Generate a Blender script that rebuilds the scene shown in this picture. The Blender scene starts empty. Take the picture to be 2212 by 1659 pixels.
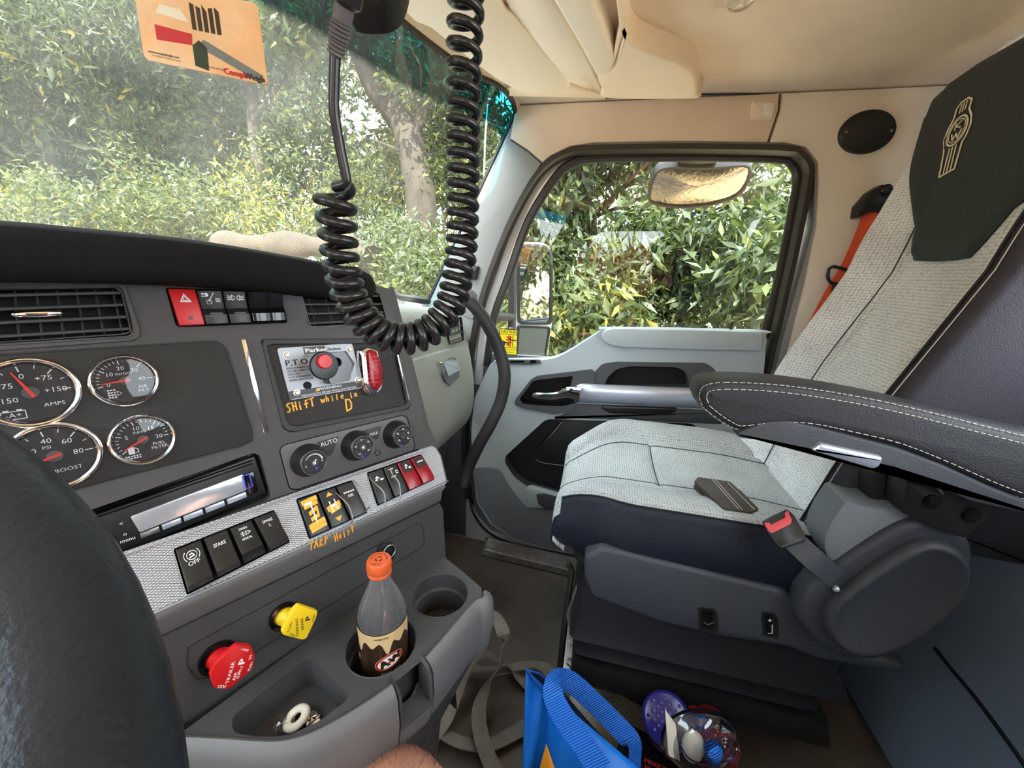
import bpy, bmesh, math, random
import numpy as np
from mathutils import Vector, Matrix
random.seed(7)
R_ = math.radians
SC = bpy.context.scene
COL = SC.collection
# ---------------------------------------------------------------- camera
W, H, F = 2212.0, 1659.0, 850.0
PITCH, ROLL, YAW = R_(16), R_(2.5), R_(12.5)
C0 = Vector((0, 0, 1.05))
_fh = Vector((math.cos(YAW), math.sin(YAW), 0)); _rt = Vector((math.sin(YAW), -math.cos(YAW), 0)); _up = Vector((0, 0, 1))
FW = _fh * math.cos(PITCH) - _up * math.sin(PITCH)
_u0 = _up * math.cos(PITCH) + _fh * math.sin(PITCH)
RT = _rt * math.cos(ROLL) + _u0 * math.sin(ROLL)
UP = _u0 * math.cos(ROLL) - _rt * math.sin(ROLL)
cd = bpy.data.cameras.new('camera'); cd.sensor_width = 36; cd.lens = F / W * 36; cd.clip_start = 0.01; cd.clip_end = 300
co = bpy.data.objects.new('camera', cd); COL.objects.link(co)
m = Matrix((RT, UP, -FW)).transposed().to_4x4(); m.translation = C0
co.matrix_world = m
SC.camera = co
# ---------------------------------------------------------------- light
SC.view_settings.view_transform = 'Standard'; SC.view_settings.look = 'None'
SC.view_settings.gamma = 1.0; SC.view_settings.use_curve_mapping = False
SC.view_settings.exposure = 2.6
SC.cycles.max_bounces = 10; SC.cycles.diffuse_bounces = 6; SC.cycles.transparent_max_bounces = 24
SC.cycles.use_denoising = True
wd = bpy.data.worlds.new('world'); SC.world = wd; wd.use_nodes = True
_bg = wd.node_tree.nodes['Background']; _bg.inputs[0].default_value = (0.86, 0.94, 1.0, 1); _bg.inputs[1].default_value = 1.65
_s = bpy.data.lights.new('sun', 'SUN'); _s.energy = 4.5; _s.angle = R_(0.6); _s.color = (1.0, 0.93, 0.80)
SUND = Vector((-0.80, -0.22, 0.95)).normalized()
_so = bpy.data.objects.new('sun', _s); COL.objects.link(_so); _so.rotation_euler = SUND.to_track_quat('Z', 'Y').to_euler(); _so.location = (-6, 2, 8)

# ---------------------------------------------------------------- projection of photo points on real planes
def V3(a): return Vector(a)
def ray(x, y): return FW + RT * ((x - W / 2) / F) - UP * ((y - H / 2) / F)
def P3(x, y, d): return C0 + ray(x, y) * d
def hit(x, y, p, n):
    p = Vector(p); n = Vector(n); d = ray(x, y)
    return C0 + d * ((p - C0).dot(n) / d.dot(n))
class Fr:
    """plane frame: O origin, U right, V up, N towards the viewer"""
    def __init__(s, O, U, N):
        s.O = Vector(O); s.N = Vector(N).normalized(); s.U = Vector(U); s.U = (s.U - s.N * s.U.dot(s.N)).normalized(); s.V = s.N.cross(s.U)
    def __call__(s, u, v, n=0.0): return s.O + s.U * u + s.V * v + s.N * n
    def px(s, x, y, n=0.0):
        p = hit(x, y, s.O + s.N * n, s.N) - s.O
        return (p.dot(s.U), p.dot(s.V))
    def pxs(s, pts, n=0.0): return [s.px(x, y, n) for x, y in pts]
    def sh(s, n, p=None): return Fr(s.O + s.N * n, s.U, s.N)

# ---------------------------------------------------------------- materials
MATS = {}
def mat(name, col, rough=0.5, metal=0.0, bump=0.0, scale=400, var=0.0, spec=0.5, kind='noise', col2=None, trans=0.0, coat=0.0, sub=0.0, vscale=None, stretch=None):
    if name in MATS: return MATS[name]
    m = bpy.data.materials.new(name); m.use_nodes = True; nt = m.node_tree; N = nt.nodes; L = nt.links
    b = N['Principled BSDF']; b.inputs['Base Color'].default_value = (*col, 1); b.inputs['Roughness'].default_value = rough; b.inputs['Metallic'].default_value = metal
    b.inputs['Specular IOR Level'].default_value = spec; b.inputs['Coat Weight'].default_value = coat
    if trans: b.inputs['Transmission Weight'].default_value = trans
    tc = N.new('ShaderNodeTexCoord'); mp = N.new('ShaderNodeMapping'); L.new(tc.outputs['Object'], mp.inputs[0])
    if stretch: mp.inputs['Scale'].default_value = stretch
    if bump or col2:
        if kind == 'noise':
            t = N.new('ShaderNodeTexNoise'); t.inputs['Scale'].default_value = scale; t.inputs['Detail'].default_value = 4; o = t.outputs['Fac']
        elif kind == 'weave':
            t = N.new('ShaderNodeTexVoronoi'); t.voronoi_dimensions = '2D'; t.inputs['Scale'].default_value = scale; t.inputs['Randomness'].default_value = 0.3; o = t.outputs['Distance']
            if name == 'fabric_back': mp.inputs['Rotation'].default_value = (R_(90), 0, 0)
        elif kind == 'wave':
            t = N.new('ShaderNodeTexWave'); t.inputs['Scale'].default_value = scale; t.bands_direction = 'DIAGONAL'; o = t.outputs['Fac']
        else:
            t = N.new('ShaderNodeTexVoronoi'); t.inputs['Scale'].default_value = scale; o = t.outputs['Distance']
        L.new(mp.outputs[0], t.inputs['Vector'])
        if bump:
            bp = N.new('ShaderNodeBump'); bp.inputs['Strength'].default_value = bump; bp.inputs['Distance'].default_value = 0.002
            L.new(o, bp.inputs['Height']); L.new(bp.outputs[0], b.inputs['Normal'])
        if col2:
            r = N.new('ShaderNodeValToRGB'); r.color_ramp.elements[0].color = (*col, 1); r.color_ramp.elements[1].color = (*col2, 1)
            r.color_ramp.elements[0].position = 0.25; r.color_ramp.elements[1].position = 0.65
            L.new(o, r.inputs[0]); L.new(r.outputs[0], b.inputs['Base Color'])
    if var:
        t2 = N.new('ShaderNodeTexNoise'); t2.inputs['Scale'].default_value = vscale or 9; t2.inputs['Detail'].default_value = 6; L.new(tc.outputs['Object'], t2.inputs['Vector'])
        mx = N.new('ShaderNodeMix'); mx.data_type = 'RGBA'; mx.blend_type = 'MULTIPLY'; mx.inputs[0].default_value = 1
        rr = N.new('ShaderNodeMapRange'); rr.inputs[3].default_value = 1 - var; rr.inputs[4].default_value = 1 + var; rr.inputs[1].default_value = 0.3; rr.inputs[2].default_value = 0.7
        L.new(t2.outputs['Fac'], rr.inputs[0]); L.new(rr.outputs[0], mx.inputs[7])
        if b.inputs['Base Color'].links: L.new(b.inputs['Base Color'].links[0].from_socket, mx.inputs[6])
        else: mx.inputs[6].default_value = (*col, 1)
        L.new(mx.outputs[2], b.inputs['Base Color'])
    MATS[name] = m; return m
def s2l(*c): return tuple(((v / 255) / 12.92 if v / 255 <= 0.04045 else ((v / 255 + 0.055) / 1.055) ** 2.4) for v in c)

def M_(n): return MATS[n]
mat('beige', s2l(236,217,194), .75, bump=.25, scale=900, var=.03)
mat('beige_light', s2l(238,228,212), .6, bump=.12, scale=900)
mat('headliner', s2l(238,217,192), .95, bump=.5, scale=1200, var=.04)
mat('pillar', s2l(150,150,148), .55, bump=.1, scale=900)
mat('white_metal', s2l(225, 226, 228), .35)
mat('rubber', s2l(34, 33, 33), .55, bump=.1)
mat('rubber_seal', s2l(46,42,40), .35)
mat('dash', s2l(76,74,75), .6, bump=.35, scale=1100, var=.03)
mat('dash_dark', s2l(60,60,62), .6, bump=.35, scale=1100)
mat('dash_pad', s2l(22,21,22), .9, spec=.2, bump=.3, scale=700)
mat('dash_wood', s2l(54, 52, 51), .6, spec=.3, bump=.3, scale=90, col2=s2l(48, 47, 46), stretch=(1, 1, 12))
mat('bezel_gray', s2l(98,98,98), .5, bump=.2, scale=1100)
mat('glove', s2l(142,144,134), .6, bump=.35, scale=900)
mat('door_gray', s2l(176,187,192), .6, bump=.3, scale=900)
mat('door_dark', s2l(72,75,80), .6, bump=.3, scale=900)
mat('door_low', s2l(118,124,132), .6, bump=.3, scale=900)
mat('vinyl_black', s2l(26, 28, 33), .45, bump=.35, scale=500)
mat('vinyl_navy', s2l(24,28,42), .5, spec=.3, bump=.5, scale=420, var=.12, vscale=14)
mat('arm_vinyl', s2l(44,46,52), .42, spec=.4, bump=.7, scale=420, stretch=(1, 1, 2.5))
mat('vinyl_plum', s2l(56,54,64), .6, spec=.3, bump=.5, scale=450)
mat('vinyl_head', s2l(40, 48, 50), .55, bump=.3, scale=500)
mat('plastic_black', s2l(30, 31, 33), .35, bump=.1, scale=900)
mat('plastic_gloss', s2l(16, 16, 17), .12)
mat('plastic_seat', s2l(56,60,68), .5, bump=.35, scale=700)
mat('cavity', s2l(9, 9, 10), .8)
mat('chrome', (.9, .9, .9), .08, 1.0)
mat('silver', s2l(190,198,214), .32, .6)
mat('alu', s2l(190, 190, 190), .3, .9, bump=.4, scale=300)
mat('steel', s2l(150,146,138), .35, .8, bump=.5, scale=200, var=.3, vscale=40)
mat('white_ink', (.85, .85, .85), .6)
mat('black_ink', (.015, .015, .015), .6)
mat('red_ink', (.6, .03, .02), .5)
mat('orange_ink', s2l(250, 180, 60), .6)
mat('blue_led', (.05, .08, .9), .4)
mat('yellow', s2l(240, 205, 30), .4)
mat('red_plastic', s2l(205, 25, 30), .35)
mat('red_switch', s2l(150, 14, 28), .25)
mat('red_buckle', s2l(225, 75, 85), .4)
mat('belt', s2l(240, 88, 45), .7, bump=.5, scale=500)
mat('cord', s2l(30, 30, 33), .28)
mat('cord_gray', s2l(96, 94, 96), .5)
mat('strap', s2l(128, 120, 110), .9, bump=.8, scale=600, var=.15, vscale=30)
mat('stitch', s2l(190, 188, 180), .7)
mat('seam', s2l(50, 54, 56), .8)
mat('mat_floor', s2l(92,84,76), .85, bump=.8, scale=120, var=.35, vscale=7)
mat('bag_blue', s2l(14,120,225), .45, bump=.5, scale=60, var=.12)
mat('bag_dark', s2l(6, 34, 66), .6)
mat('webbing_blue', s2l(40,140,245), .6, bump=1, scale=110, kind='wave', col2=s2l(8, 84, 200))
mat('bag_orange', s2l(240, 155, 40), .5)
mat('cap_orange', s2l(222, 96, 44), .4)
mat('leather', s2l(50, 40, 34), .5, bump=.6, scale=300, var=.3, vscale=40)
mat('paper', s2l(225, 220, 205), .8)
mat('tub_blue', s2l(40, 36, 120), .25)
mat('tub_purple', s2l(92, 84, 160), .3, bump=.3, scale=200, col2=s2l(130, 122, 190))
mat('red_cloth', s2l(130, 22, 30), .5, bump=.6, scale=120, var=.3, vscale=30)
mat('bark', s2l(52,46,39), .95, bump=1, scale=12, var=.35, vscale=8, stretch=(1, 1, .25))
mat('bark_red', s2l(96, 60, 48), .95, bump=1, scale=12, var=.3, vscale=8)
mat('log', s2l(62,55,46), .95, bump=.3, scale=10, var=.3, vscale=5)
mat('ground', s2l(182,164,130), 1, bump=1, scale=8, var=.4, vscale=3)
mat('stubble', s2l(215,190,140), 1, bump=1, scale=8, var=.3, vscale=3)
mat('corn', s2l(176, 132, 74), 1, var=.4, vscale=6)
mat('pebble_box', s2l(20, 20, 22), .3)
mat('plate_alu', s2l(176, 180, 188), .45, .15, bump=.1, scale=300)
mat('plate_dark', s2l(70, 70, 72), .5)
mat('bolt', s2l(190, 186, 170), .3, .8)
mat('gauge_face', s2l(44, 43, 44), .6)
mat('gauge_hub', s2l(92, 90, 90), .5)
mat('needle', (.85, .03, .02), .4)
mat('label_tan', s2l(205, 178, 132), .35)
mat('label_brown', s2l(70, 48, 32), .35, bump=.2, scale=30, col2=s2l(34, 24, 18), stretch=(6, 6, .4))
mat('label_red', s2l(190, 30, 40), .35)
mat('label_white', s2l(235, 230, 225), .35)
mat('skin', s2l(196, 140, 118), .5, bump=.4, scale=500, var=.12, vscale=25)
mat('hair', s2l(70, 48, 38), .6)
mat('shorts', s2l(48, 50, 56), .9)
mat('mirror_glass', (.5, .53, .51), .02, 1.0)
mat('mirror_ground_tint', (.34, .30, .26), .12, 1.0, bump=.5, scale=90)  # dim brown tint paints the reflected ground into the mirror color
mat('display', (.62, .66, .72), .22, .55, bump=.25, scale=60)  # silvery color paints in a pale reflection of outdoors
mat('card_img', s2l(236, 206, 168), .5, scale=14, col2=s2l(224, 168, 118), var=.1, vscale=30)
mat('caution_y', s2l(240, 215, 20), .5)
mat('sill_alu', s2l(170, 165, 160), .35, .8, bump=.4, scale=200, var=.2, vscale=40)
mat('wheel_leather', s2l(24,31,44), .34, bump=.25, scale=420, var=.25, vscale=22)
mat('dark_wall', s2l(136,158,186), .55, bump=.4, scale=500)

def fabric(name, c1, c2, scale):
    m = mat(name, c1, .9, bump=.9, scale=scale, kind='weave', col2=c2, var=.12, vscale=12, spec=.2); return m
fabric('fabric_seat', s2l(182, 188, 190), s2l(134, 141, 145), 190)
fabric('fabric_back', s2l(240, 243, 247), s2l(190, 196, 203), 165)

def knurl():
    m = mat('knurl', s2l(150,152,156), .4, .3); nt = m.node_tree; N = nt.nodes; L = nt.links; b = N['Principled BSDF']
    tc = N.new('ShaderNodeTexCoord'); sep = N.new('ShaderNodeSeparateXYZ'); L.new(tc.outputs['UV'], sep.inputs[0])
    outs = []
    for sgn in (1, -1):
        ma = N.new('ShaderNodeMath'); ma.operation = 'MULTIPLY_ADD'; ma.inputs[1].default_value = sgn * 1.9; L.new(sep.outputs[1], ma.inputs[0]); L.new(sep.outputs[0], ma.inputs[2])
        m2 = N.new('ShaderNodeMath'); m2.operation = 'MULTIPLY'; m2.inputs[1].default_value = 170; L.new(ma.outputs[0], m2.inputs[0])
        fr = N.new('ShaderNodeMath'); fr.operation = 'FRACT'; L.new(m2.outputs[0], fr.inputs[0])
        pp = N.new('ShaderNodeMath'); pp.operation = 'PINGPONG'; pp.inputs[1].default_value = .5; L.new(fr.outputs[0], pp.inputs[0])
        outs.append(pp)
    mn = N.new('ShaderNodeMath'); mn.operation = 'MINIMUM'; L.new(outs[0].outputs[0], mn.inputs[0]); L.new(outs[1].outputs[0], mn.inputs[1])
    mr = N.new('ShaderNodeMapRange'); mr.inputs[2].default_value = .16; L.new(mn.outputs[0], mr.inputs[0])
    bp = N.new('ShaderNodeBump'); bp.inputs['Strength'].default_value = .8; bp.inputs['Distance'].default_value = .001; L.new(mr.outputs[0], bp.inputs['Height']); L.new(bp.outputs[0], b.inputs['Normal'])
    r = N.new('ShaderNodeValToRGB'); r.color_ramp.elements[0].color = (*s2l(120, 122, 126), 1); r.color_ramp.elements[1].color = (*s2l(200, 202, 206), 1); L.new(mr.outputs[0], r.inputs[0]); L.new(r.outputs[0], b.inputs['Base Color'])
knurl()

def glassmat(name, tint, gloss, dust=0.0, dcol=(.9, .9, .85), band=None):
    m = bpy.data.materials.new(name); m.use_nodes = True; nt = m.node_tree; N = nt.nodes; L = nt.links; N.clear()
    out = N.new('ShaderNodeOutputMaterial'); tr = N.new('ShaderNodeBsdfTransparent'); tr.inputs[0].default_value = (*tint, 1)
    gl = N.new('ShaderNodeBsdfGlossy'); gl.inputs['Roughness'].default_value = 0.0
    fz = N.new('ShaderNodeFresnel'); fz.inputs[0].default_value = 1.45
    mm = N.new('ShaderNodeMath'); mm.operation = 'MULTIPLY'; mm.inputs[1].default_value = gloss; L.new(fz.outputs[0], mm.inputs[0])
    mx = N.new('ShaderNodeMixShader'); L.new(mm.outputs[0], mx.inputs[0]); L.new(tr.outputs[0], mx.inputs[1]); L.new(gl.outputs[0], mx.inputs[2])
    last = mx
    tc = N.new('ShaderNodeTexCoord'); sp = N.new('ShaderNodeSeparateXYZ'); L.new(tc.outputs['UV'], sp.inputs[0])
    if band:
        mr = N.new('ShaderNodeMapRange'); mr.inputs[1].default_value = band[0]; mr.inputs[2].default_value = band[1]; L.new(sp.outputs[1], mr.inputs[0])
        mc = N.new('ShaderNodeMix'); mc.data_type = 'RGBA'; mc.inputs[6].default_value = (*tint, 1); mc.inputs[7].default_value = (*band[2], 1); L.new(mr.outputs[0], mc.inputs[0]); L.new(mc.outputs[2], tr.inputs[0])
    if dust:
        df = N.new('ShaderNodeBsdfTranslucent'); df.inputs[0].default_value = (*dcol, 1)
        d2 = N.new('ShaderNodeBsdfDiffuse'); d2.inputs[0].default_value = (*dcol, 1)
        ad = N.new('ShaderNodeMixShader'); ad.inputs[0].default_value = .4; L.new(df.outputs[0], ad.inputs[1]); L.new(d2.outputs[0], ad.inputs[2])
        nz = N.new('ShaderNodeTexNoise'); nz.inputs['Scale'].default_value = 6; nz.inputs['Detail'].default_value = 8; L.new(tc.outputs['Object'], nz.inputs['Vector'])
        r = N.new('ShaderNodeMapRange'); r.inputs[1].default_value = .3; r.inputs[2].default_value = .7; r.inputs[3].default_value = .5; r.inputs[4].default_value = 1.3; L.new(nz.outputs['Fac'], r.inputs[0])
        g = N.new('ShaderNodeMapRange'); g.inputs[1].default_value = .35; g.inputs[2].default_value = .85; g.inputs[3].default_value = dust; g.inputs[4].default_value = dust * .12; L.new(sp.outputs[0], g.inputs[0])
        mu = N.new('ShaderNodeMath'); mu.operation = 'MULTIPLY'; L.new(r.outputs[0], mu.inputs[0]); L.new(g.outputs[0], mu.inputs[1])
        if band:
            iv = N.new('ShaderNodeMapRange'); iv.inputs[1].default_value = band[0]; iv.inputs[2].default_value = band[1]; iv.inputs[3].default_value = 1; iv.inputs[4].default_value = .25; L.new(sp.outputs[1], iv.inputs[0]); m4 = N.new('ShaderNodeMath'); m4.operation = 'MULTIPLY'; L.new(mu.outputs[0], m4.inputs[0]); L.new(iv.outputs[0], m4.inputs[1]); mu = m4
        m3 = N.new('ShaderNodeMixShader'); L.new(mu.outputs[0], m3.inputs[0]); L.new(mx.outputs[0], m3.inputs[1]); L.new(ad.outputs[0], m3.inputs[2]); last = m3
    L.new(last.outputs[0], out.inputs[0]); MATS[name] = m; return m
glassmat('glass_side', (.93, .96, .94), 2.2)
glassmat('glass_left', (.97, .98, .98), .5)
glassmat('glass_front', (.96, .98, .96), .4, dust=.065, band=(.855, .875, (.012, .15, .21)))
glassmat('plastic_clear', (.97, .97, .98), 2.0)
glassmat('plastic_misted', (.95, .96, .98), 2.4, dust=.2, dcol=(.9, .92, .97))
glassmat('plastic_bag', (.92, .93, .95), 2.5)
glassmat('gauge_lens', (.98, .98, .98), 1.0)

def leafmat(name, c, tcol):
    m = bpy.data.materials.new(name); m.use_nodes = True; nt = m.node_tree; N = nt.nodes; L = nt.links
    b = N['Principled BSDF']; out = N['Material Output']; b.inputs['Roughness'].default_value = .45; b.inputs['Specular IOR Level'].default_value = .35
    tr = N.new('ShaderNodeBsdfTranslucent'); mx = N.new('ShaderNodeMixShader'); mx.inputs[0].default_value = .4
    g = N.new('ShaderNodeNewGeometry'); r = N.new('ShaderNodeMapRange'); r.inputs[3].default_value = .6; r.inputs[4].default_value = 1.45; L.new(g.outputs['Random Per Island'], r.inputs[0])
    for cc, dst in ((c, b.inputs['Base Color']), (tcol, tr.inputs[0])):
        vm = N.new('ShaderNodeVectorMath'); vm.operation = 'SCALE'; vm.inputs[0].default_value = cc; L.new(r.outputs[0], vm.inputs['Scale']); L.new(vm.outputs[0], dst)
    L.new(b.outputs[0], mx.inputs[1]); L.new(tr.outputs[0], mx.inputs[2]); L.new(mx.outputs[0], out.inputs[0]); MATS[name] = m
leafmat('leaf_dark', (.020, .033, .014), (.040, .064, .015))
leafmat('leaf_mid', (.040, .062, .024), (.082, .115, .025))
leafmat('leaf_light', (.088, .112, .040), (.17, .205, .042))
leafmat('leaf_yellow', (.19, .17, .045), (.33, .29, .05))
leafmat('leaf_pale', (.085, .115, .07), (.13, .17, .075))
# ---------------------------------------------------------------- mesh library
WO = {}
def fillet(pts, r, seg=5):
    n = len(pts); out = []; rs = r if isinstance(r, (list, tuple)) else [r] * n
    for i in range(n):
        p = Vector(pts[i]); a = Vector(pts[i - 1]) - p; b = Vector(pts[(i + 1) % n]) - p
        la, lb = a.length, b.length; rr = min(rs[i], la * .48, lb * .48)
        if rr <= 1e-6: out.append(tuple(p)); continue
        a = a / la * rr; b = b / lb * rr
        for k in range(seg + 1):
            t = k / seg; q = (p + a) * (1 - t) ** 2 + p * 2 * t * (1 - t) + (p + b) * t * t; out.append(tuple(q))
    return out
def area2(p): return sum(p[i][0] * p[(i + 1) % len(p)][1] - p[(i + 1) % len(p)][0] * p[i][1] for i in range(len(p)))
def ccw(p): return list(p) if area2(p) > 0 else list(p)[::-1]
def clean(p):
    o = []
    for q in p:
        if not o or (Vector(q) - Vector(o[-1])).length > 1e-5: o.append(tuple(q))
    if (Vector(o[0]) - Vector(o[-1])).length < 1e-5: o.pop()
    return o
def inset(p, d):
    n = len(p); out = []
    for i in range(n):
        a = Vector(p[i]) - Vector(p[i - 1]); b = Vector(p[(i + 1) % n]) - Vector(p[i])
        na = Vector((-a.y, a.x)).normalized(); nb = Vector((-b.y, b.x)).normalized(); s = na + nb
        k = max(.35, 1 + na.dot(nb)); out.append(tuple(Vector(p[i]) + s * d / k))
    return out
def ell(cx, cy, rx, ry=None, n=32, a0=0):
    ry = ry or rx; return [(cx + rx * math.cos(a0 + 2 * math.pi * i / n), cy + ry * math.sin(a0 + 2 * math.pi * i / n)) for i in range(n)]
def rrect(u0, u1, v0, v1, r, seg=4): return fillet([(u0, v0), (u1, v0), (u1, v1), (u0, v1)], r, seg)
def catmull(P, n=8, closed=False):
    P = [Vector(p) for p in P]; out = []; N = len(P)
    for i in range(N if closed else N - 1):
        if closed: p0, p1, p2, p3 = P[i - 1], P[i], P[(i + 1) % N], P[(i + 2) % N]
        else: p0, p1, p2, p3 = P[max(i - 1, 0)], P[i], P[i + 1], P[min(i + 2, N - 1)]
        for k in range(n):
            t = k / n; out.append(.5 * ((2 * p1) + (p2 - p0) * t + (2 * p0 - 5 * p1 + 4 * p2 - p3) * t * t + (3 * p1 - p0 - 3 * p2 + p3) * t ** 3))
    if not closed: out.append(P[-1].copy())
    return out
def interp(xs, ys, x):
    if x <= xs[0]: return ys[0]
    for i in range(1, len(xs)):
        if x <= xs[i]: t = (x - xs[i - 1]) / (xs[i] - xs[i - 1]); return ys[i - 1] + (ys[i] - ys[i - 1]) * t
    return ys[-1]
_TC = {}
def text_geo(s, align='CENTER', sp=1.0):
    k = (s, align, sp)
    if k not in _TC:
        c = bpy.data.curves.new('t', 'FONT'); c.body = s; c.size = 1; c.align_x = align; c.align_y = 'CENTER'; c.resolution_u = 2; c.space_character = sp
        o = bpy.data.objects.new('t', c); me = bpy.data.meshes.new_from_object(o)
        _TC[k] = ([tuple(v.co)[:2] for v in me.vertices], [tuple(p.vertices) for p in me.polygons])
        bpy.data.objects.remove(o); bpy.data.curves.remove(c); bpy.data.meshes.remove(me)
    return _TC[k]
class MB:
    def __init__(s, *mats): s.v = []; s.f = []; s.mi = []; s.mats = list(mats); s.uv = None
    def m(s, name):
        if name is None: return 0
        if name not in s.mats: s.mats.append(name)
        return s.mats.index(name)
    def add(s, vs, fs, m=None):
        k = len(s.v); s.v += [tuple(v) for v in vs]; mi = s.m(m)
        for f in fs: s.f.append(tuple(i + k for i in f)); s.mi.append(mi)
    def rings(s, rings, m=None, cap0=True, cap1=True, closed=True):
        n = len(rings[0]); vs = [p for r in rings for p in r]; fs = []
        for i in range(len(rings) - 1):
            for j in range(n if closed else n - 1):
                a = i * n + j; b = i * n + (j + 1) % n; fs.append((a, b, b + n, a + n))
        if cap0: fs.append(tuple(range(n))[::-1])
        if cap1: fs.append(tuple(range((len(rings) - 1) * n, len(rings) * n)))
        s.add(vs, fs, m)
    def prism(s, f, pts, n0, n1, m=None, bev=0.0, bot=True):
        p = clean(ccw(pts)); rs = [[f(u, v, n0) for u, v in p]]
        if bev:
            sg = 1 if n1 > n0 else -1
            rs.append([f(u, v, n1 - sg * bev) for u, v in p])
            q = inset(p, bev * .3); rs.append([f(u, v, n1 - sg * bev * .3) for u, v in q])
            q = inset(p, bev); rs.append([f(u, v, n1) for u, v in q])
        else: rs.append([f(u, v, n1) for u, v in p])
        s.rings(rs, m, cap0=bot)
    def ring(s, f, outer, inner, n0, n1, m=None, n=48):
        """frame between two outlines (resampled)"""
        def rs(p):
            p = clean(ccw(p)); i0 = min(range(len(p)), key=lambda i: (p[i][0] + p[i][1])); p = p[i0:] + p[:i0]
            L = [0]
            for i in range(len(p)): L.append(L[-1] + (Vector(p[(i + 1) % len(p)]) - Vector(p[i])).length)
            out = []
            for k in range(n):
                t = L[-1] * k / n; j = max(i for i in range(len(p)) if L[i] <= t + 1e-12); q = (t - L[j]) / max(1e-9, L[j + 1] - L[j])
                out.append(Vector(p[j]).lerp(Vector(p[(j + 1) % len(p)]), q))
            return out
        O, I = rs(outer), rs(inner); b = abs(n1 - n0) * .3; sg = 1 if n1 > n0 else -1
        def mix(t): return [(o.lerp(i, t)) for o, i in zip(O, I)]
        rr = [[f(p.x, p.y, n0) for p in O], [f(p.x, p.y, n1 - sg * b) for p in O], [f(p.x, p.y, n1) for p in mix(.15)], [f(p.x, p.y, n1) for p in mix(.85)], [f(p.x, p.y, n1 - sg * b) for p in I], [f(p.x, p.y, n0) for p in I]]
        s.rings(rr, m, cap0=False, cap1=False)
    def plate(s, f, outer, holes, n=0.0, m=None, depth=0.0, wm=None, thick=0.0):
        """flat face with holes; depth>0 gives walls going down the holes"""
        bm = bmesh.new(); loops = [clean(ccw(outer))] + [clean(ccw(h)) for h in holes]; es = []
        for lp in loops:
            vs = [bm.verts.new((u, v, 0)) for u, v in lp]
            es += [bm.edges.new((vs[i], vs[(i + 1) % len(vs)])) for i in range(len(vs))]
        bmesh.ops.triangle_fill(bm, use_beauty=True, use_dissolve=False, edges=es, normal=(0, 0, 1)); bm.verts.index_update()
        s.add([f(v.co.x, v.co.y, n) for v in bm.verts], [[v.index for v in fc.verts] for fc in bm.faces], m); bm.free()
        for k, h in enumerate(loops[1:]):
            d = depth[k] if isinstance(depth, (list, tuple)) else depth
            if d: s.rings([[f(u, v, n) for u, v in h], [f(u, v, n - d) for u, v in h]], wm or m, cap0=False, cap1=False)
        if thick: s.rings([[f(u, v, n) for u, v in loops[0]], [f(u, v, n - thick) for u, v in loops[0]]], m, cap0=False, cap1=False)
    def box(s, f, u0, u1, v0, v1, n0, n1, m=None, bev=0.0): s.prism(f, [(u0, v0), (u1, v0), (u1, v1), (u0, v1)], n0, n1, m, bev)
    def tube(s, P, r, seg=8, m=None, cap=True, flat=1.0, up=None):
        P = [Vector(p) for p in P]; rs = []; T0 = (P[1] - P[0]).normalized(); a = Vector(up) if up else (Vector((0, 0, 1)) if abs(T0.z) < .9 else Vector((1, 0, 0))); X = (a - T0 * a.dot(T0)).normalized()
        for i, p in enumerate(P):
            T = (P[min(i + 1, len(P) - 1)] - P[max(i - 1, 0)]).normalized(); X = (X - T * X.dot(T)).normalized(); Y = T.cross(X)
            ri = r[i] if isinstance(r, (list, tuple)) else r
            rs.append([p + X * (ri * flat * math.cos(2 * math.pi * k / seg)) + Y * (ri * math.sin(2 * math.pi * k / seg)) for k in range(seg)])
        s.rings(rs, m, cap, cap)
    def ribbon(s, P, w, th, nrm, m=None):
        """strap: width across, thickness along nrm (vector or list)"""
        P = [Vector(p) for p in P]; rs = []
        for i, p in enumerate(P):
            T = (P[min(i + 1, len(P) - 1)] - P[max(i - 1, 0)]).normalized(); nn = Vector(nrm[i] if isinstance(nrm, list) else nrm); nn = (nn - T * nn.dot(T)).normalized(); S = T.cross(nn)
            wi = w[i] if isinstance(w, list) else w
            a, b = S * wi / 2, nn * th / 2; rs.append([p - a - b, p + a - b, p + a + b, p - a + b])
        s.rings(rs, m)
    def lathe(s, O, ax, prof, seg=32, m=None, cap0=False, cap1=False, ref=None):
        O = Vector(O); A = Vector(ax).normalized(); r0 = Vector(ref) if ref else (Vector((0, 0, 1)) if abs(A.z) < .9 else Vector((1, 0, 0))); X = (r0 - A * r0.dot(A)).normalized(); Y = A.cross(X)
        s.rings([[O + A * h + X * (r * math.cos(2 * math.pi * k / seg)) + Y * (r * math.sin(2 * math.pi * k / seg)) for k in range(seg)] for r, h in prof], m, cap0, cap1)
    def text(s, f, t, u, v, size, n=0.0006, m='white_ink', rot=0.0, align='CENTER', sx=1.0, sp=1.0, bold=0):
        vs, fs = text_geo(t, align, sp); c, q = math.cos(rot), math.sin(rot)
        for k in range(bold + 1):
            d = k * size * .035
            s.add([f(u + (x * sx * size + d) * c - y * size * q, v + (x * sx * size + d) * q + y * size * c, n + k * 2e-5) for x, y in vs], fs, m)
    def stroke(s, f, pts, w, n=0.0008, m='white_ink', th=0.0005):
        for a, b in zip(pts[:-1], pts[1:]):
            a, b = Vector(a), Vector(b); d = (b - a)
            if d.length < 1e-7: continue
            d.normalize(); a = a - d * w * .3; b = b + d * w * .3; q = Vector((-d.y, d.x)) * w / 2
            s.prism(f, [a - q, b - q, b + q, a + q], n - th, n, m)
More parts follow.
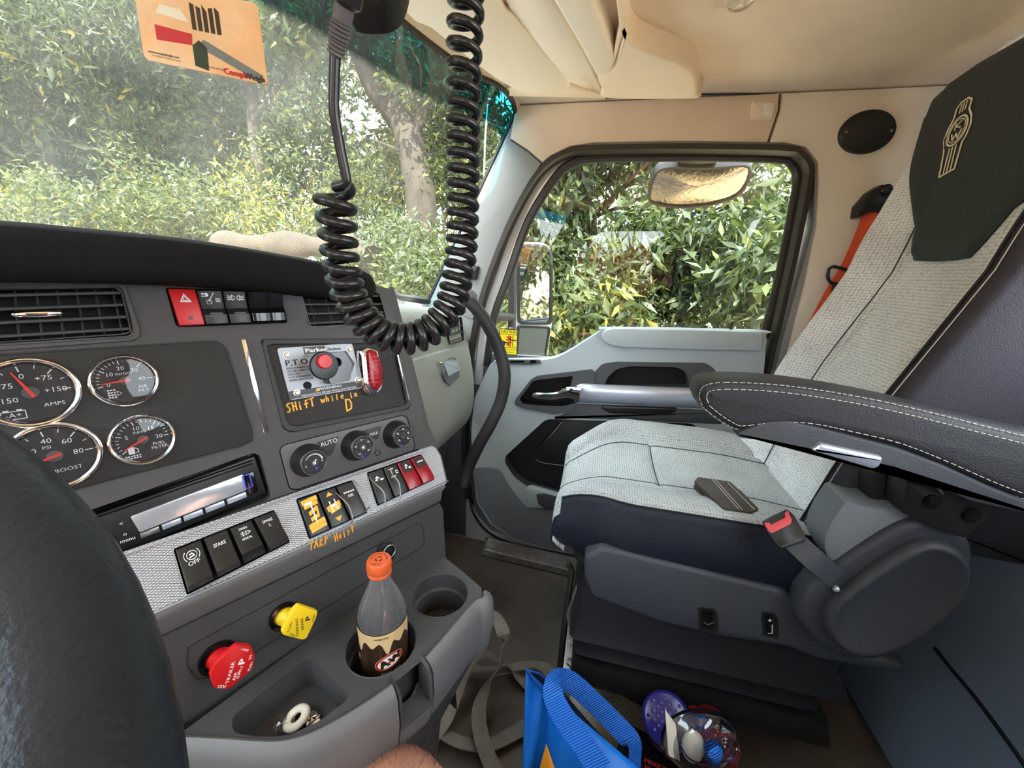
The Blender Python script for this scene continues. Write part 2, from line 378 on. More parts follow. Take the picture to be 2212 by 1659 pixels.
    def grid(s, rows, m=None, mf=None, closed=False):
        ni, nj = len(rows), len(rows[0]); k = len(s.v); s.v += [tuple(p) for r in rows for p in r]
        for i in range(ni - 1):
            for j in range(nj if closed else nj - 1):
                j2 = (j + 1) % nj; s.f.append((k + i * nj + j, k + i * nj + j2, k + (i + 1) * nj + j2, k + (i + 1) * nj + j)); s.mi.append(s.m(mf(i, j) if mf else m))
    def sphere(s, c, r, m=None, seg=16, rz=None):
        c = Vector(c); rz = rz or r; rows = []
        for i in range(seg // 2 + 1):
            a = math.pi * i / (seg // 2); rows.append([c + Vector((r * math.sin(a) * math.cos(2 * math.pi * j / seg), r * math.sin(a) * math.sin(2 * math.pi * j / seg), rz * math.cos(a))) for j in range(seg)])
        s.grid(rows, m, closed=True)
    def build(s, name, parent=None, label=None, cat=None, group=None, kind=None, smooth=35, subsurf=0, uvs=None, solid=0.0, fixn=True):
        me = bpy.data.meshes.new(name); P = np.array(s.v, dtype=float)
        if parent is None: o3 = Vector(((P[:, 0].min() + P[:, 0].max()) / 2, (P[:, 1].min() + P[:, 1].max()) / 2, P[:, 2].min()))
        else: o3 = Vector(P.mean(axis=0))
        P = P - np.array(o3); me.from_pydata([tuple(p) for p in P], [], s.f)
        for mm in s.mats: me.materials.append(MATS[mm])
        me.polygons.foreach_set('material_index', s.mi)
        if fixn:
            bm = bmesh.new(); bm.from_mesh(me); bmesh.ops.recalc_face_normals(bm, faces=bm.faces); bm.to_mesh(me); bm.free()
        if uvs:
            ul = me.uv_layers.new(name='UVMap')
            for l in me.loops: ul.data[l.index].uv = uvs[l.vertex_index]
        me.update()
        if smooth:
            me.polygons.foreach_set('use_smooth', [True] * len(me.polygons)); me.set_sharp_from_angle(angle=R_(smooth))
        ob = bpy.data.objects.new(name, me); COL.objects.link(ob)
        if parent is not None: ob.parent = parent; ob.location = o3 - WO[parent.name]
        else: ob.location = o3
        WO[ob.name] = o3
        if solid: md = ob.modifiers.new('s', 'SOLIDIFY'); md.thickness = solid; md.offset = 0
        if subsurf: md = ob.modifiers.new('u', 'SUBSURF'); md.levels = subsurf; md.render_levels = subsurf
        tag(ob, label, cat, group, kind); return ob
def tag(o, label=None, cat=None, group=None, kind=None):
    if label: o['label'] = label
    if cat: o['category'] = cat
    if group: o['group'] = group
    if kind: o['kind'] = kind
def thing(name, label, cat, loc, group=None, kind=None):
    o = bpy.data.objects.new(name, None); COL.objects.link(o); o.location = loc; o.empty_display_size = .02; WO[o.name] = Vector(loc); tag(o, label, cat, group, kind); return o
Q = {}
# ---------------------------------------------------------------- main frames
UD = Vector((.8731, -.4877, 0)); NH = Vector((-.4877, -.8731, 0)); ZV = Vector((0, 0, 1))
def nt_(t): return NH * math.cos(R_(t)) + ZV * math.sin(R_(t))
FA = Fr(C0 + ray(700, 830) * .62, UD, nt_(12))
_pb = FA.O + FA.U * 0
_h = hit(600, 1065, FA.O, FA.N) + FA.N * .012
FB = Fr(_h, UD, nt_(35))
_bl = FB(0, -.082); FCL = Fr(_bl, UD, nt_(0))
FDL = Fr(_bl - NH * .004, UD, nt_(8))
FDR = Fr((1.3, 0, 0), (0, -1, 0), (-1, 0, 0))      # passenger door / right wall plane
def fx(x): return Fr((x, 0, 0), (0, -1, 0), (-1, 0, 0))
def fz(z): return Fr((0, 0, z), (0, -1, 0), (0, 0, 1))   # horizontal, seen from above
def fc(z): return Fr((0, 0, z), (1, 0, 0), (0, 0, -1))   # ceiling, seen from below
# ================================================================= SETTING
XR, XL, YB, ZC = 1.3, -0.56, -0.86, 1.52
door_open_px = [(1012, 1075), (1004, 950), (1012, 820), (1026, 700), (1052, 610), (1105, 478), (1155, 385), (1192, 340), (1232, 320), (1285, 312), (1480, 309), (1690, 312), (1735, 323), (1760, 355), (1760, 400)]
dop = FDR.pxs(door_open_px); dop = [tuple(p) for p in dop]
rear_u = 0.475
door_hole = dop + [(.53, 1.2), (.52, .9), (.515, .5), (.49, .12), (.44, .035), (.30, .02), (-.1, .02)] + FDR.pxs([(1130, 1172), (1060, 1145), (1030, 1110)])
door_hole = [tuple(p) for p in door_hole]
wc = FDR.px(1113, 243); wl = FDR.px(925, 650)
outer = [(-YB, 0), (-YB, ZC), (FDR.px(1110, 225)[0], ZC), wc, FDR.px(1109, 262), wl, (-.8, wl[1]), (-.95, 0)]
b = MB(); b.plate(FDR, outer, [door_hole], 0, 'pillar', depth=.05, wm='pillar', thick=0)
wr = b.build('wall_right', kind='structure', smooth=20)
# upper trim of the right wall: beige header over the door with its seam lines
b = MB(); hd = FDR.pxs([(1113, 243)]) + [(FDR.px(1110, 225)[0], ZC - .004), (FDR.px(1684, 203)[0], ZC - .004)] + FDR.pxs([(1681, 240), (1657, 309), (1480, 306), (1285, 309), (1232, 317), (1188, 338), (1172, 352), (1103, 300)])
b.prism(FDR, hd, -.002, .006, 'beige', .003)
rr = [(FDR.px(1687, 203)[0], ZC - .004), (-YB - .01, ZC - .004), (-YB - .01, .25), (.535, .25), (.54, 1.05), (.535, 1.2)] + FDR.pxs([(1766, 400), (1765, 352), (1738, 319), (1692, 309), (1661, 309), (1684, 240)])
b.prism(FDR, rr, -.002, .006, 'beige_light', .003)
b.build('trim_1', kind='structure')
b = MB(); pa = FDR.pxs([(1104, 302), (1170, 353), (1152, 382), (1102, 474), (1048, 606), (1022, 690), (940, 655), (960, 575), (1095, 310)]); b.prism(FDR, pa, -.002, .006, 'pillar', .003)
b.build('trim_2', kind='structure')
b = MB(); b.prism(FDR, [(-.99, .01), (-.455, .01), (-.452, .3)] + [tuple(p) for p in FDR.pxs([(1000, 950), (1006, 820), (1016, 735)])] + [(-.6, .86), (-.99, .9)], -.002, .006, 'door_dark', .003); b.build('trim_7', kind='structure')
# grab-clip on the header
b = MB(); b.prism(FDR, fillet(FDR.pxs([(1622, 222), (1672, 222), (1664, 263), (1618, 262)]), .004), .004, .014, 'beige', .003)
b.prism(FDR, fillet(FDR.pxs([(1647, 228), (1669, 228), (1663, 258), (1645, 257)]), .003), .012, .018, 'beige_light', .001)
b.build('coat_hook_cover', label='small beige square cover on the header above the side window', cat='cover')
# left wall with the driver side window, back wall, firewall
FLW = Fr((XL, 0, 0), (0, 1, 0), (1, 0, 0))
lwin = fillet([(-.42, .90), (-.02, .90), (.10, .81), (.37, .76), (.31, 1.02), (.22, 1.26), (.08, 1.37), (-.38, 1.38)], .05)
b = MB(); b.plate(FLW, [(YB, 0), (1.0, 0), (.62, .93), (.33, 1.48), (.33, ZC), (YB, ZC)], [lwin], 0, 'door_dark', depth=.05, wm='rubber'); b.build('wall_left', kind='structure')
b = MB(); b.plate(FLW, lwin, [], -.03, 'glass_left'); b.build('window_3', kind='structure', smooth=0)
FBK0 = Fr((0, YB, 0), (-1, 0, 0), (0, 1, 0))
FBK = lambda u, v, n=0.0: FBK0(-u, v, n)
bwin = fillet([(-.5, .98), (.78, .98), (.78, 1.44), (-.5, 1.44)], .05)  # unseen rear opening, enlarged to let more sky light in
b = MB(); b.plate(FBK, [(XL, 0), (XR, 0), (XR, ZC), (XL, ZC)], [bwin], 0, 'dark_wall', depth=.05)
# padded lower half of the rear wall with a sewn seam
pts = []
b.prism(FBK, [(XL, .02), (XR, .02), (XR, .96), (XL, .96)], 0, .03, 'dark_wall', .02); b.prism(FBK, [(XL, 0), (XR, 0), (XR, .92), (XL, .92)], 0, .14, 'dark_wall', .05)
b.build('wall_back', kind='structure')
sp = [hit(x, y, (0, YB + .14, 0), (0, 1, 0)) for x, y in ((2020, 1400), (2060, 1450), (2110, 1510), (2170, 1590), (2240, 1690))]
b = MB(); b.tube(catmull(sp, 5), .004, 6, 'vinyl_navy'); b.build('trim_3', kind='structure')
b = MB(); b.plate(Fr((0, 1.0, 0), (1, 0, 0), (0, -1, 0)), [(XL, 0), (XR, 0), (XR, .95), (XL, .95)], [], 0, 'cavity'); b.build('wall_front', kind='structure')
# floor with a worn rubber mat
b = MB(); b.plate(fz(0), [(YB * -1, XL), (-YB, XR), (-1.0, XR), (-1.0, XL)], [], 0, 'mat_floor', thick=.03); b.build('floor', kind='structure')
# windshield
def hz(x, y, z): return hit(x, y, (0, 0, z), (0, 0, 1))
Tt = [Vector((XL, .33, 1.48)), Vector((-.45, .50, 1.50)), Vector((-.2, .62, 1.5)), Vector((.1, .68, 1.5)), Vector((.4, .66, 1.5)), hz(720, -70, 1.5), hz(830, 15, 1.5), hz(895, 68, 1.5), hz(960, 117, 1.5), hz(1020, 158, 1.5), hz(1075, 184, 1.497), hit(1105, 214, (XR - .06, 0, 0), (1, 0, 0)), FDR(*wc)]
Bb = [Vector((XL, .6, .93)), Vector((-.45, .80, .94)), Vector((-.2, .93, .95)), Vector((.1, 1.0, .955)), Vector((.4, 1.02, .955)), Vector((.62, 1.0, .95)), Vector((.8, .96, .95)), Vector((.93, .92, .95)), hz(830, 636, .95), hz(868, 642, .948), hz(895, 646, .945), hz(912, 649, .94), FDR(*wl)]
Tc, Bc = catmull(Tt, 4), catmull(Bb, 4); rows = []; uvs = []
nv = 14
for i in range(nv + 1):
    t = i / nv; rows.append([bq.lerp(tq, t) + Vector((0, .05, .05)) * math.sin(math.pi * t) * math.sin(math.pi * min(1, max(0, k / (len(Tc) - 1)))) ** .5 * .6 for k, (tq, bq) in enumerate(zip(Tc, Bc))])
    for k in range(len(Tc)): uvs.append((k / (len(Tc) - 1), t))
b = MB(); b.grid(rows, 'glass_front'); b.build('window_1', kind='structure', uvs=uvs, fixn=False)
b = MB()
b.tube(catmull(Tt, 4), .007, 6, 'rubber_seal'); b.tube([r[-1] for r in rows], .006, 6, 'rubber'); b.tube(catmull(Bb, 4), .012, 6, 'rubber'); b.build('trim_4', kind='structure')
b = MB(); b.rings([[p + Vector((0, 0, -.004)) for p in Tc], [Vector((p.x, p.y - .02, ZC + .01)) for p in Tc]], 'beige_light', cap0=False, cap1=False, closed=False); b.build('trim_6', kind='structure')
# ceiling and header pieces
front = [(p.x, p.y) for p in Tc if p.x > XL]
FCE = fc(ZC)
def cx(pts, f, n=0): return f.pxs(pts, n)
U0 = lambda p: (Vector((p[0], p[1], ZC)) - FCE.O).dot(FCE.U)
def toce(x, y): q = Vector((x, y, ZC)) - FCE.O; return (q.dot(FCE.U), q.dot(FCE.V))
b = MB(); b.plate(FCE, [toce(XL, YB), toce(XR + .02, YB)] + [toce(min(x, XR + .02), y) for x, y in front[::-1]] + [toce(XL, .33)], [], 0, 'headliner'); 
b.build('ceiling', kind='structure')
# seam groove where headliner meets the side trim
b = MB(); b.tube([hz(1300, 212, ZC - .003), hz(1505, 204, ZC - .003), hz(1750, 203, ZC - .003), hz(1900, 202, ZC - .003), hz(2030, 196, ZC - .003)], .0022, 6, 'seam'); b.tube(FDR(*FDR.px(1684, 204), .008) and [FDR(*FDR.px(x, y, .006), .006) for x, y in ((1684, 204), (1681, 240), (1658, 308))], .0016, 5, 'seam')
b.tube([FDR(*FDR.px(x, y, .006), .006) for x, y in ((1103, 302), (1140, 325), (1170, 352))], .0016, 5, 'seam'); b.build('trim_5', kind='structure')
# side window seals and white frame of the door
def openring(f, pts, w, n0, n1, m, b, closed=False):
    """band of width w along a polyline in frame f"""
    P = [Vector(p) for p in pts]; A = []; B = []
    for i, p in enumerate(P):
        t = (P[(i + 1) % len(P)] - P[i - 1]) if closed else (P[min(i + 1, len(P) - 1)] - P[max(i - 1, 0)])
        t.normalize(); q = Vector((-t.y, t.x)) * w / 2; A.append(p + q); B.append(p - q)
    nn = n1 - n0; sec = []
    for a, c in zip(A, B): sec.append([f(a.x, a.y, n0), f(*(a.lerp(c, .02)), n0 + nn * .6), f(*(a.lerp(c, .25)), n1), f(*(a.lerp(c, .75)), n1), f(*(a.lerp(c, .98)), n0 + nn * .6), f(c.x, c.y, n0)])
    b.rings(sec if not closed else sec + [sec[0]], m, cap0=not closed, cap1=not closed)
def cat2(pts, n=6): return [tuple(p)[:2] for p in catmull([(x, y, 0) for x, y in pts], n)]
oseal = [(1009, 1075), (1003, 950), (1010, 820), (1022, 730), (1047, 625), (1096, 495), (1144, 402), (1180, 357), (1222, 331), (1280, 322), (1480, 319), (1690, 323), (1728, 333), (1748, 362), (1744, 410), (1707, 590), (1655, 810)]
b = MB(); openring(FDR, cat2(FDR.pxs(oseal, .0)) + [(.50, .5), (.47, .14), (.40, .03)], .024, -.02, .012, 'rubber_seal', b)
openring(FDR, cat2(FDR.pxs([(1012, 1060), (1022, 1105), (1050, 1145), (1100, 1172), (1180, 1192), (1255, 1212)])), .012, -.02, .006, 'rubber_seal', b)
b.build('door_seal', label='black rubber seal running round the passenger door opening', cat='door seal')
# ================================================================= PASSENGER DOOR
door = thing('door_1', None, None, (1.33, -.05, 0.02), kind='structure')
FW2 = fx(1.335)
glass_px = [(1062, 770), (1078, 690), (1110, 600), (1145, 500), (1180, 435), (1215, 385), (1245, 364), (1290, 353), (1480, 350), (1670, 353), (1700, 365), (1711, 385), (1706, 430), (1675, 590), (1642, 722)]
gw = [tuple(p) for p in FW2.pxs(glass_px)]
b = MB()
openring(FW2, cat2(FW2.pxs([(1052, 790), (1066, 690), (1098, 598), (1136, 490), (1172, 424), (1208, 374), (1240, 352), (1288, 341), (1480, 338), (1676, 341), (1712, 354), (1724, 382), (1718, 430), (1684, 600), (1650, 730)])), .026, -.004, .014, 'rubber_seal', b)
b.build('window_seal', door, label='black inner seal framing the side window')
b = MB()
openring(FW2, cat2(FW2.pxs([(1030, 830), (1045, 700), (1077, 598), (1117, 485), (1156, 408), (1196, 357), (1232, 337), (1285, 329), (1480, 326), (1684, 329), (1724, 344), (1738, 380), (1728, 440), (1704, 560), (1668, 700), (1650, 800)])), .034, -.02, .002, 'white_metal', b)
b.build('window_frame', door, label='white painted metal door frame')
b = MB(); b.plate(FW2, [tuple(p) for p in FW2.pxs([(1040, 800), (1052, 690), (1098, 560), (1140, 470), (1185, 395), (1235, 345), (1290, 340), (1480, 338), (1700, 340), (1726, 370), (1715, 470), (1650, 760), (1640, 800)])], [], 0, 'glass_side'); wglass = b.build('window_pane', door, smooth=0, label='side window glass', fixn=False)
# main trim card
N0 = .0; F0 = FDR
body_px = [(1052, 800), (1066, 781), (1110, 779), (1170, 778), (1205, 771), (1240, 752), (1275, 730), (1300, 714), (1320, 710), (1640, 716), (1652, 722), (1655, 735), (1648, 830), (1642, 900)]
body = cat2(FDR.pxs(body_px, .03), 3) + [(.44, .5), (.42, .1), (.36, .06)] + [tuple(p) for p in FDR.pxs([(1262, 1200), (1180, 1186), (1110, 1165), (1060, 1132), (1030, 1085), (1020, 1000), (1018, 930), (1025, 860)], .03)]
low_px = [(1195, 903), (1345, 905), (1520, 905), (1600, 905)]
pocket = fillet(FDR.pxs([(1180, 905), (1500, 915), (1560, 1010), (1540, 1100), (1262, 1086), (1215, 1073), (1140, 1052), (1110, 1030), (1090, 998), (1092, 985)], .03), .02)
bez = fillet(FDR.pxs([(1114, 862), (1148, 818), (1162, 811), (1280, 797), (1286, 806), (1282, 830), (1258, 838), (1245, 870), (1240, 888), (1200, 893), (1130, 880), (1113, 872)], .03), .008)
insert = fillet(FDR.pxs([(1250, 835), (1288, 800), (1300, 786), (1330, 781), (1525, 784), (1545, 798), (1550, 842), (1260, 836)], .03), .012)
rec = fillet(FDR.pxs([(1305, 838), (1312, 815), (1332, 797), (1360, 791), (1460, 793), (1482, 803), (1490, 838)], .036), .012); hole = fillet(FDR.pxs([(1122, 862), (1152, 822), (1238, 812), (1232, 835), (1245, 870), (1215, 878), (1150, 875), (1128, 872)], .042), .008)
b = MB(); b.plate(FDR, body, [pocket, rec, hole], .03, 'door_gray', depth=[.04, .0, .0], wm='door_dark', thick=.05)
b.plate(FDR, pocket, [], -.01, 'vinyl_black')
tr_card = b.build('door_panel', door, label='gray molded door panel')
# lower darker half of the panel
b = MB(); b.prism(FDR, cat2(FDR.pxs([(1022, 1012), (1075, 1013), (1100, 1050), (1128, 1085), (1150, 1098), (1262, 1112)], .034), 3) + [(.42, .12), (.36, .062)] + [tuple(p) for p in FDR.pxs([(1262, 1199), (1180, 1185), (1110, 1164), (1062, 1131), (1032, 1084), (1023, 1030)], .034)], .02, .034, 'door_low', .002)
b.build('lower_panel', door, label='darker lower door panel')
b = MB(); b.prism(FDR, fillet(FDR.pxs([(1135, 1056), (1150, 1055), (1215, 1074), (1262, 1088), (1400, 1105), (1400, 1135), (1262, 1110), (1240, 1108), (1205, 1108), (1175, 1102), (1135, 1098)], .045), .008), .02, .045, 'door_gray', .006)
b.prism(FDR, fillet(FDR.pxs([(1158, 1068), (1175, 1066), (1262, 1088), (1262, 1103), (1200, 1102), (1178, 1100), (1162, 1088)], .046), .006), .04, .0465, 'door_dark', .001)
b.build('map_pocket', door)
# padded inset with stitching inside the lower pocket
b = MB(); pad = fillet(FDR.pxs([(1218, 906), (1420, 912), (1540, 1010), (1540, 1060), (1262, 1012), (1170, 1000), (1152, 990), (1152, 975)], .0), .012); b.prism(FDR, pad, -.01, .004, 'vinyl_black', .006)
b.tube(catmull([FDR(*FDR.px(x, y, .003), .003) for x, y in ((1217, 908), (1190, 940), (1160, 975), (1158, 992), (1180, 1001), (1262, 1010))], 4), .0009, 5, 'stitch'); b.build('padded_inset', door, label='black padded inset with stitched edge')
# armrest pad
b = MB(); b.prism(FDR, fillet(FDR.pxs([(1299, 726), (1306, 714), (1322, 709), (1470, 711), (1640, 716), (1651, 722), (1647, 760), (1500, 757), (1345, 752), (1318, 748), (1302, 738)], .06), .012), .02, .06, 'door_gray', .010)
b.tube([FDR(*FDR.px(x, y, .058), .058) for x, y in ((1306, 722), (1330, 719), (1470, 722), (1640, 728))], .0008, 5, 'stitch')
b.build('armrest_pad', door, label='gray padded door-top armrest with a stitched edge')
b = MB(); b.lathe(FDR(*FDR.px(1578, 716, .03), .03), (0, 0, 1), [(.011, 0), (.010, .004), (.004, .006), (.0035, .012), (.0035, .028), (.002, .03)], 12, 'plastic_black', cap1=True); b.build('lock_knob', door, label='small black lock knob')
# dark insert with grab recess
b = MB(); rec = fillet(FDR.pxs([(1305, 838), (1312, 815), (1332, 797), (1360, 791), (1460, 793), (1482, 803), (1490, 838)], .036), .012); b.plate(FDR, insert, [rec], .036, 'door_dark', depth=.05, wm='door_dark', thick=.01); b.plate(FDR, rec, [], -.01, 'cavity'); b.build('grab_recess', door, label='dark recess above the grab bar')
b = MB(); hole = fillet(FDR.pxs([(1122, 862), (1152, 822), (1238, 812), (1232, 835), (1245, 870), (1215, 878), (1150, 875), (1128, 872)], .042), .008)
b.plate(FDR, bez, [hole], .042, 'door_dark', depth=.05, wm='plastic_black', thick=.02); b.plate(FDR, hole, [], -.006, 'cavity'); b.build('handle_bezel', door, label='black bezel round the inner door handle')
# chrome lever
hp = [(1148, 856, .03, .007), (1158, 855, .040, .012), (1190, 856, .044, .013), (1210, 853, .046, .014), (1228, 848, .054, .022), (1254, 852, .06, .029)]
b = MB(); pts = []; 
P = []; rad = []
for x, y, n, r in hp: P.append(FDR(*FDR.px(x, y, n), n)); rad.append(r)
b.tube(catmull(P, 4), [interp(range(len(rad)), rad, i / 4) for i in range(4 * (len(rad) - 1) + 1)], 14, 'chrome', flat=.55, up=(-1, 0, 0)); b.build('door_handle', door, label='chrome inner door handle lever')
# silver grab bar
b = MB(); rows = []
for x, yt, yb, n in ((1240, 829, 871, .038), (1258, 830, 872, .052), (1300, 832, 873, .058), (1400, 836, 879, .06), (1500, 840, 884, .058), (1560, 843, 887, .045)):
    rows.append([FDR(*FDR.px(x, yt + (yb - yt) * (.5 - .5 * math.cos(a)), n), n + .016 * math.sin(a) - .01) for a in [math.pi * k / 10 for k in range(11)]])
b.rings(rows, 'silver'); b.build('grab_bar', door, label='silver plastic grab bar')
b = MB(); b.prism(FDR, fillet(FDR.pxs([(1240, 872), (1300, 875), (1560, 888), (1560, 918), (1345, 908), (1195, 903), (1225, 892)], .035), .006), .01, .035, 'door_dark', .006)
b.prism(FDR, fillet(FDR.pxs([(1300, 884), (1318, 893), (1440, 898), (1462, 888), (1462, 882), (1300, 876)], .04), .006), .02, .042, 'plastic_black', .005); b.build('lower_trim', door)
# window switch plate
b = MB(); fq = fz(.79); b.prism(FDR, fillet(FDR.pxs([(1068, 781), (1082, 777), (1166, 777), (1168, 784), (1150, 788), (1075, 786)], .034), .003), .028, .036, 'door_dark', .001)
b.prism(FDR, fillet(FDR.pxs([(1100, 779), (1135, 779), (1130, 783), (1104, 783)], .037), .001), .034, .0375, 'plastic_gloss'); b.prism(FDR, FDR.pxs([(1146, 778), (1159, 778), (1157, 784), (1144, 784)], .037), .034, .0375, 'plastic_gloss'); b.build('window_switch', door)
# caution sticker on the glass
fs = FW2.sh(.002); cs = [fs.px(x, y) for x, y in ((1079, 709), (1119, 712), (1117, 768), (1078, 765))]
b = MB(); b.prism(fs, fillet(cs, .002), 0, .0004, 'black_ink'); 
def bil(c, s, t): a = Vector(c[0]).lerp(Vector(c[1]), s); d = Vector(c[3]).lerp(Vector(c[2]), s); return a.lerp(d, t)
def quadm(f, c, n=.0008): return lambda u, v, w=0: f(*bil(c, u, 1 - v), n + w)
g = quadm(fs, cs, .0006)
def rbox(b, g, u0, u1, v0, v1, m, n=0.0): b.add([g(u0, v0, n), g(u1, v0, n), g(u1, v1, n), g(u0, v1, n)], [(0, 1, 2, 3)], m)
rbox(b, g, .04, .96, .80, .97, 'caution_y'); rbox(b, g, .04, .96, .30, .78, 'caution_y'); rbox(b, g, .04, .96, .03, .28, 'caution_y')
b.text(g, 'CAUTION', .5, .885, .155, .0002, 'black_ink', bold=2, sx=1.25); b.text(g, '3-POINT CONTACT', .5, .21, .075, .0002, 'black_ink', bold=1, sx=1.4); b.text(g, 'ENTER & EXIT', .5, .10, .075, .0002, 'black_ink', bold=1, sx=1.4)
for (u0, u1, v0, v1) in ((.06, .5, .46, .50), (.5, .94, .56, .60), (.5, .55, .34, .76), (.72, .76, .34, .76)): rbox(b, g, u0, u1, v0, v1, 'black_ink', .0002)
b.add([g(.22 + .13 * math.cos(a), .44 + .10 * math.sin(a), .0003) for a in np.linspace(0, 6.28, 16)[:-1]], [tuple(range(15))], 'black_ink')
b.add([g(.62 + .06 * math.cos(a), .70 + .05 * math.sin(a), .0004) for a in np.linspace(0, 6.28, 12)[:-1]], [tuple(range(11))], 'red_ink')
for (p, q) in (((.60, .66), (.64, .50)), ((.62, .62), (.42, .70)), ((.62, .62), (.40, .58)), ((.64, .50), (.46, .44)), ((.64, .50), (.60, .34)), ((.46, .44), (.44, .36))): b.stroke(g, [p, q], .06, .0005, 'red_ink', .0001)
b.build('caution_sticker', label='yellow and black caution sticker in the front lower corner of the side window', cat='sticker', smooth=0, fixn=False)
b = MB(); fgl = FW2.sh(.001); b.text(fgl, 'TEMPERED', *fgl.px(1596, 674), .010, 0.0005, 'black_ink', bold=1); rbox(b, lambda u, v, n=0: fgl(u, v, n), fgl.px(1585, 680)[0], fgl.px(1608, 680)[0], fgl.px(1585, 681)[1], fgl.px(1585, 679.5)[1], 'black_ink'); b.build('glass_marking', door, smooth=0, fixn=False)
b = MB(); b.prism(fx(1.345), [(-.47, .3), (-.46, .72), (-.38, .76), (.0, .77), (.45, .77), (.54, .77), (.53, .1), (.45, .01), (-.3, .01), (-.44, .12)], -.02, 0, 'door_low'); b.build('outer_skin', door)
# sill plate
b = MB(); fs0 = fz(.03); q = [fs0.px(x, y) for x, y in ((1050, 1160), (1262, 1208), (1262, 1240), (1040, 1187))]
b.plate(fs0, q, [], 0, 'sill_alu', thick=.025); g = quadm(fs0, q, 0)
for k in range(8):
    t = .06 + k * .115; b.rings([[g(.03, t, 0), g(.03, t + .02, .004), g(.03, t + .05, .004), g(.03, t + .07, 0)], [g(.98, t, 0), g(.98, t + .02, .004), g(.98, t + .05, .004), g(.98, t + .07, 0)]], 'sill_alu')
b.build('sill_plate', label='ribbed aluminum sill plate at the foot of the passenger door', cat='sill plate')
# ================================================================= OUTSIDE
ZG = -1.25
rng = np.random.default_rng(11)
def leaves(name, parent, centers, radii, n, size, mats_w, label=None, droop=.3, aspect=.32, kind=None, shell=.0):
    """many separate lance-shaped leaves around clump centres, one mesh"""
    centers = np.array(centers, float); radii = np.array(radii, float); vol = (radii.prod(axis=1)) ** (2 / 3.); pick = rng.choice(len(centers), n, p=vol / vol.sum())
    d = rng.normal(size=(n, 3)); d /= np.linalg.norm(d, axis=1)[:, None]; rad = rng.random(n) ** (1 / 3.) if not shell else (shell + (1 - shell) * rng.random(n))
    p = centers[pick] + d * rad[:, None] * radii[pick]
    a = rng.normal(size=(n, 3)); a[:, 2] -= droop; a /= np.linalg.norm(a, axis=1)[:, None]
    q = rng.normal(size=(n, 3)); q[:, 2] += .8; s = np.cross(a, q); s /= np.linalg.norm(s, axis=1)[:, None]; nn = np.cross(s, a)
    L = size * (.6 + .8 * rng.random(n))[:, None]; w = L * aspect * .5
    v = np.empty((n, 5, 3)); v[:, 0] = p; v[:, 1] = p + a * L * .45 + s * w; v[:, 2] = p + a * L - nn * L * .12; v[:, 3] = p + a * L * .45 - s * w; v[:, 4] = p + a * L * .5 - nn * w * .5
    me = bpy.data.meshes.new(name); o3 = v.reshape(-1, 3).mean(axis=0); V = (v.reshape(-1, 3) - o3)
    me.vertices.add(n * 5); me.vertices.foreach_set('co', V.ravel())
    idx = np.arange(n)[:, None] * 5; fa = np.concatenate([idx + np.array([0, 1, 4]), idx + np.array([1, 2, 4]), idx + np.array([2, 3, 4]), idx + np.array([3, 0, 4])], axis=1).reshape(-1)
    me.loops.add(n * 12); me.loops.foreach_set('vertex_index', fa.astype(np.int32)); me.polygons.add(n * 4); me.polygons.foreach_set('loop_start', np.arange(n * 4, dtype=np.int32) * 3); me.polygons.foreach_set('loop_total', np.full(n * 4, 3, dtype=np.int32))
    ms = [m for m, _ in mats_w]; ww = np.array([w_ for _, w_ in mats_w]); mi = rng.choice(len(ms), n, p=ww / ww.sum()); 
    for m in ms: me.materials.append(MATS[m])
    me.polygons.foreach_set('material_index', np.repeat(mi, 4).astype(np.int32)); me.update(calc_edges=True)
    ob = bpy.data.objects.new(name, me); COL.objects.link(ob); o3 = Vector(o3)
    ob.location = o3 - (WO[parent.name] if parent else Vector()); ob.parent = parent; WO[ob.name] = o3; tag(ob, label, None, None, kind); return ob
def clumps(path, n, spread, rmin, rmax):
    out = []; rs = []
    for _ in range(n):
        t = random.random() * (len(path) - 1); i = int(t); p = Vector(path[i]).lerp(Vector(path[i + 1]), t - i) + Vector([random.gauss(0, 1) * s for s in spread]); out.append(p); r = random.uniform(rmin, rmax); rs.append((r, r, r * .7))
    return out, rs
def twigs(b, cs, base, m, r=.012):
    for c in cs[::2]:
        p0 = min(base, key=lambda q: (Vector(q) - Vector(c)).length); mid = Vector(p0).lerp(Vector(c), .5) + Vector((random.gauss(0, .15), random.gauss(0, .15), .12)); b.tube([p0, mid, Vector(c)], [r * 1.6, r, r * .5], 5, m)
def tree(name, label, trunk, rad, branches, cl, n, size, mw, bark='bark', group=None, droop=.3, aspect=.32):
    t = thing(name, label, 'tree', trunk[0], group)
    b = MB(); tp = catmull(trunk, 5); b.tube(tp, [rad * (1 - .55 * i / (len(tp) - 1)) for i in range(len(tp))], 14, bark)
    b.build('trunk', t)
    if branches:
        b = MB()
        for br, r in branches: q = catmull(br, 4); b.tube(q, [r * (1 - .6 * i / (len(q) - 1)) for i in range(len(q))], 8, bark)
        twigs(b, cl[0], [tuple(p) for p in tp[len(tp) // 3:]], bark); b.build('branch', t)
    leaves('foliage', t, cl[0], cl[1], n, size, mw, droop=droop, aspect=aspect)
    return t
def bush(name, label, centers, radii, n, size, mw, stem=True, group=None, cat='bush', droop=.1, aspect=.32, bark='bark'):
    c0 = np.array(centers).mean(axis=0); t = thing(name, label, cat, (c0[0], c0[1], ZG), group)
    b = MB()
    for c in centers[:14]: c = Vector(c); b.tube([(c0[0] + (c.x - c0[0]) * .5, c0[1] + (c.y - c0[1]) * .5, ZG), c.lerp(Vector((c0[0], c0[1], ZG)), .4), c], [.025, .016, .006], 5, bark)
    b.build('stem', t)
    leaves('foliage', t, centers, radii, n, size, mw, droop=droop, aspect=aspect); return t
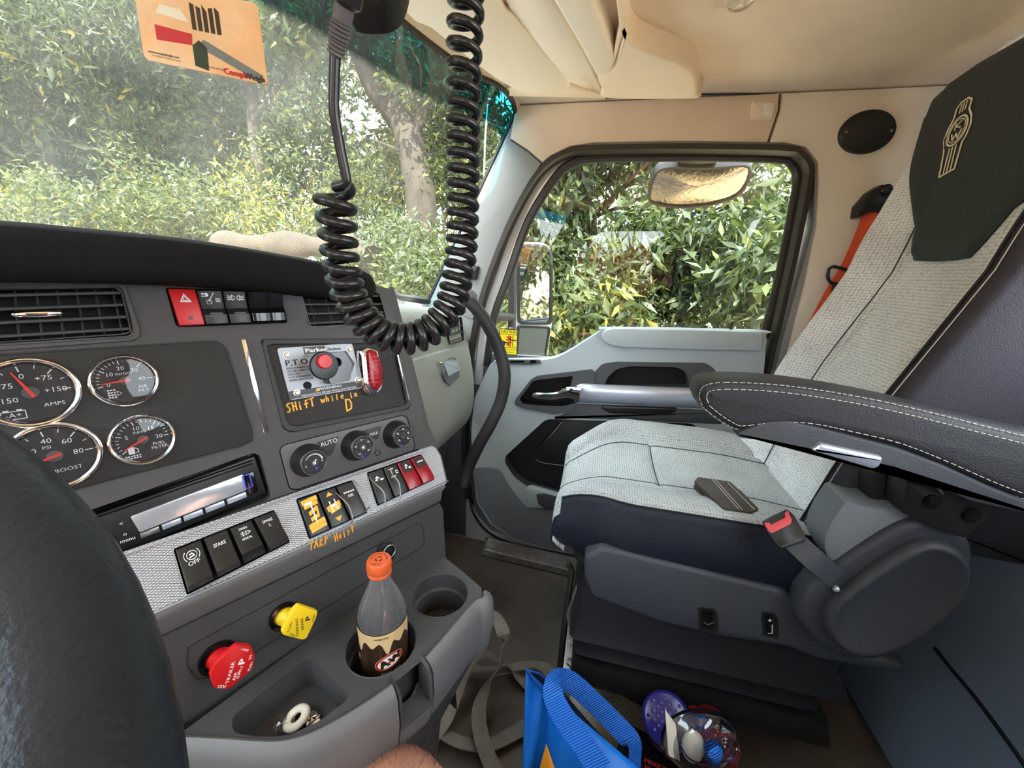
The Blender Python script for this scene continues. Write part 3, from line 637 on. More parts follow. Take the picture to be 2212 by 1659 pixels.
# ground
b = MB(); b.grid([[(x, y, ZG + .03 * math.sin(x * 2.1) * math.cos(y * 1.7)) for x in np.linspace(-40, 30, 40)] for y in np.linspace(-25, 40, 40)], 'ground'); b.build('ground', kind='structure')
b = MB(); b.grid([[(x, y, ZG + .05 + .02 * math.sin(x * 9) * math.cos(y * 7)) for x in np.linspace(-16, -1.9, 30)] for y in np.linspace(-14, 10, 30)], 'stubble'); b.build('harvested_field_strip', kind='structure')
D_, M__, L_, Y_, P_ = 'leaf_dark', 'leaf_mid', 'leaf_light', 'leaf_yellow', 'leaf_pale'
# main tree seen through the windshield right of the cord: lean trunk, limb reaching left
def far(x, y, d): return P3(x, y, d)
tb = far(915, 520, 5.2)
trunk = [Vector((tb.x, tb.y, ZG)), far(912, 490, 5.2), far(900, 380, 5.1), far(880, 290, 5.1), far(845, 235, 5.1), far(800, 170, 5.0), far(760, 60, 5.0), far(720, -60, 5.0)]
br = [([far(890, 300, 5.1), far(930, 200, 5.0), far(955, 60, 4.9), far(960, -80, 4.9)], .08), ([far(770, 100, 5.0), far(680, 90, 4.9), far(590, 85, 4.8), far(500, 60, 4.8)], .06), ([far(900, 340, 5.1), far(850, 320, 5.0), far(800, 300, 4.9)], .03)]
cl = clumps([far(600, -40, 4.6), far(800, -30, 4.6), far(1050, 60, 4.8)], 26, (.5, .5, .35), .35, .7)
cl2 = clumps([far(960, 130, 4.6), far(1090, 330, 5.2)], 8, (.15, .2, .2), .3, .5)
tree('broad_tree', 'tall tree with a thick leaning trunk seen through the windshield beside the coiled cord', trunk, .22, br, (cl[0] + cl2[0], cl[1] + cl2[1]), 9000, .13, [(D_, 4), (M__, 5), (L_, 2), (Y_, .6)])
tb = far(1000, 420, 6.6)
tree('sunlit_tree', 'yellow-green sunlit tree between the thick trunk and the windshield pillar', [Vector((tb.x, tb.y, ZG)), far(1000, 380, 6.6), far(1010, 200, 6.5), far(1000, 60, 6.5)], .07, [([far(1005, 260, 6.6), far(930, 180, 6.4)], .03), ([far(1005, 300, 6.6), far(1080, 220, 6.4)], .03)], clumps([far(860, 180, 6.4), far(960, 150, 6.6), far(1010, 320, 6.8), far(830, 380, 6.6)], 30, (.3, .3, .35), .3, .6), 11000, .11, [(M__, 4), (L_, 4), (Y_, 2), (D_, 3)])
# thin tree to the left, mostly shaded foliage
tb = far(560, 440, 6.5)
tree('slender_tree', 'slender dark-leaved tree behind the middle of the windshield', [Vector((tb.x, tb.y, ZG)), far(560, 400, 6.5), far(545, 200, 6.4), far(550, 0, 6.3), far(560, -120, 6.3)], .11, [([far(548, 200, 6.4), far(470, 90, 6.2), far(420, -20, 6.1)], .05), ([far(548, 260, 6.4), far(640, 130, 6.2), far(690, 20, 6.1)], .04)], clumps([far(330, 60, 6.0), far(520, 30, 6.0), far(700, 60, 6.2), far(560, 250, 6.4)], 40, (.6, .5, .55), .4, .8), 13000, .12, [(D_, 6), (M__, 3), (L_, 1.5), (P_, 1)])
tb = far(110, 420, 6.0)
tree('willowy_tree', 'fine-leaved tree at the hazy left end of the windshield', [Vector((tb.x, tb.y, ZG)), far(110, 350, 6.0), far(90, 150, 5.9), far(60, -50, 5.9)], .1, [([far(100, 220, 6), far(200, 80, 5.8), far(260, -30, 5.8)], .04), ([far(100, 260, 6), far(30, 120, 5.8), far(-60, 20, 5.8)], .04)], clumps([far(-150, 40, 5.8), far(100, 0, 5.8), far(300, 120, 6.2), far(150, 260, 6.2)], 40, (.6, .5, .6), .4, .8), 15000, .11, [(D_, 4), (M__, 4), (P_, 4), (L_, 1)], aspect=.2, droop=.6)
# row of bushes along the lower edge of the windshield
bs = [(60, 430, 4.6, 'yellow-green bush low in the left corner of the windshield', [(M__, 3), (L_, 4), (Y_, 1.2), (P_, 2)]), (230, 440, 5.0, 'bright lime bush above the dash at the left of the windshield', [(M__, 4), (L_, 4), (Y_, 1), (P_, 2)]), (430, 440, 5.0, 'green bush above the middle of the dash', [(M__, 4), (L_, 4), (P_, 2), (Y_, 1)]), (600, 470, 4.8, 'bush with orange-yellow leaves above the fallen log', [(M__, 3), (L_, 3), (Y_, 3)]), (810, 430, 5.6, 'sunlit yellow bush just left of the thick trunk', [(M__, 4), (L_, 4), (Y_, 2), (D_, 2)]), (880, 560, 4.0, 'pale green bush in the lower right corner of the windshield', [(M__, 3), (P_, 5), (L_, 3)]), (1000, 430, 5.6, 'yellow-green bush between the thick trunk and the windshield pillar', [(M__, 4), (L_, 4), (Y_, 1.5), (D_, 2)])]
for x, y, d, lb, mw in bs:
    c = [far(x + random.gauss(0, 75), y + random.gauss(15, 45), d + random.gauss(0, .3)) for _ in range(16)]; c = [Vector((p.x, p.y, max(p.z, ZG + .3))) for p in c]
    c += [Vector((p.x, p.y, (p.z + ZG) / 2 + .1)) for p in c[::2]]
    bush('leafy_bush', lb, c, [(.38, .38, .3)] * len(c), 6500, .075, mw, group='bushes beyond the windshield')
# dense thicket farther back fills the view
def wallc(pts, n, z0, z1, r):
    out = []
    for _ in range(n):
        t = random.random() * (len(pts) - 1); i = int(t); p = Vector(pts[i]).lerp(Vector(pts[i + 1]), t - i); out.append(Vector((p.x + random.gauss(0, .5), p.y + random.gauss(0, .5), random.uniform(z0, z1))))
    return out, [(r, r, r * .8)] * n
cc, rr_ = wallc([(-9, 8.5), (-4, 9.5), (0, 9.5), (5, 9.2), (8, 7)], 130, ZG + .3, 6.2, .95)
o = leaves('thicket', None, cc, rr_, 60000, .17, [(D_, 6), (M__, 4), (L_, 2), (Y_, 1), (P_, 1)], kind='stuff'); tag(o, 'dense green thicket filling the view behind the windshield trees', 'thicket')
cc, rr_ = wallc([(-14, 13), (-6, 14.5), (4, 14.5), (12, 11)], 210, ZG + .5, 10.5, 1.9)
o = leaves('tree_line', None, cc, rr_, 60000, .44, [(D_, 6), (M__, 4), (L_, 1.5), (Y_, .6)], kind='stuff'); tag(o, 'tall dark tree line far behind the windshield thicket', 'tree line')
# fallen log beyond the hood
b = MB(); lg = [far(470, 530, 3.9), far(560, 528, 3.9), far(680, 532, 3.9), far(760, 535, 3.8), far(800, 560, 3.7)]; lg = catmull(lg, 4); b.tube(lg, [.11 + .03 * math.sin(i * 1.3) for i in range(len(lg))], 12, 'log'); b.build('fallen_log', label='weathered pale fallen log just beyond the dash top', cat='log')
# tree and shrubs right beside the passenger window
tb = Vector((3.3, .35, ZG))
tree('window_tree', 'broad-leaved tree crowding the upper part of the side window', [Vector((3.5, .28, ZG)), far(1268, 560, 3.4), far(1262, 440, 3.4), far(1252, 330, 3.4), far(1240, 200, 3.4)], .085, [([far(1262, 440, 3.4), far(1400, 300, 3.2), far(1560, 200, 3.1)], .03), ([far(1255, 360, 3.4), far(1160, 250, 3.2)], .03)], clumps([far(1130, 330, 3.1), far(1300, 330, 2.9), far(1500, 340, 2.8), far(1700, 340, 2.9)], 26, (.2, .25, .25), .22, .42), 6500, .11, [(D_, 3), (M__, 6), (P_, 3), (L_, 2.5), (Y_, .6)], bark='bark_red', aspect=.3, droop=.6)
for k, (x, y, d, lb, mw) in enumerate([(1640, 560, 2.5, 'large-leaved green shrub filling the right side of the side window', [(M__, 5), (P_, 4), (D_, 2), (L_, 2)]), (1400, 600, 2.9, 'dense green shrub filling the middle of the side window', [(M__, 5), (P_, 4), (D_, 3), (L_, 2)]), (1150, 640, 3.4, 'yellowish shrub seen past the side mirror', [(M__, 3), (L_, 5), (Y_, 3), (P_, 2)]), (1290, 720, 2.6, 'low yellow-green shrub above the door armrest', [(M__, 4), (L_, 4), (Y_, 2), (P_, 2)])]):
    c = [far(x + random.gauss(0, 75), y + random.gauss(0, 75), d + random.gauss(0, .22)) for _ in range(22)]; c = [Vector((max(p.x, 2.05), p.y, max(p.z, ZG + .3))) for p in c]
    bush('side_shrub', lb, c, [(.24, .26, .24)] * len(c), 5200, .105, mw, group='shrubs beside the passenger door', droop=.5, aspect=.3)
cc, rr_ = wallc([(-1, -15), (3, -14), (6.5, -11), (8.2, -8), (8.4, -2), (8.4, 4), (9.5, 9)], 150, ZG + .3, 6.6, 1.1)
o = leaves('hedge_thicket', None, cc, rr_, 52000, .25, [(D_, 5), (M__, 5), (L_, 3), (Y_, 2), (P_, 2)], kind='stuff'); tag(o, 'shady thicket behind the shrubs beyond the side window', 'thicket')
# standing corn on the driver side (seen only as a reflection)
n = 5200; cs = np.column_stack([rng.uniform(-8.5, -5.5, n), rng.uniform(-13, 12, n), rng.uniform(ZG + .2, ZG + 2.75, n)])
o = leaves('standing_corn', None, cs, np.full((n, 3), .12), 26000, .5, [('corn', 6), (Y_, 1)], kind='stuff', aspect=.13, droop=-.3); tag(o, 'dry brown standing corn mirrored in the side window', 'corn')
# ---- truck mirror outside the passenger window
fm = Fr((1.62, .36, .9), (.45, -1, 0), (-1, -.5, -.04))
t = thing('side_mirror', 'tall white-backed truck mirror outside the front of the side window', 'mirror', (1.62, .36, .45))
def mo(pts, n=0): return fm.pxs(pts, n)
b = MB(); b.prism(fm, fillet(mo([(1113, 535), (1125, 522), (1180, 524), (1196, 540), (1196, 700), (1185, 775), (1100, 775)]), .02), -.07, -.004, 'white_metal', .02); b.build('mirror_housing', t, label='white mirror housing')
b = MB(); b.ring(fm, fillet(mo([(1116, 540), (1128, 526), (1180, 528), (1194, 545), (1193, 702), (1117, 700)]), .02), fillet(mo([(1124, 545), (1132, 533), (1178, 535), (1187, 548), (1186, 697), (1123, 695)]), .02), -.006, .006, 'rubber')
b.ring(fm, fillet(mo([(1116, 703), (1190, 706), (1180, 774), (1112, 772)]), .008), fillet(mo([(1123, 708), (1184, 710), (1175, 769), (1119, 768)]), .008), -.006, .006, 'rubber'); b.build('mirror_frame', t)
b = MB(); b.prism(fm, fillet(mo([(1122, 545), (1132, 532), (1178, 534), (1188, 548), (1187, 698), (1122, 696)]), .02), -.004, .001, 'mirror_glass'); b.build('mirror_glass', t)
b = MB(); b.prism(fm, fillet(mo([(1122, 707), (1185, 709), (1176, 770), (1118, 769)]), .008), -.004, .001, 'mirror_glass'); b.build('convex_mirror_glass', t)
b = MB(); b.tube([P3(1106, 470, 1.5), P3(1108, 560, 1.52), P3(1106, 690, 1.52), P3(1100, 800, 1.52)], .016, 10, 'rubber'); b.tube([P3(1108, 686, 1.52), P3(1060, 684, 1.42)], .016, 10, 'rubber'); b.tube([P3(1106, 560, 1.52), P3(1130, 560, 1.6)], .012, 8, 'rubber'); b.build('mirror_bracket', t)
# look-down mirror over the door
t = thing('look_down_mirror', 'wide convex look-down mirror hanging outside the top of the side window', 'mirror', (1.5, -.22, 1.27))
fq = Fr((1.50, -.25, 1.3), (-.05, -1, 0), (-1, -.05, -1.15))
lo = catmull([(x, y, 0) for x, y in ((1402, 432), (1408, 395), (1422, 368), (1450, 360), (1520, 362), (1600, 356), (1620, 362), (1616, 392), (1592, 422), (1540, 440), (1470, 447), (1420, 441))], 4, True); lo = [fq.px(p.x, p.y) for p in lo]
b = MB(); n0 = inset(clean(ccw(lo)), .004); cpt = Vector((sum(p[0] for p in n0) / len(n0), sum(p[1] for p in n0) / len(n0))); rr = []
for s_ in (1, .8, .6, .4, .2, .02): rr.append([fq(*(cpt + (Vector(p) - cpt) * s_), .016 * (1 - s_ * s_)) for p in n0])
b.rings(rr, 'mirror_ground_tint', cap0=False); b.build('mirror_glass', t)
b = MB(); b.ring(fq, [tuple(p) for p in inset(clean(ccw(lo)), -.004)], lo and inset(clean(ccw(lo)), .005), -.03, .006, 'rubber'); q = clean(ccw(lo)); b.rings([[fq(u, v, -.005) for u, v in q], [fq(cpt.x + (u - cpt.x) * .8, cpt.y + (v - cpt.y) * .8, -.06) for u, v in q]], 'plastic_black'); b.build('mirror_housing', t)
b = MB(); b.box(fq, fq.px(1510, 352)[0] - .06, fq.px(1510, 352)[0] + .05, fq.px(1510, 352)[1] - .01, fq.px(1510, 352)[1] + .05, -.05, -.0, 'plastic_black', .008); b.build('mirror_bracket', t)
b = MB(); b.tube([P3(1053, 225, 2.3), P3(1048, 300, 2.35), P3(1045, 390, 2.4), P3(1040, 560, 2.4)], .006, 8, 'alu'); b.build('antenna', label='thin gray antenna standing outside the right edge of the windshield', cat='antenna')
# hood in front of the windshield (white), below the sight line
b = MB(); b.grid([[(x, y, .86 - .02 * (y - 1.1) ** 2 - .35 * max(0, abs(x - .37) - .55) ** 2 - .06 * (y - 1.1)) for x in np.linspace(-.45, 1.2, 16)] for y in np.linspace(1.08, 2.4, 10)], 'white_metal'); b.build('truck_hood', label='white truck hood beyond the windshield', cat='hood')
# ================================================================= DASHBOARD
dash = thing('dashboard', 'gray wraparound dashboard with gauges, switches and air vents', 'dashboard', (.5, .55, 0))
A = lambda pts, n=0.0: FA.pxs(pts, n)
n1 = 0.0
vent1 = fillet(A([(-160, 625), (258, 619), (270, 635), (287, 712), (280, 725), (-160, 752)]), .005)
hazo = fillet(A([(357, 621), (603, 629), (621, 694), (617, 698), (385, 707), (379, 700)]), .003)
vent2 = fillet(A([(650, 627), (818, 631), (838, 698), (832, 701), (672, 707), (666, 700)]), .004)
pto = fillet(A([(562, 732), (838, 731), (858, 745), (889, 868), (884, 884), (628, 935), (610, 926)]), .006)
hvac = fillet(A([(602, 972), (612, 960), (868, 896), (880, 900), (897, 962), (894, 974), (640, 1060), (624, 1056)]), .005)
ster = fillet(A([(150, 1118), (548, 978), (562, 984), (586, 1070), (580, 1080), (300, 1195), (150, 1260)]), .005)
topL, topR = FA.px(-260, 585), FA.px(842, 632)
botR = FA.px(935, 963); botL = (FA.px(-260, 1000)[0] - .1, FB.O.dot(FA.V) - FA.O.dot(FA.V))
vb = FA.px(600, 1068)[1]
outline = [(-.62, FA.px(0, 600)[1] + .03), (topR[0] - .05, topR[1] + .02), (topR[0], topR[1] + .006), (botR[0] - .012, vb + .03), (botR[0], vb - .005), (-.62, vb - .005)]
b = MB(); b.plate(FA, outline, [vent1, hazo, vent2, pto, hvac, ster], 0, 'dash', depth=[.03, .02, .03, .012, .004, .02], wm='dash_dark')
# side return of the panel towards the glove box
sd = [outline[1], outline[2], outline[3], outline[4]]; sd = fillet([(outline[1][0] - .02, outline[1][1])] + sd[1:], .01)
rows = [[FA(u, v, 0) for u, v in [outline[2], outline[3], outline[4]]]]
rows = []
for k in range(7):
    a = math.pi / 2 * k / 6; r = .018
    rows.append([FA(u + r * math.sin(a), v - (.0), -r * (1 - math.cos(a))) for u, v in ((topR[0], topR[1] + .01), (botR[0] - .012, vb + .03), (botR[0], vb - .005))])
rows.append([FA(u + .03, v, -.20) for u, v in ((topR[0], topR[1] + .01), (botR[0] - .012, vb + .03), (botR[0], vb - .005))])
b.grid(rows, 'dash'); b.build('panel', dash)
# cowl hood over the panel
b = MB(); cw = [(-700, 455), (-300, 462), (5, 472), (200, 490), (400, 511), (550, 534), (700, 562), (790, 580), (838, 596)]
top = [hit(x, y, FA.O + FA.N * .022, Vector((FA.N.x, FA.N.y, 0))) for x, y in cw]; top = catmull(top, 4); back = Vector((.25, 1, 0)).normalized(); secs = []
for i, p in enumerate(top):
    t = i / (len(top) - 1); hgt = interp([0, .62, .9, 1], [.054, .050, .046, .035], t); sh = interp([0, .9, 1], [0, 0, .03], t)
    p = p + back * sh
    sec = [p + back * .40 + ZV * -.05, p + back * .2 + ZV * -.004, p + back * .06, p + back * .02 - ZV * .001, p + back * .006 - ZV * .006, p - ZV * .016, p - ZV * (hgt - .012) + back * .0, p - ZV * hgt + back * .008, p - ZV * (hgt + .004) + back * .03, p - ZV * (hgt + .02) + back * .2]
    secs.append(sec)
b.rings(secs, 'dash_pad', cap0=True, cap1=False, closed=True)
e = secs[-1]; c = sum((Vector(q) for q in e), Vector()) / len(e) + Vector((.03, .02, -.008)); b.rings([e, [c + (Vector(q) - c) * .75 + UD * .022 for q in e], [c + (Vector(q) - c) * .1 + UD * .034 for q in e]], 'dash_pad', cap0=False)
b.build('cowl', dash, label='black padded cowl along the top of the dashboard', smooth=60)
# ---- air vents
def vent(op, frame, hb, vbars, name='air_vent', parent=dash, tab=None, lab=None):
    """op: four corners TL TR BR BL in uv"""
    g = lambda u, v, n=0.0: frame(*bil(op, u, 1 - v), n)
    b = MB(); b.add([g(0, 0, -.028), g(1, 0, -.028), g(1, 1, -.028), g(0, 1, -.028)], [(0, 1, 2, 3)], 'cavity')
    W_ = (Vector(op[1]) - Vector(op[0])).length; H_ = (Vector(op[0]) - Vector(op[3])).length
    for k in range(hb):
        t = (k + .5) / hb if hb > 1 else .5; b.tube([g(.01, t, -.004), g(.5, t, -.003), g(.985, t, -.004)], .0018, 6, 'dash', flat=1)
        b.rings([[g(.01, t - .02, -.005), g(.01, t + .02, -.006), g(.01, t + .06, -.02), g(.01, t + .04, -.02)], [g(.985, t - .01, -.006), g(.985, t + .02, -.006), g(.985, t + .06, -.02), g(.985, t + .04, -.02)]], 'plastic_black')
    for k in range(vbars): t = (k + .5) / vbars; b.tube([g(t, .01, -.011), g(t, .99, -.011)], .0011, 6, 'rubber')
    o = [(0, 0), (1, 0), (1, 1), (0, 1)]; b.ring(frame, fillet([tuple(bil(op, *p)) for p in o], .004), fillet([tuple(bil(op, u + (.012 if u == 0 else -.012), v + (.035 if v == 0 else -.035))) for u, v in o], .004), -.01, -.001, 'plastic_black')
    v = b.build(name, parent, label=lab)
    if tab:
        b = MB(); p = FA(*FA.px(*tab), .001); b.rings([[p + FA.U * x + FA.V * (r * math.sin(a)) + FA.N * (r * .6 * math.cos(a) + .002) for a in np.linspace(0, 2 * math.pi, 13)[:-1]] for x, r in ((-.017, .001), (-.015, .003), (-.006, .0038), (.006, .0038), (.015, .003), (.017, .001))], 'chrome'); b.build('vent_tab', v, label='shiny chrome vent tab')
    return v
vent(A([(-160, 625), (262, 618), (287, 722), (-160, 752)]), FA, 4, 9, tab=(82, 678), lab='large air vent left of the hazard switch')
vent(A([(649, 626), (819, 630), (840, 699), (670, 708)]), FA, 4, 5, lab='smaller air vent behind the coiled cord')
# raised lip round the big vent
b = MB(); b.ring(FA, fillet(A([(-170, 600), (250, 595), (268, 605), (308, 722), (296, 736), (-170, 770)], .003), .01), fillet(A([(-160, 618), (252, 616), (264, 622), (291, 720), (286, 728), (-160, 757)], .003), .006), -.002, .003, 'dash'); b.build('vent_surround', dash)
# ---- rocker switches
def rocker(f, c, name, m='plastic_black', label=None, prof=None, parent=dash, split=.45, th=.011, m2=None, txt=None, tabm=None, bevel=.0012):
    """c four corners TL TR BR BL (uv)"""
    b = MB(); g = lambda u, v, n=0.0: f(*bil(c, u, 1 - v), n)
    prof = prof or [(0, .0), (.02, th), (.28, th * 1.05), (split, th * .55), (split + .02, th * .5), (.97, th * .95), (1, th * .8), (1, 0)]
    L = [(u, .5 - .5 * math.cos(math.pi * u)) for u in (0, 1)]
    secs = []
    for u, k in ((0, .82), (.03, .95), (.08, 1), (.92, 1), (.97, .95), (1, .82)): secs.append([g(u, v, n * k) for v, n in prof])
    # top half may have another material
    s0 = len(b.f); b.rings(secs, m)
    if txt: txt(b, lambda u, v, n=0.0: g(u, v, interp([p[0] for p in prof[1:-1]], [p[1] for p in prof[1:-1]], v) + .0003 + n))
    if tabm: b.add([g(.2, .22, th * 1.08), g(.9, .22, th * 1.08), g(.8, .34, th * .98), g(.3, .34, th * .98)], [(0, 1, 2, 3)], tabm)
    return b.build(name, parent, label=label, smooth=30)
def cell(c, k, n, pad=.03, v0=0.0, v1=1.0):
    a, d = (k + pad) / n, (k + 1 - pad) / n; return [tuple(bil(c, a, v0)), tuple(bil(c, d, v0)), tuple(bil(c, d, v1)), tuple(bil(c, a, v1))]
hz4 = A([(361, 624), (607, 630), (618, 695), (386, 705)], 0)
def t_haz(b, g):
    for s_, w in ((.17, .03), (.09, .02)):
        P = [(.5, .72 + s_ * .75), (.5 - s_ * 1.15, .72 - s_ * .45), (.5 + s_ * 1.15, .72 - s_ * .45)]; 
        for p, q in zip(P, P[1:] + P[:1]): b.stroke(g, [p, q], w, .0004, 'white_ink', .0001)
    b.add([g(.5 + .1 * math.cos(a), .2 + .05 * math.sin(a), .0003) for a in np.linspace(0, 6.28, 13)[:-1]], [tuple(range(12))], 'gauge_hub')
def t_lamp(b, g):
    b.add([g(.28 + .12 * math.cos(a), .86 + .06 * math.sin(a), .0003) for a in np.linspace(-1.6, 1.6, 9)], [tuple(range(9))], 'white_ink')
    for k in range(3): b.stroke(g, [(.12, .82 + .04 * k), (.26, .82 + .04 * k)], .02, .0003, 'white_ink', .0001)
    b.stroke(g, [(.38, .68), (.62, .92)], .025, .0003, 'white_ink', .0001)
    for a in np.linspace(0, 6.28, 9)[:-1]: b.stroke(g, [(.38 + .08 * math.cos(a), .66 + .05 * math.sin(a)), (.38 + .13 * math.cos(a), .66 + .08 * math.sin(a))], .02, .0003, 'white_ink', .0001)
    for k in range(3): b.stroke(g, [(.66, .68 + .035 * k), (.86, .66 + .045 * k)], .018, .0003, 'white_ink', .0001)
def t_lamp2(b, g):
    for sx in (-1, 1):
        for k in range(3): b.stroke(g, [(.5 + sx * .2, .74 + .045 * k), (.5 + sx * .36, .73 + .055 * k)], .02, .0003, 'white_ink', .0001)
        P = [(.5 + sx * .17, .71), (.5 + sx * .17, .86), (.5 + sx * .06, .82), (.5 + sx * .06, .75), (.5 + sx * .17, .71)]; b.stroke(g, P, .02, .0003, 'white_ink', .0001)
b = MB(); b.plate(FA, hazo, [], -.018, 'cavity'); b.build('switch_recess', dash)
rocker(FA, cell(hz4, 0, 4.75, .01, 0, 1), 'hazard_switch', 'red_plastic', 'red hazard switch with a white triangle', prof=[(0, 0), (.02, .008), (.15, .009), (.9, .006), (.98, .005), (1, 0)], txt=t_haz)
rocker(FA, cell(hz4, 1, 4.75, .02, .04, 1), 'rocker_switch', txt=t_lamp, tabm='gauge_hub', label='black switch with headlamp and sun symbols beside the red hazard switch')
rocker(FA, cell(hz4, 2, 4.75, .02, .04, 1), 'rocker_switch', txt=t_lamp2, tabm='gauge_hub', label='black switch with two small lamp symbols')
rocker(FA, cell(hz4, 3, 4.75, .04, .04, .98), 'switch_blank', 'plastic_gloss'); rocker(FA, [tuple(bil(hz4, 3.85 / 4.75, .04)), tuple(bil(hz4, .99, .04)), tuple(bil(hz4, .99, .98)), tuple(bil(hz4, 3.85 / 4.75, .98))], 'switch_blank', 'plastic_gloss')
# ---- gauge cluster panel
gp = fillet(A([(-160, 776), (0, 768), (465, 737), (485, 744), (548, 945), (541, 957), (195, 1047), (-160, 1150)], .002), .008)
b = MB(); b.prism(FA, gp, -.001, .0025, 'dash_wood', .001); b.ring(FA, [tuple(p) for p in inset(clean(ccw(gp)), -.002)], gp, 0, .0012, 'rubber'); b.build('gauge_panel', dash, label='dark brushed panel holding the round gauges')
def gauge(cx, cy, R, lab, nums, a0, a1, nmaj, nmin, unit, name2, val, icon=None, redz=None, unit_pos=(0, .33), name_pos=(.42, -.42)):
    c = FA.px(cx, cy, .004); O = FA(*c, 0); Rm = R
    f = lambda u, v, n=0.0: O + FA.U * (u * Rm) + FA.V * (v * Rm) + FA.N * (n + .004)
    b = MB(); b.rings([[f(math.cos(t) * r, math.sin(t) * r, h) for t in np.linspace(0, 2 * math.pi, 49)[:-1]] for r, h in ((.8, -.001), (.8, -.0005))], 'gauge_face', cap0=False)
    def pol(a, r): return (r * math.cos(R_(a)), r * math.sin(R_(a)))
    nt = (nmaj - 1) * nmin
    for k in range(nt + 1):
        a = a0 + (a1 - a0) * k / nt; big = k % nmin == 0; mm = 'red_ink' if redz and redz[0] <= k / nt <= redz[1] and not big else 'white_ink'
        b.stroke(f, [pol(a, .76), pol(a, .62 if big else .68)], .028 if big else .02, .0001, mm, .0001)
    for k, s_ in enumerate(nums):
        if s_: a = a0 + (a1 - a0) * k / (len(nums) - 1); b.text(f, s_, *pol(a, .47), .2, .0002, 'white_ink', sx=1.1)
    if unit: b.text(f, unit, *unit_pos, .13, .0002, 'white_ink', sx=1.15)
    for k, s_ in enumerate(name2): b.text(f, s_, name_pos[0], name_pos[1] - .15 * k, .15, .0002, 'white_ink', sx=1.15)
    if icon: icon(b, f)
    gg = b.build('gauge', dash, label=lab, smooth=30)
    b = MB(); b.rings([[f(math.cos(t) * r, math.sin(t) * r, h) for t in np.linspace(0, 2 * math.pi, 65)[:-1]] for r, h in ((1.0, -.003), (1.0, .002), (.97, .0045), (.92, .0058), (.87, .0045), (.83, .002), (.80, -.0005))], 'chrome', cap0=False, cap1=False); b.build('bezel', gg, label='polished chrome gauge bezel', smooth=80)
    b = MB(); b.rings([[f(math.cos(t) * r, math.sin(t) * r, h) for t in np.linspace(0, 2 * math.pi, 25)[:-1]] for r, h in ((.17, 0), (.17, .0012), (.15, .0016), (.0, .0016))], 'gauge_hub', cap0=False, cap1=False); d = Vector(pol(val, 1)); q = Vector((-d.y, d.x)); p0, p1 = -d * .14, d * .66
    b.prism(f, [tuple(p0 - q * .045), tuple(p1 - q * .015), tuple(p1 + q * .015), tuple(p0 + q * .045)], .0017, .0024, 'needle'); b.build('needle', gg, label='red gauge needle')
    b = MB(); b.rings([[f(math.cos(t) * r, math.sin(t) * r, h) for t in np.linspace(0, 2 * math.pi, 33)[:-1]] for r, h in ((.82, .0030), (.5, .0034), (.01, .0036))], 'gauge_lens', cap0=False, cap1=False); b.build('lens', gg, smooth=80)
    return gg
def i_batt(b, f):
    for P in ([(-.62, -.52), (-.18, -.52), (-.18, -.74), (-.62, -.74), (-.62, -.52)],): b.stroke(f, [(x, y + .06) for x, y in P], .02, .0002, 'white_ink', .0001)
    b.text(f, '-A+', -.40, -.57, .17, .0002, 'white_ink', sx=1.1)
    for x in (-.52, -.28): b.stroke(f, [(x - .04, -.43), (x + .04, -.43)], .04, .0002, 'white_ink', .0001)
def i_filt(b, f):
    for i in range(4):
        for j in range(3): b.stroke(f, [(-.52 + .08 * j, -.3 - .09 * i), (-.49 + .08 * j, -.3 - .09 * i)], .05, .0002, 'white_ink', .0001)
    b.stroke(f, [(-.28, -.36), (-.16, -.44), (-.28, -.52), (-.28, -.36)], .015, .0002, 'white_ink', .0001)
def i_fuel(b, f):
    b.prism(f, [(-.48, -.48), (-.30, -.48), (-.30, -.22), (-.48, -.22)], 0, .0003, 'white_ink'); b.stroke(f, [(-.28, -.26), (-.2, -.32), (-.2, -.44), (-.27, -.44)], .025, .0002, 'white_ink', .0001)
    for i in range(2):
        for j in range(6): b.stroke(f, [(-.6 + .08 * j, -.56 - .08 * i), (-.57 + .08 * j, -.56 - .08 * i)], .045, .0002, 'white_ink', .0001)
_A = FA
gauge(270, 822, .0305, 'round chrome-ringed gauge marked AIR FILT, top row', ['0', '10', '20', '30', '40'], 192, 0, 5, 5, 'INH2O', ['AIR', 'FILT'], 184, i_filt, (.55, 1), (0, .26), (.45, -.3))
gauge(309, 949, .0305, 'round chrome-ringed gauge marked FUEL FILTER', ['0', '5', '10', '15', '20'], 212, 0, 5, 5, 'INHG', ['FUEL', 'FILTER'], 205, i_fuel, None, (-.05, .3), (.42, -.26))
gauge(66, 848, .0365, 'larger chrome-ringed gauge marked AMPS at the left edge', ['-150', '-75', '0', '+75', '+150'], 200, 0, 5, 2, None, ['AMPS'], 112, i_batt, None, (0, .3), (.38, -.4))
gauge(118, 985, .0365, 'larger chrome-ringed BOOST gauge half hidden by the steering wheel', ['0', '20', '40', '60', '80'], 200, 0, 5, 2, 'PSI', ['BOOST'], 195, None, None, (-.1, .28), (.2, -.45))
for x0, y0, x1, y1, x2, y2, x3, y3 in ((521, 733, 531, 733, 581, 933, 569, 935), (855, 752, 860, 752, 886, 865, 880, 868)):
    b = MB(); b.prism(FA, A([(x0, y0), (x1, y1), (x2, y2), (x3, y3)], .003), 0, .003, 'chrome', .001); b.build('trim_strip', dash, label='thin bright metal trim strip')
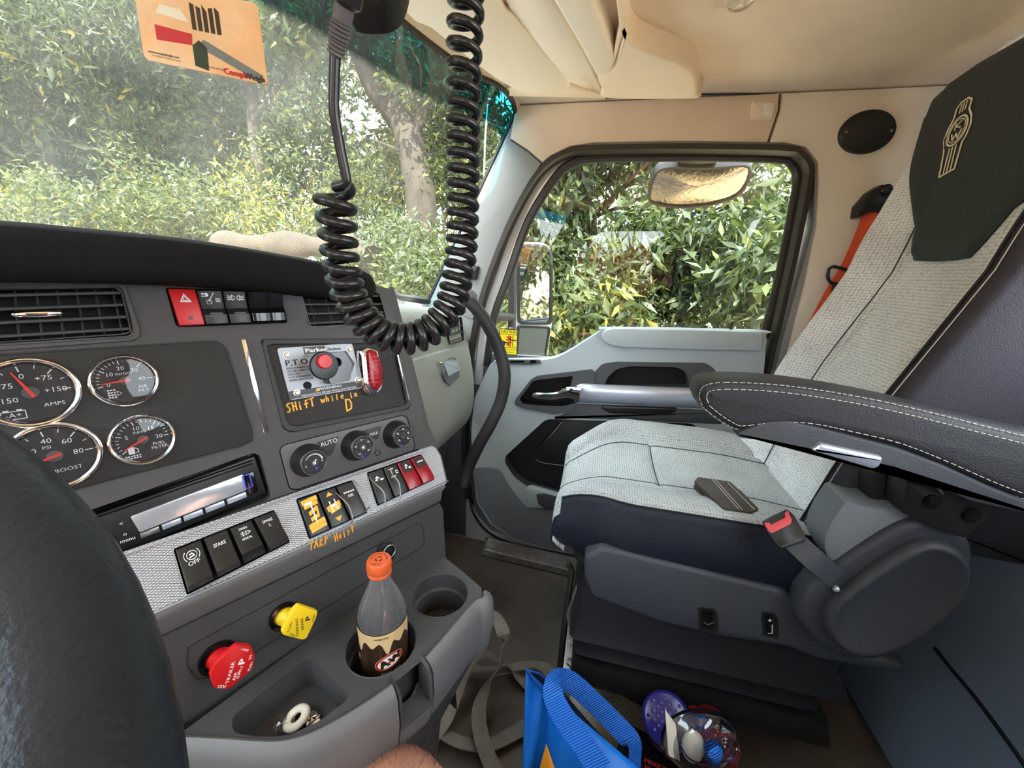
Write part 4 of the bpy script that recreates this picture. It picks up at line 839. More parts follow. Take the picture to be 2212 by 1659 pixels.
# ---- PTO module
b = MB(); pin = fillet(A([(572, 745), (836, 742), (850, 752), (878, 864), (874, 874), (632, 920), (618, 914)], -.006), .006); b.ring(FA, pto, pin, -.008, .002, 'dash_dark', n=64); b.prism(FA, pin, -.01, -.006, 'dash_wood'); pm = b.build('blank_panel', dash, label='dark blank panel carrying the PTO plate')
plq = A([(598, 752), (761, 741), (784, 838), (627, 865)], -.003); g = quadm(FA, plq, -.003)
b = MB(); b.prism(FA, fillet([plq[0], plq[1], plq[2], plq[3]], .005), -.006, -.003, 'plate_alu', .0006)
hx = [(.42, .97), (.56, .97), (.56, .86), (.34, .86), (.34, .93)]
rbox(b, g, .31, .60, .84, .985, 'plate_dark', .0002); rbox(b, g, .0, 1, .02, .17, 'plate_dark', .0002)
b.add([g(u, v, .0002) for u, v in ((.44, .74), (.60, .84), (.88, .84), (.965, .56), (.88, .36), (.62, .26), (.50, .26), (.38, .52))], [tuple(range(8))], 'plate_dark')
b.text(g, 'Parker', .47, .91, .115, .0003, 'white_ink', bold=2, sx=.95); b.text(g, 'Chelsea', .70, .905, .085, .0003, 'black_ink', bold=2, sx=.8)
b.text(g, 'OUT', .36, .80, .07, .0003, 'black_ink', bold=1); b.text(g, 'IN', .86, .80, .07, .0003, 'black_ink', bold=1)
b.text(g, 'P.T.O.', .045, .70, .16, .0003, 'black_ink', align='LEFT', bold=1, sx=.75)
for k, s_ in enumerate(['READ OWNERS MANUAL', 'OR CALL 1-800-C-PARKER', 'FOR COPY', 'P.T.O. IS ENGAGED', 'WHEN LIGHT IS ON']): b.text(g, s_, .045, .60 - .058 * k, .05, .0003, 'black_ink', align='LEFT', bold=1, sx=.66)
b.text(g, 'WARNING', .53, .125, .075, .0004, 'white_ink', bold=1, sx=.9); b.add([g(.33, .09, .0004), g(.39, .09, .0004), g(.36, .16, .0004)], [(0, 1, 2)], 'orange_ink')
b.text(g, 'DISENGAGE PTO BEFORE VEHICLE IS IN MOTION', .52, .048, .052, .0004, 'white_ink', sx=.66)
b.add([g(.25 + .055 * math.cos(a), .235 + .075 * math.sin(a), .0004) for a in np.linspace(0, 6.28, 25)[:-1]], [tuple(range(24))], 'cavity')
pp = b.build('control_plate', dash, label='silver P.T.O. instruction plate', smooth=0, fixn=False)
for u, v in ((.09, .86), (.93, .87), (.10, .12), (.95, .19), (.87, .55)):
    b = MB(); O = g(u, v, 0); b.lathe(O, FA.N, [(.0052, 0), (.0052, .001), (.0036, .0012), (.0036, .004), (.0026, .0048), (0.0, .005)], 6 if 0 else 12, 'bolt'); b.build('bolt', pp)
b = MB(); b.prism(lambda u, v, n=0: g(u, v, n), fillet([(.47, .2), (.76, .22), (.84, .55), (.78, .83), (.55, .83), (.46, .5)], .05), 0, .022, 'plastic_gloss', .006)
O = g(.585, .63, .0); b.lathe(O, FA.N, [(.009, .018), (.0075, .034)], 20, 'plastic_black'); vh = b.build('valve_housing', pp, label='glossy black valve housing')
b = MB(); kp = FA.px(697, 790, .034); O = FA(*kp, 0); b.lathe(O, FA.N, [(.008, .02), (.017, .034), (.0205, .037), (.0210, .040), (.0195, .043), (.0110, .044), (.0, .0440)], 40, 'plastic_black'); b.build('control_knob', vh, label='round black PTO knob')
b = MB(); kp = FA.px(700, 781, .044); O = FA(*kp, 0); b.lathe(O, FA.N, [(.0105, .0435), (.0105, .048), (.0095, .0495), (0, .050)], 32, 'red_plastic'); b.build('release_button', vh, label='round red button in the knob')
# red marker light
ml = thing('marker_light', 'small red marker lamp in a chrome housing screwed beside the PTO plate', 'light', FA(*FA.px(795, 800), -.006))
mq = A([(770, 756), (790, 750), (812, 757), (822, 800), (822, 840), (808, 854), (788, 852), (778, 830)], .0); b = MB(); b.prism(FA, fillet(mq, .004), -.006, .012, 'chrome', .006); b.build('housing', ml, label='chrome lamp housing', smooth=50)
b = MB(); lq = A([(789, 760), (800, 755), (811, 761), (823, 795), (822, 832), (812, 842), (802, 840), (795, 820)], .012); b.prism(FA, fillet(lq, .003), .008, .020, 'red_switch', .004); 
for k in range(7): p, q = A([(797, 772 + 9 * k), (817, 770 + 9.2 * k)], .02); b.stroke(FA, [p, q], .0012, .0204, 'red_plastic', .001)
b.build('lens', ml, label='ribbed red lens')
# handwritten notes in orange paint pen
GL = {'S': [[(.9, 1), (.4, 1.0), (.15, .8), (.5, .52), (.7, .3), (.4, .02), (0, .08)]], 'H': [[(.1, 1), (.1, 0)], [(.75, 1), (.75, 0)], [(.1, .5), (.75, .5)]], 'i': [[(.3, .6), (.3, 0)], [(.3, .85), (.32, .92)]], 'f': [[(.8, .95), (.4, .9), (.35, 0)], [(.05, .5), (.8, .52)]], 'T': [[(0, .95), (.95, 1)], [(.5, 1), (.45, 0)]], 'w': [[(0, .6), (.2, 0), (.45, .5), (.7, 0), (.95, .6)]], 'h': [[(.1, 1), (.1, 0)], [(.1, .45), (.5, .55), (.6, 0)]], 'l': [[(.25, 1), (.25, 0)]], 'e': [[(.05, .35), (.65, .4), (.5, .65), (.15, .55), (.1, .15), (.6, 0)]], 'n': [[(.1, .6), (.1, 0)], [(.1, .45), (.5, .55), (.6, 0)]], 'D': [[(.1, 1), (.1, 0), (.7, .15), (.8, .6), (.6, .95), (.1, 1)]], 'A': [[(0, 0), (.45, 1), (.85, 0)], [(.2, .4), (.7, .42)]], 'R': [[(.1, 0), (.1, 1), (.7, .8), (.1, .5), (.8, 0)]], 'P': [[(.1, 0), (.1, 1), (.75, .8), (.1, .45)]], 'o': [[(.35, .6), (.05, .35), (.3, 0), (.65, .25), (.35, .6)]], 's': [[(.6, .6), (.15, .5), (.55, .2), (.1, 0)]], 't': [[(.4, .95), (.4, 0)], [(0, .7), (.85, .75)]]}
def hand(b, f, s_, p0, p1, size, w, n, m='orange_ink', lift=None):
    a, d = Vector(f.px(*p0, n)), Vector(f.px(*p1, n)); dr = (d - a).normalized(); up = Vector((-dr.y, dr.x)); L = (d - a).length; adv = L / len(s_)
    for k, ch in enumerate(s_):
        for st in GL.get(ch, []): b.stroke(f, [tuple(a + dr * (adv * (k + x * .8)) + up * (y * size + .0006 * math.sin(k * 2.1))) for x, y in st], w, n + .0004, m, .0004)
b = MB(); hand(b, FA, 'SHifT', (621, 891), (683, 876), .0125, .0022, -.006); hand(b, FA, 'while', (694, 870), (747, 860), .009, .0018, -.006); hand(b, FA, 'in', (757, 860), (776, 855), .009, .0019, -.006); hand(b, FA, 'D', (748, 888), (768, 884), .019, .0026, -.006)
b.build('handwriting', pm, label='orange handwriting reading SHift while in D', smooth=0)
# ---- climate control panel
b = MB(); b.prism(FA, [tuple(p) for p in inset(clean(ccw(hvac)), .0015)], -.004, .0005, 'gauge_hub', .001); b.prism(FA, hvac, -.006, -.004, 'cavity'); hv = b.build('climate_panel', dash, label='heater control panel with three round knobs')
for q, s_, xy, z in (([(683, 956), (732, 942), (722, 970), (718, 981), (708, 986)], 'AUTO', (711, 956), .0098), ([(783, 931), (824, 919), (818, 946), (812, 950)], 'MAX', (808, 937), .0075)):
    b = MB(); b.prism(FA, fillet(A(q, .001), .002), 0, .0016, 'dash_dark', .0006); b.text(FA, s_, *FA.px(*xy, .002), z, .0019, 'white_ink', rot=.03); b.build('climate_button', hv)
b = MB(); b.tube([FA(*FA.px(816 + 6 * math.cos(t), 978 + 6 * math.sin(t), .001), .001) for t in np.linspace(0, 6.28, 13)], .0008, 5, 'rubber'); b.build('sensor_ring', hv)
def knob(bx, by, R, cx, cy, r, h, lab, txt):
    b = MB(); O0 = FA(*FA.px(bx, by, 0), 0); O1 = FA(*FA.px(cx, cy, h), 0); sk = O1 - O0; sk = Vector()
    ctr = FA(*FA.px(cx, cy, h), 0); f = lambda u, v, n=0.0: ctr + FA.U * (u * r) + FA.V * (v * r) + FA.N * (h + n)
    prof = [(R * 1.12, 0), (R * 1.12, .004), (R * 1.0, .009), (R * .93, h * .7), (r * 1.08, h * .9), (r, h), (r * .93, h + .0005), (r * .88, h - .0006), (0, h - .0006)]
    rows = []
    for q, z in prof: rows.append([ctr + FA.N * z + (FA.U * math.cos(t) + FA.V * math.sin(t)) * (q * (1 + (.03 if (k % 2 and .005 < z < h * .85) else 0))) for k, t in enumerate(np.linspace(0, 2 * math.pi, 49)[:-1])])
    b.rings(rows, 'plastic_black', cap0=False, cap1=False); b.rings([[f(math.cos(t) * q, math.sin(t) * q, z) for t in np.linspace(0, 6.283, 25)[:-1]] for q, z in ((.34, -.0006), (.32, .0012), (.2, .001), (.02, .0006))], 'dash_dark', cap0=False)
    b.rings([[f(math.cos(t) * q, math.sin(t) * q, z) for t in np.linspace(0, 6.283, 33)[:-1]] for q, z in ((1.02, .0002), (.99, .0009), (.95, .0009), (.93, .0002))], 'gauge_hub', cap0=False, cap1=False)
    txt(b, f); b.build('control_knob', hv, label=lab, smooth=40)
def tk1(b, f):
    for k in range(16):
        a, c = R_(150 - 8.5 * k), R_(150 - 8.5 * (k + 1)); b.stroke(f, [(.68 * math.cos(a), .68 * math.sin(a)), (.68 * math.cos(c), .68 * math.sin(c))], .03 + .006 * k, 0, 'white_ink', .0001)
    b.text(f, 'O', -.66, -.15, .2, 0, 'white_ink'); b.text(f, '*', .62, -.1, .4, 0, 'white_ink'); b.prism(f, [(.0, -.6), (.2, -.56), (.19, -.42), (.01, -.46)], 0, .0003, 'blue_led'); b.stroke(f, [(-.1, -.1), (.05, -.1), (.05, .12), (.15, .2)], .08, .0016, 'white_ink', .0001); b.stroke(f, [(-.12, .0), (-.02, .05)], .1, .0016, 'white_ink', .0001)
def tk2(b, f):
    for s_, a in (('72', 95), ('66', 160), ('60', 232), ('78', 30), ('84', -40)): b.text(f, s_, .64 * math.cos(R_(a)), .64 * math.sin(R_(a)), .25, 0, 'white_ink')
    for a in (75, 115, 135, 52, 5, -15, 200, 255): b.add([f(.68 * math.cos(R_(a)) + .03 * math.cos(t), .68 * math.sin(R_(a)) + .03 * math.sin(t), .0002) for t in np.linspace(0, 6.28, 8)[:-1]], [tuple(range(7))], 'white_ink')
    for a in (0, 60, 120): b.stroke(f, [(.16 * math.cos(R_(a)), .16 * math.sin(R_(a))), (-.16 * math.cos(R_(a)), -.16 * math.sin(R_(a)))], .05, .0016, 'white_ink', .0001)
    b.prism(f, [(-.3, -.85), (-.1, -.9), (-.1, -.75), (-.28, -.7)], 0, .0004, 'blue_led'); b.stroke(f, [(.05, -.68), (.22, -.64)], .05, .0001, 'blue_led', .0001); b.stroke(f, [(.34, -.62), (.38, -.6)], .05, .0001, 'red_ink', .0001)
def tk3(b, f):
    for a in (80, 150, 215, -40, 10): 
        x, y = .62 * math.cos(R_(a)), .62 * math.sin(R_(a)); b.stroke(f, [(x - .1, y + .08), (x - .02, y - .05), (x + .12, y - .05)], .05, 0, 'white_ink', .0001); b.stroke(f, [(x - .02, y + .12), (x + .05, y + .05)], .05, 0, 'white_ink', .0001)
    for a in (45, 115, 180, -15): b.add([f(.66 * math.cos(R_(a)) + .035 * math.cos(t), .66 * math.sin(R_(a)) + .035 * math.sin(t), .0002) for t in np.linspace(0, 6.28, 8)[:-1]], [tuple(range(7))], 'white_ink')
    b.prism(f, [(-.5, -.95), (-.3, -1.0), (-.3, -.84), (-.48, -.8)], 0, .0004, 'blue_led')
knob(655, 1002, .0225, 679, 999, .0185, .026, 'left heater knob with a fan scale', tk1)
knob(762, 970, .0225, 784, 966, .0185, .026, 'middle heater knob numbered 60 to 84', tk2)
knob(850, 943, .0225, 871, 941, .0180, .026, 'right heater knob with air direction symbols', tk3)
# ---- stereo
st = thing('car_stereo', 'car stereo with a glossy painted-reflection display under the gauges', 'stereo', FA(*FA.px(430, 1090), -.01))
b = MB(); b.plate(FA, ster, [], -.018, 'plastic_gloss'); sq = A([(170, 1128), (553, 986), (579, 1066), (320, 1178), (200, 1225)], .0); b.prism(FA, fillet(sq, .004), -.018, -.006, 'plastic_black', .002)
for dy in (0, 8, 15): b.tube([FA(*FA.px(150, 1122 + dy, -.006), -.005), FA(*FA.px(545, 986 + dy, -.006), -.005)], .001, 5, 'plastic_gloss')
b.build('body', st, label='glossy black stereo faceplate')
b = MB(); dq = A([(281, 1116), (525, 1024), (533, 1058), (302, 1150)], -.005); b.prism(FA, fillet(dq, .002), -.007, -.004, 'display', .0006); b.build('display', st, label='display window colored pale as a painted reflection')
b = MB(); rq = A([(527, 1024), (549, 1018), (559, 1062), (537, 1070)], -.003); b.prism(FA, fillet(rq, .003), -.007, -.003, 'plastic_gloss', .001); P = A([(524, 1029), (538, 1024), (546, 1050), (532, 1056), (524, 1029)], -.002); b.stroke(FA, P, .0012, -.002, 'blue_led', .0004); b.build('volume_knob', st, label='square volume knob with a blue outline')
for k in range(5):
    a, d = (302 + 47 * k, 1158 - 18.5 * k), (343 + 47 * k, 1142 - 18.5 * k); b = MB(); b.prism(FA, A([(a[0], a[1] - 5), (d[0], d[1] - 5), (d[0] + 3, d[1] + 6), (a[0] + 3, a[1] + 6)], -.003), -.007, -.003, 'silver' if k else 'steel', .0006); b.build('preset_button', st)
b = MB(); 
for k, (x, y, s_) in enumerate(((262, 1132, '<'), (270, 1154, 'o'), (276, 1166, 'menu'))): b.text(FA, s_, *FA.px(x, y, -.005), .006, -.0055, 'white_ink')
b.build('lettering', st, smooth=0)
# ---- silver switch strip
stl = [(-.62, -.005), (.268, -.008), (.272, -.03), (.262, -.082), (-.62, -.072)]
def gopen(pts): return [FB.px(x, y) for x, y in pts]
G1 = gopen([(374, 1186), (592, 1101), (627, 1172), (404, 1287)]); G2 = gopen([(639, 1078), (760, 1037), (794, 1108), (668, 1166)]); G3 = gopen([(792, 1021), (909, 981), (939, 1036), (815, 1094)])
strip = [(-.62, .0), (.262, -.006), (.268, -.012), (.272, -.03), (.264, -.080), (-.62, -.078)]
b = MB(); b.plate(FB, strip, [fillet(G1, .003), fillet(G2, .003), fillet(G3, .003)], 0, 'knurl', depth=.014, wm='cavity'); uvs = [((Vector(p) - FB.O).dot(FB.U), (Vector(p) - FB.O).dot(FB.V)) for p in b.v]
b.build('switch_strip', dash, label='silver knurled strip holding the rocker switches', uvs=uvs, smooth=0)
b = MB(); 
for G in (G1, G2, G3): b.plate(FB, G, [], -.013, 'cavity')
b.build('switch_recess', dash)
b = MB(); b.tube([FB(-.62, -.003, .001), FB(.25, -.010, .001)], .0018, 6, 'silver'); b.tube([FB(-.62, -.079, .001), FB(.262, -.081, .001)], .0012, 6, 'silver')
for G in (G1, G2, G3): b.tube([FB(*G[3], .0005), FB(*G[2], .0005)], .0009, 5, 'silver')
b.build('strip_edge', dash, label='bright edge line of the switch strip')
def tx(lines, icon=None):
    def f_(b, g):
        for s_, v, sz in lines: b.text(lambda u, v2, n=0: g(u, v2, n), s_, .5, v, sz * 1.15, 0, 'white_ink', sx=1.95 * (.62 if len(s_) > 5 else .8 if len(s_) > 3 else 1), bold=1)
        if icon: icon(b, g)
    return f_
def i_abs(b, g):
    for r in (.17, .24):
        for a0 in ((0, 50) if r > .2 else (0, 360),):
            pass
    P = [(.5 + .2 * math.cos(t), .74 + .1 * math.sin(t)) for t in np.linspace(0, 6.28, 17)]; b.stroke(g, P, .02, 0, 'white_ink', .0001)
    for sg in (0, math.pi): P = [(.5 + .31 * math.cos(sg + t), .74 + .15 * math.sin(sg + t)) for t in np.linspace(-.7, .7, 7)]; b.stroke(g, P, .025, 0, 'white_ink', .0001)
    b.stroke(g, [(.4, .7), (.6, .72), (.52, .78), (.42, .76)], .03, 0, 'white_ink', .0001)
def i_reg(b, g):
    for k in range(3): b.stroke(g, [(.3, .68 + .04 * k), (.6, .68 + .04 * k)], .009, 0, 'white_ink', .0001)
    b.stroke(g, [(.62, .76), (.75, .72), (.62, .68)], .02, 0, 'white_ink', .0001); b.stroke(g, [(.4, .66), (.4, .78)], .03, 0, 'white_ink', .0001); b.stroke(g, [(.54, .66), (.54, .78)], .02, 0, 'white_ink', .0001)
def i_dots(b, g):
    for x in (.22, .36, .5, .64, .78): b.stroke(g, [(x - .03, .74), (x + .03, .74)], .045, 0, 'white_ink', .0001)
    b.stroke(g, [(.2, .74), (.8, .74)], .012, 0, 'white_ink', .0001)
def i_truck(b, g):
    b.stroke(g, [(.25, .7), (.4, .7), (.4, .8), (.55, .74)], .04, 0, 'white_ink', .0001); b.stroke(g, [(.6, .68), (.8, .68)], .05, 0, 'white_ink', .0001); b.stroke(g, [(.3, .76), (.36, .76)], .05, 0, 'white_ink', .0001)
def i_axle(b, g):
    b.stroke(g, [(.25, .88), (.6, .88)], .03, 0, 'white_ink', .0001); b.stroke(g, [(.42, .88), (.42, .62)], .03, 0, 'white_ink', .0001); b.stroke(g, [(.25, .62), (.6, .62)], .03, 0, 'white_ink', .0001); b.stroke(g, [(.7, .7), (.85, .7), (.85, .78), (.7, .78), (.7, .7)], .025, 0, 'white_ink', .0001)
def t_pen(kind):
    def f_(b, g):
        W2 = lambda P, w, m: b.stroke(g, P, w, .0002 if m == 'orange_ink' else .0006, m, .0001)
        if kind == 'T':
            W2([(.1, .86), (.9, .90)], .12, 'orange_ink'); W2([(.15, .74), (.85, .78)], .10, 'orange_ink'); W2([(.3, .55), (.75, .65), (.7, .45), (.3, .4)], .10, 'orange_ink'); W2([(.1, .24), (.9, .30)], .12, 'orange_ink'); W2([(.12, .13), (.9, .18)], .10, 'orange_ink'); W2([(.2, .8), (.6, .82)], .06, 'white_ink'); W2([(.5, .8), (.5, .3)], .07, 'white_ink')
        else:
            b.add([g(.3, .80, .0003), g(.7, .82, .0003), g(.5, .92, .0003)], [(0, 1, 2)], 'orange_ink'); b.add([g(.3, .2, .0003), g(.7, .22, .0003), g(.5, .08, .0003)], [(0, 1, 2)], 'orange_ink'); W2([(.15, .48), (.85, .55)], .14, 'orange_ink'); W2([(.25, .4), (.8, .46)], .12, 'orange_ink'); W2([(.35, .66), (.35, .38)], .06, 'white_ink'); W2([(.65, .68), (.65, .4)], .06, 'white_ink'); W2([(.35, .52), (.65, .54)], .06, 'white_ink')
    return f_
flatp = lambda th: [(0, 0), (.02, th), (.3, th * 1.15), (.5, th), (.97, th * .75), (1, 0)]
for k, (lb, tt) in enumerate([('first black rocker switch in the strip, marked OFF', tx([('OFF', .56, .12)], i_abs)), ('black rocker switch marked SPARE', tx([('SPARE', .72, .11)])), ('black rocker switch marked DISABLE MANUAL', tx([('DISABLE', .86, .075), ('MANUAL', .58, .08)], i_reg)), ('black rocker switch marked SPARE 2', tx([('SPARE', .8, .10), ('2', .66, .10)]))]):
    rocker(FB, cell(G1, k, 4, .06, .03, .95), 'rocker_switch', 'plastic_black', lb, txt=tt, prof=[(0, 0), (.02, .011), (.12, .013), (.42, .009), (.97, .005), (1, 0)] if k != 2 else [(0, 0), (.06, .006), (.2, .012), (.24, .014), (.45, .009), (.97, .004), (1, 0)])
for k, (lb, tt) in enumerate([('black switch scribbled over with an orange and white T', t_pen('T')), ('black switch scribbled over with an orange and white H', t_pen('H')), ('black rocker switch marked AIR under a row of dots', tx([('AIR', .62, .10)], i_dots))]):
    rocker(FB, cell(G2, k, 3, .05, .03, .97), 'rocker_switch', 'plastic_black', lb, txt=tt, prof=flatp(.007))
for k, (m_, lb, tt) in enumerate([('plastic_black', 'black guarded rocker switch with a truck symbol', tx([], i_truck)), ('plastic_black', 'black guarded rocker switch with an axle and lock symbol', tx([], i_axle)), ('red_switch', 'red rocker switch, left of the pair', tx([], i_truck)), ('red_switch', 'red rocker switch at the right end of the strip', tx([], i_dots))]):
    sw = rocker(FB, cell(G3, k, 4, .05, .03, .97), 'rocker_switch', m_, lb, txt=tt if k < 2 else None, prof=flatp(.007))
    if k > 1:
        c_ = cell(G3, k, 4, .16, .07, .42); g = lambda u, v, n=0.0: FB(*bil(c_, u, 1 - v), n + .0085); b = MB(); b.add([g(0, 0, 0), g(1, 0, 0), g(1, 1, -.0015), g(0, 1, -.0015)], [(0, 1, 2, 3)], 'plastic_black'); tt_ = i_truck if k == 2 else i_dots; tt_(b, lambda u, v, n=0: g(u, (v - .6) * 3.2 + .1, n + .0004)); b.build('symbol_patch', sw, smooth=0, fixn=False)
# wire guards bent over three switches
for pts in ([(722, 1062, .003), (737, 1075, .013), (754, 1094, .017), (762, 1122, .016), (758, 1129, .004)], [(762, 1037, .003), (778, 1052, .014), (792, 1072, .018), (798, 1095, .017), (782, 1108, .003)], [(797, 1030, .003), (812, 1046, .015), (829, 1064, .018), (832, 1094, .016), (828, 1098, .003)], [(838, 1010, .003), (850, 1028, .015), (862, 1044, .018), (865, 1076, .016), (862, 1080, .003)]):
    b = MB(); b.tube(catmull([FB(*FB.px(x, y, n), n) for x, y, n in pts], 5), .0009, 6, 'alu'); b.build('wire_guard', dash, label='thin bent wire switch guard')
# gray fascia below the strip
b = MB(); rows = []
for u in [-.62, -.3, -.1, 0, .1, .2, .245, .262, .272]:
    k = 0 if u < .25 else (u - .25) * .6
    rows.append([FB(u, -.078, 0), FB(u - k, -.083, .0005), FB(u - k, -.088, -.001)] + [FCL(u - k * 1.5, v, n) for v, n in ((-.012, .001), (-.03, -.002), (-.043, -.008), (-.047, -.016), (-.047, -.05))])
b.grid(rows, 'bezel_gray'); 
e0 = [(FB(.272, -.02, 0)), FB(.276, -.03, -.001), FB(.272, -.08, -.002)]
rs_ = [(.262, -.006), (.268, -.012), (.272, -.03), (.264, -.080)]
b.rings([[FB(u + du, v, n) for u, v in rs_] for du, n in ((0, 0), (.004, -.002), (.006, -.008), (.004, -.08))], 'bezel_gray', cap0=False, cap1=False, closed=False)
fa = b.build('lower_fascia', dash, label='gray fascia bar under the switch strip', smooth=50)
b = MB(); hand(b, FCL, 'TARP', (668, 1189), (712, 1172), .0125, .0017, .003); hand(b, FCL, 'Hoist', (724, 1170), (768, 1147), .0125, .0017, .003); b.build('handwriting', fa, label='orange handwriting reading TARP Hoist', smooth=0)
# lower panel behind the fascia
b = MB(); lp = [(-.62, -.03), (.245, -.035), (.252, -.05), (.238, -.36), (-.62, -.36)]; b.plate(FDL, lp, [], 0, 'dash_dark'); b.rings([[FDL(.245, -.03, 0), FDL(.252, -.05, -.002), FDL(.238, -.5, -.002)], [FDL(.247, -.03, -.3), FDL(.254, -.05, -.3), FDL(.24, -.5, -.3)]], 'dash_dark', cap0=False, cap1=False, closed=False)
gq = fillet([FDL.px(x, y) for x, y in ((402, 1398), (905, 1128), (915, 1135), (918, 1175), (905, 1186), (470, 1462), (420, 1470), (402, 1440))], .004); b.ring(FDL, gq, [tuple(p) for p in inset(clean(ccw(gq)), .0018)], -.001, .0008, 'rubber', n=64)
lpn = b.build('lower_panel', dash, label='dark lower panel with the brake knobs')
# 12V outlet behind the bottle
b = MB(); O = FDL(*FDL.px(836, 1188), 0); b.prism(FDL, fillet([FDL.px(x, y, .004) for x, y in ((816, 1185), (825, 1175), (846, 1172), (856, 1185), (852, 1205), (842, 1214), (820, 1205))], .004), 0, .005, 'plastic_black', .001); b.tube([O + FDL.N * .008 + (FDL.U * math.cos(t) * .011 + FDL.V * math.sin(t) * .011) for t in np.linspace(0, 6.283, 20)], .0011, 6, 'alu'); b.build('power_outlet', lpn, label='small round power outlet with a metal ring')
# brake valve knobs
def valve(name, lab, part_mat, base, outline_px, h, stem_r, txt):
    t = thing(name, lab, 'knob', FDL(*FDL.px(*base), 0)); b = MB(); O = FDL(*FDL.px(*base), 0)
    b.lathe(O, FDL.N, [(stem_r * 1.55, 0), (stem_r * 1.5, .004), (stem_r * 1.15, .005), (stem_r * 1.1, .001)], 32, 'plastic_gloss'); b.build('collar', t, label='black collar')
    b = MB(); pl = [FDL.px(x, y, h) for x, y in outline_px]; c = Vector((sum(p[0] for p in pl) / len(pl), sum(p[1] for p in pl) / len(pl))); C1 = FDL(c.x, c.y, h - .006); O2 = FDL(c.x, c.y, 0)
    d = C1 - O; b.rings([[O + d * s_ + (FDL.U * math.cos(a) + FDL.V * math.sin(a)) * r for a in np.linspace(0, 6.283, 29)[:-1]] for s_, r in ((0, stem_r), (.35, stem_r), (.55, stem_r * .8), (.8, stem_r * .7), (1, stem_r * 1.1))], part_mat)
    b.prism(FDL, fillet(pl, .003), h - .007, h, part_mat, .0015); txt(b, h); b.build('knob', t, smooth=30)
def ptx(b, h, s_, p0, p1, size, m, bold=1, sx=1.0):
    a, d = Vector(FDL.px(*p0, h)), Vector(FDL.px(*p1, h)); e = d - a; vs, _ = text_geo(s_); wd_ = max(v[0] for v in vs) - min(v[0] for v in vs); c = (a + d) / 2
    b.text(FDL, s_, c.x, c.y, size, h + .0003, m, rot=math.atan2(e.y, e.x), sx=min(1.3, e.length / (wd_ * size)), bold=bold)
def tr_red(b, h):
    for s_, p0, p1, z in (('TRAILER', (490, 1478), (505, 1428), .0052), ('AIR', (504, 1472), (511, 1450), .0050), ('SUPPLY', (513, 1466), (523, 1438), .0040), ('PUSH', (537, 1449), (544, 1431), .004), ('TO', (540, 1425), (542, 1414), .004), ('SUPPLY', (537, 1405), (522, 1401), .0035), ('PULL', (488, 1482), (470, 1483), .005)): ptx(b, h, s_, p0, p1, z, 'white_ink')
    ptx(b, h, 'P', (519, 1441), (527, 1420), .010, 'white_ink', bold=4)
def tr_yel(b, h):
    for s_, p0, p1, z in (('PARKING', (643, 1374), (641, 1336), .0048), ('BRAKE', (654, 1360), (652, 1336), .0048), ('PUSH', (675, 1343), (680, 1326), .0032), ('TO APPLY', (622, 1366), (631, 1342), .0032), ('PULL', (638, 1373), (624, 1370), .0042)): ptx(b, h, s_, p0, p1, z, 'black_ink', bold=1)
    ptx(b, h, 'P', (664, 1346), (667, 1328), .009, 'black_ink', bold=4)
valve('trailer_air_knob', 'red eight-sided trailer air supply knob on the lower dash', 'red_plastic', (471, 1420), [(512, 1393), (542, 1396), (551, 1418), (546, 1446), (494, 1490), (462, 1487), (453, 1460), (465, 1432)], .038, .0135, tr_red)
valve('parking_brake_knob', 'yellow diamond-shaped parking brake knob on the lower dash', 'yellow', (613, 1330), [(646, 1306), (687, 1320), (684, 1334), (663, 1379), (655, 1383), (611, 1372), (610, 1363), (633, 1318)], .034, .0125, tr_yel)
# ---- passenger side: glove box and side dash
gb = thing('glove_box', 'olive gray glove box between the instrument panel and the passenger door', 'glove box', (1.0, .5, .5))
def gy(Y): return Fr((0, Y, 0), (1, 0, 0), (0, -1, 0))
b = MB(); uppx = [(855, 655), (940, 658), (985, 670), (1010, 690), (1035, 740), (1045, 790), (1050, 850), (1035, 930)]
# door of the glove box: curved shell swept in depth
Lx = [(836, 712), (905, 738), (960, 722), (1012, 742), (1028, 770)]
secs = []
f0 = gy(.43)
colsx = [0, .15, .35, .6, .8, .93, 1]
TL, TR, BR, BL = Vector(f0.px(872, 782)), Vector(f0.px(1018, 738)), Vector(f0.px(1018, 905)), Vector(f0.px(930, 985))
rows = []
for j, v in enumerate(np.linspace(0, 1, 13)):
    row = []
    for i, u in enumerate(np.linspace(-.25, 1.0, 15)):
        a = TL.lerp(TR, u); c = BL.lerp(BR, u); p = a.lerp(c, v); bul = .035 * math.sin(math.pi * min(1, max(0, v * .9 + .05))) ** .6; 
        ex = max(0, u - .82) / .18; row.append(f0(p.x + .02 * ex * ex * 0, p.y, bul * (1 - ex ** 2) - .03 * ex ** 2 - .06 * max(0, v - .8) ** 1.0))
    rows.append(row)
b.grid(rows, 'glove'); b.rings([[Vector(p) for p in rows[0]], [Vector(p) + Vector((0, .05, 0)) for p in rows[0]]], 'glove', cap0=False, cap1=False, closed=False); b.build('door', gb, smooth=60)
b = MB(); lf = f0.sh(.042); lq = [lf.px(x, y) for x, y in ((953, 783), (982, 771), (992, 799), (966, 813))]; b.prism(lf, fillet(lq, .002), -.004, .004, 'chrome', .001); b.prism(lf, fillet([lf.px(x, y) for x, y in ((960, 808), (994, 795), (995, 815), (975, 833), (967, 826))], .003), -.008, -.003, 'bezel_gray'); b.build('latch', gb, label='square chrome glove box latch', smooth=0)  # gray patch below the chrome paints the recess shading
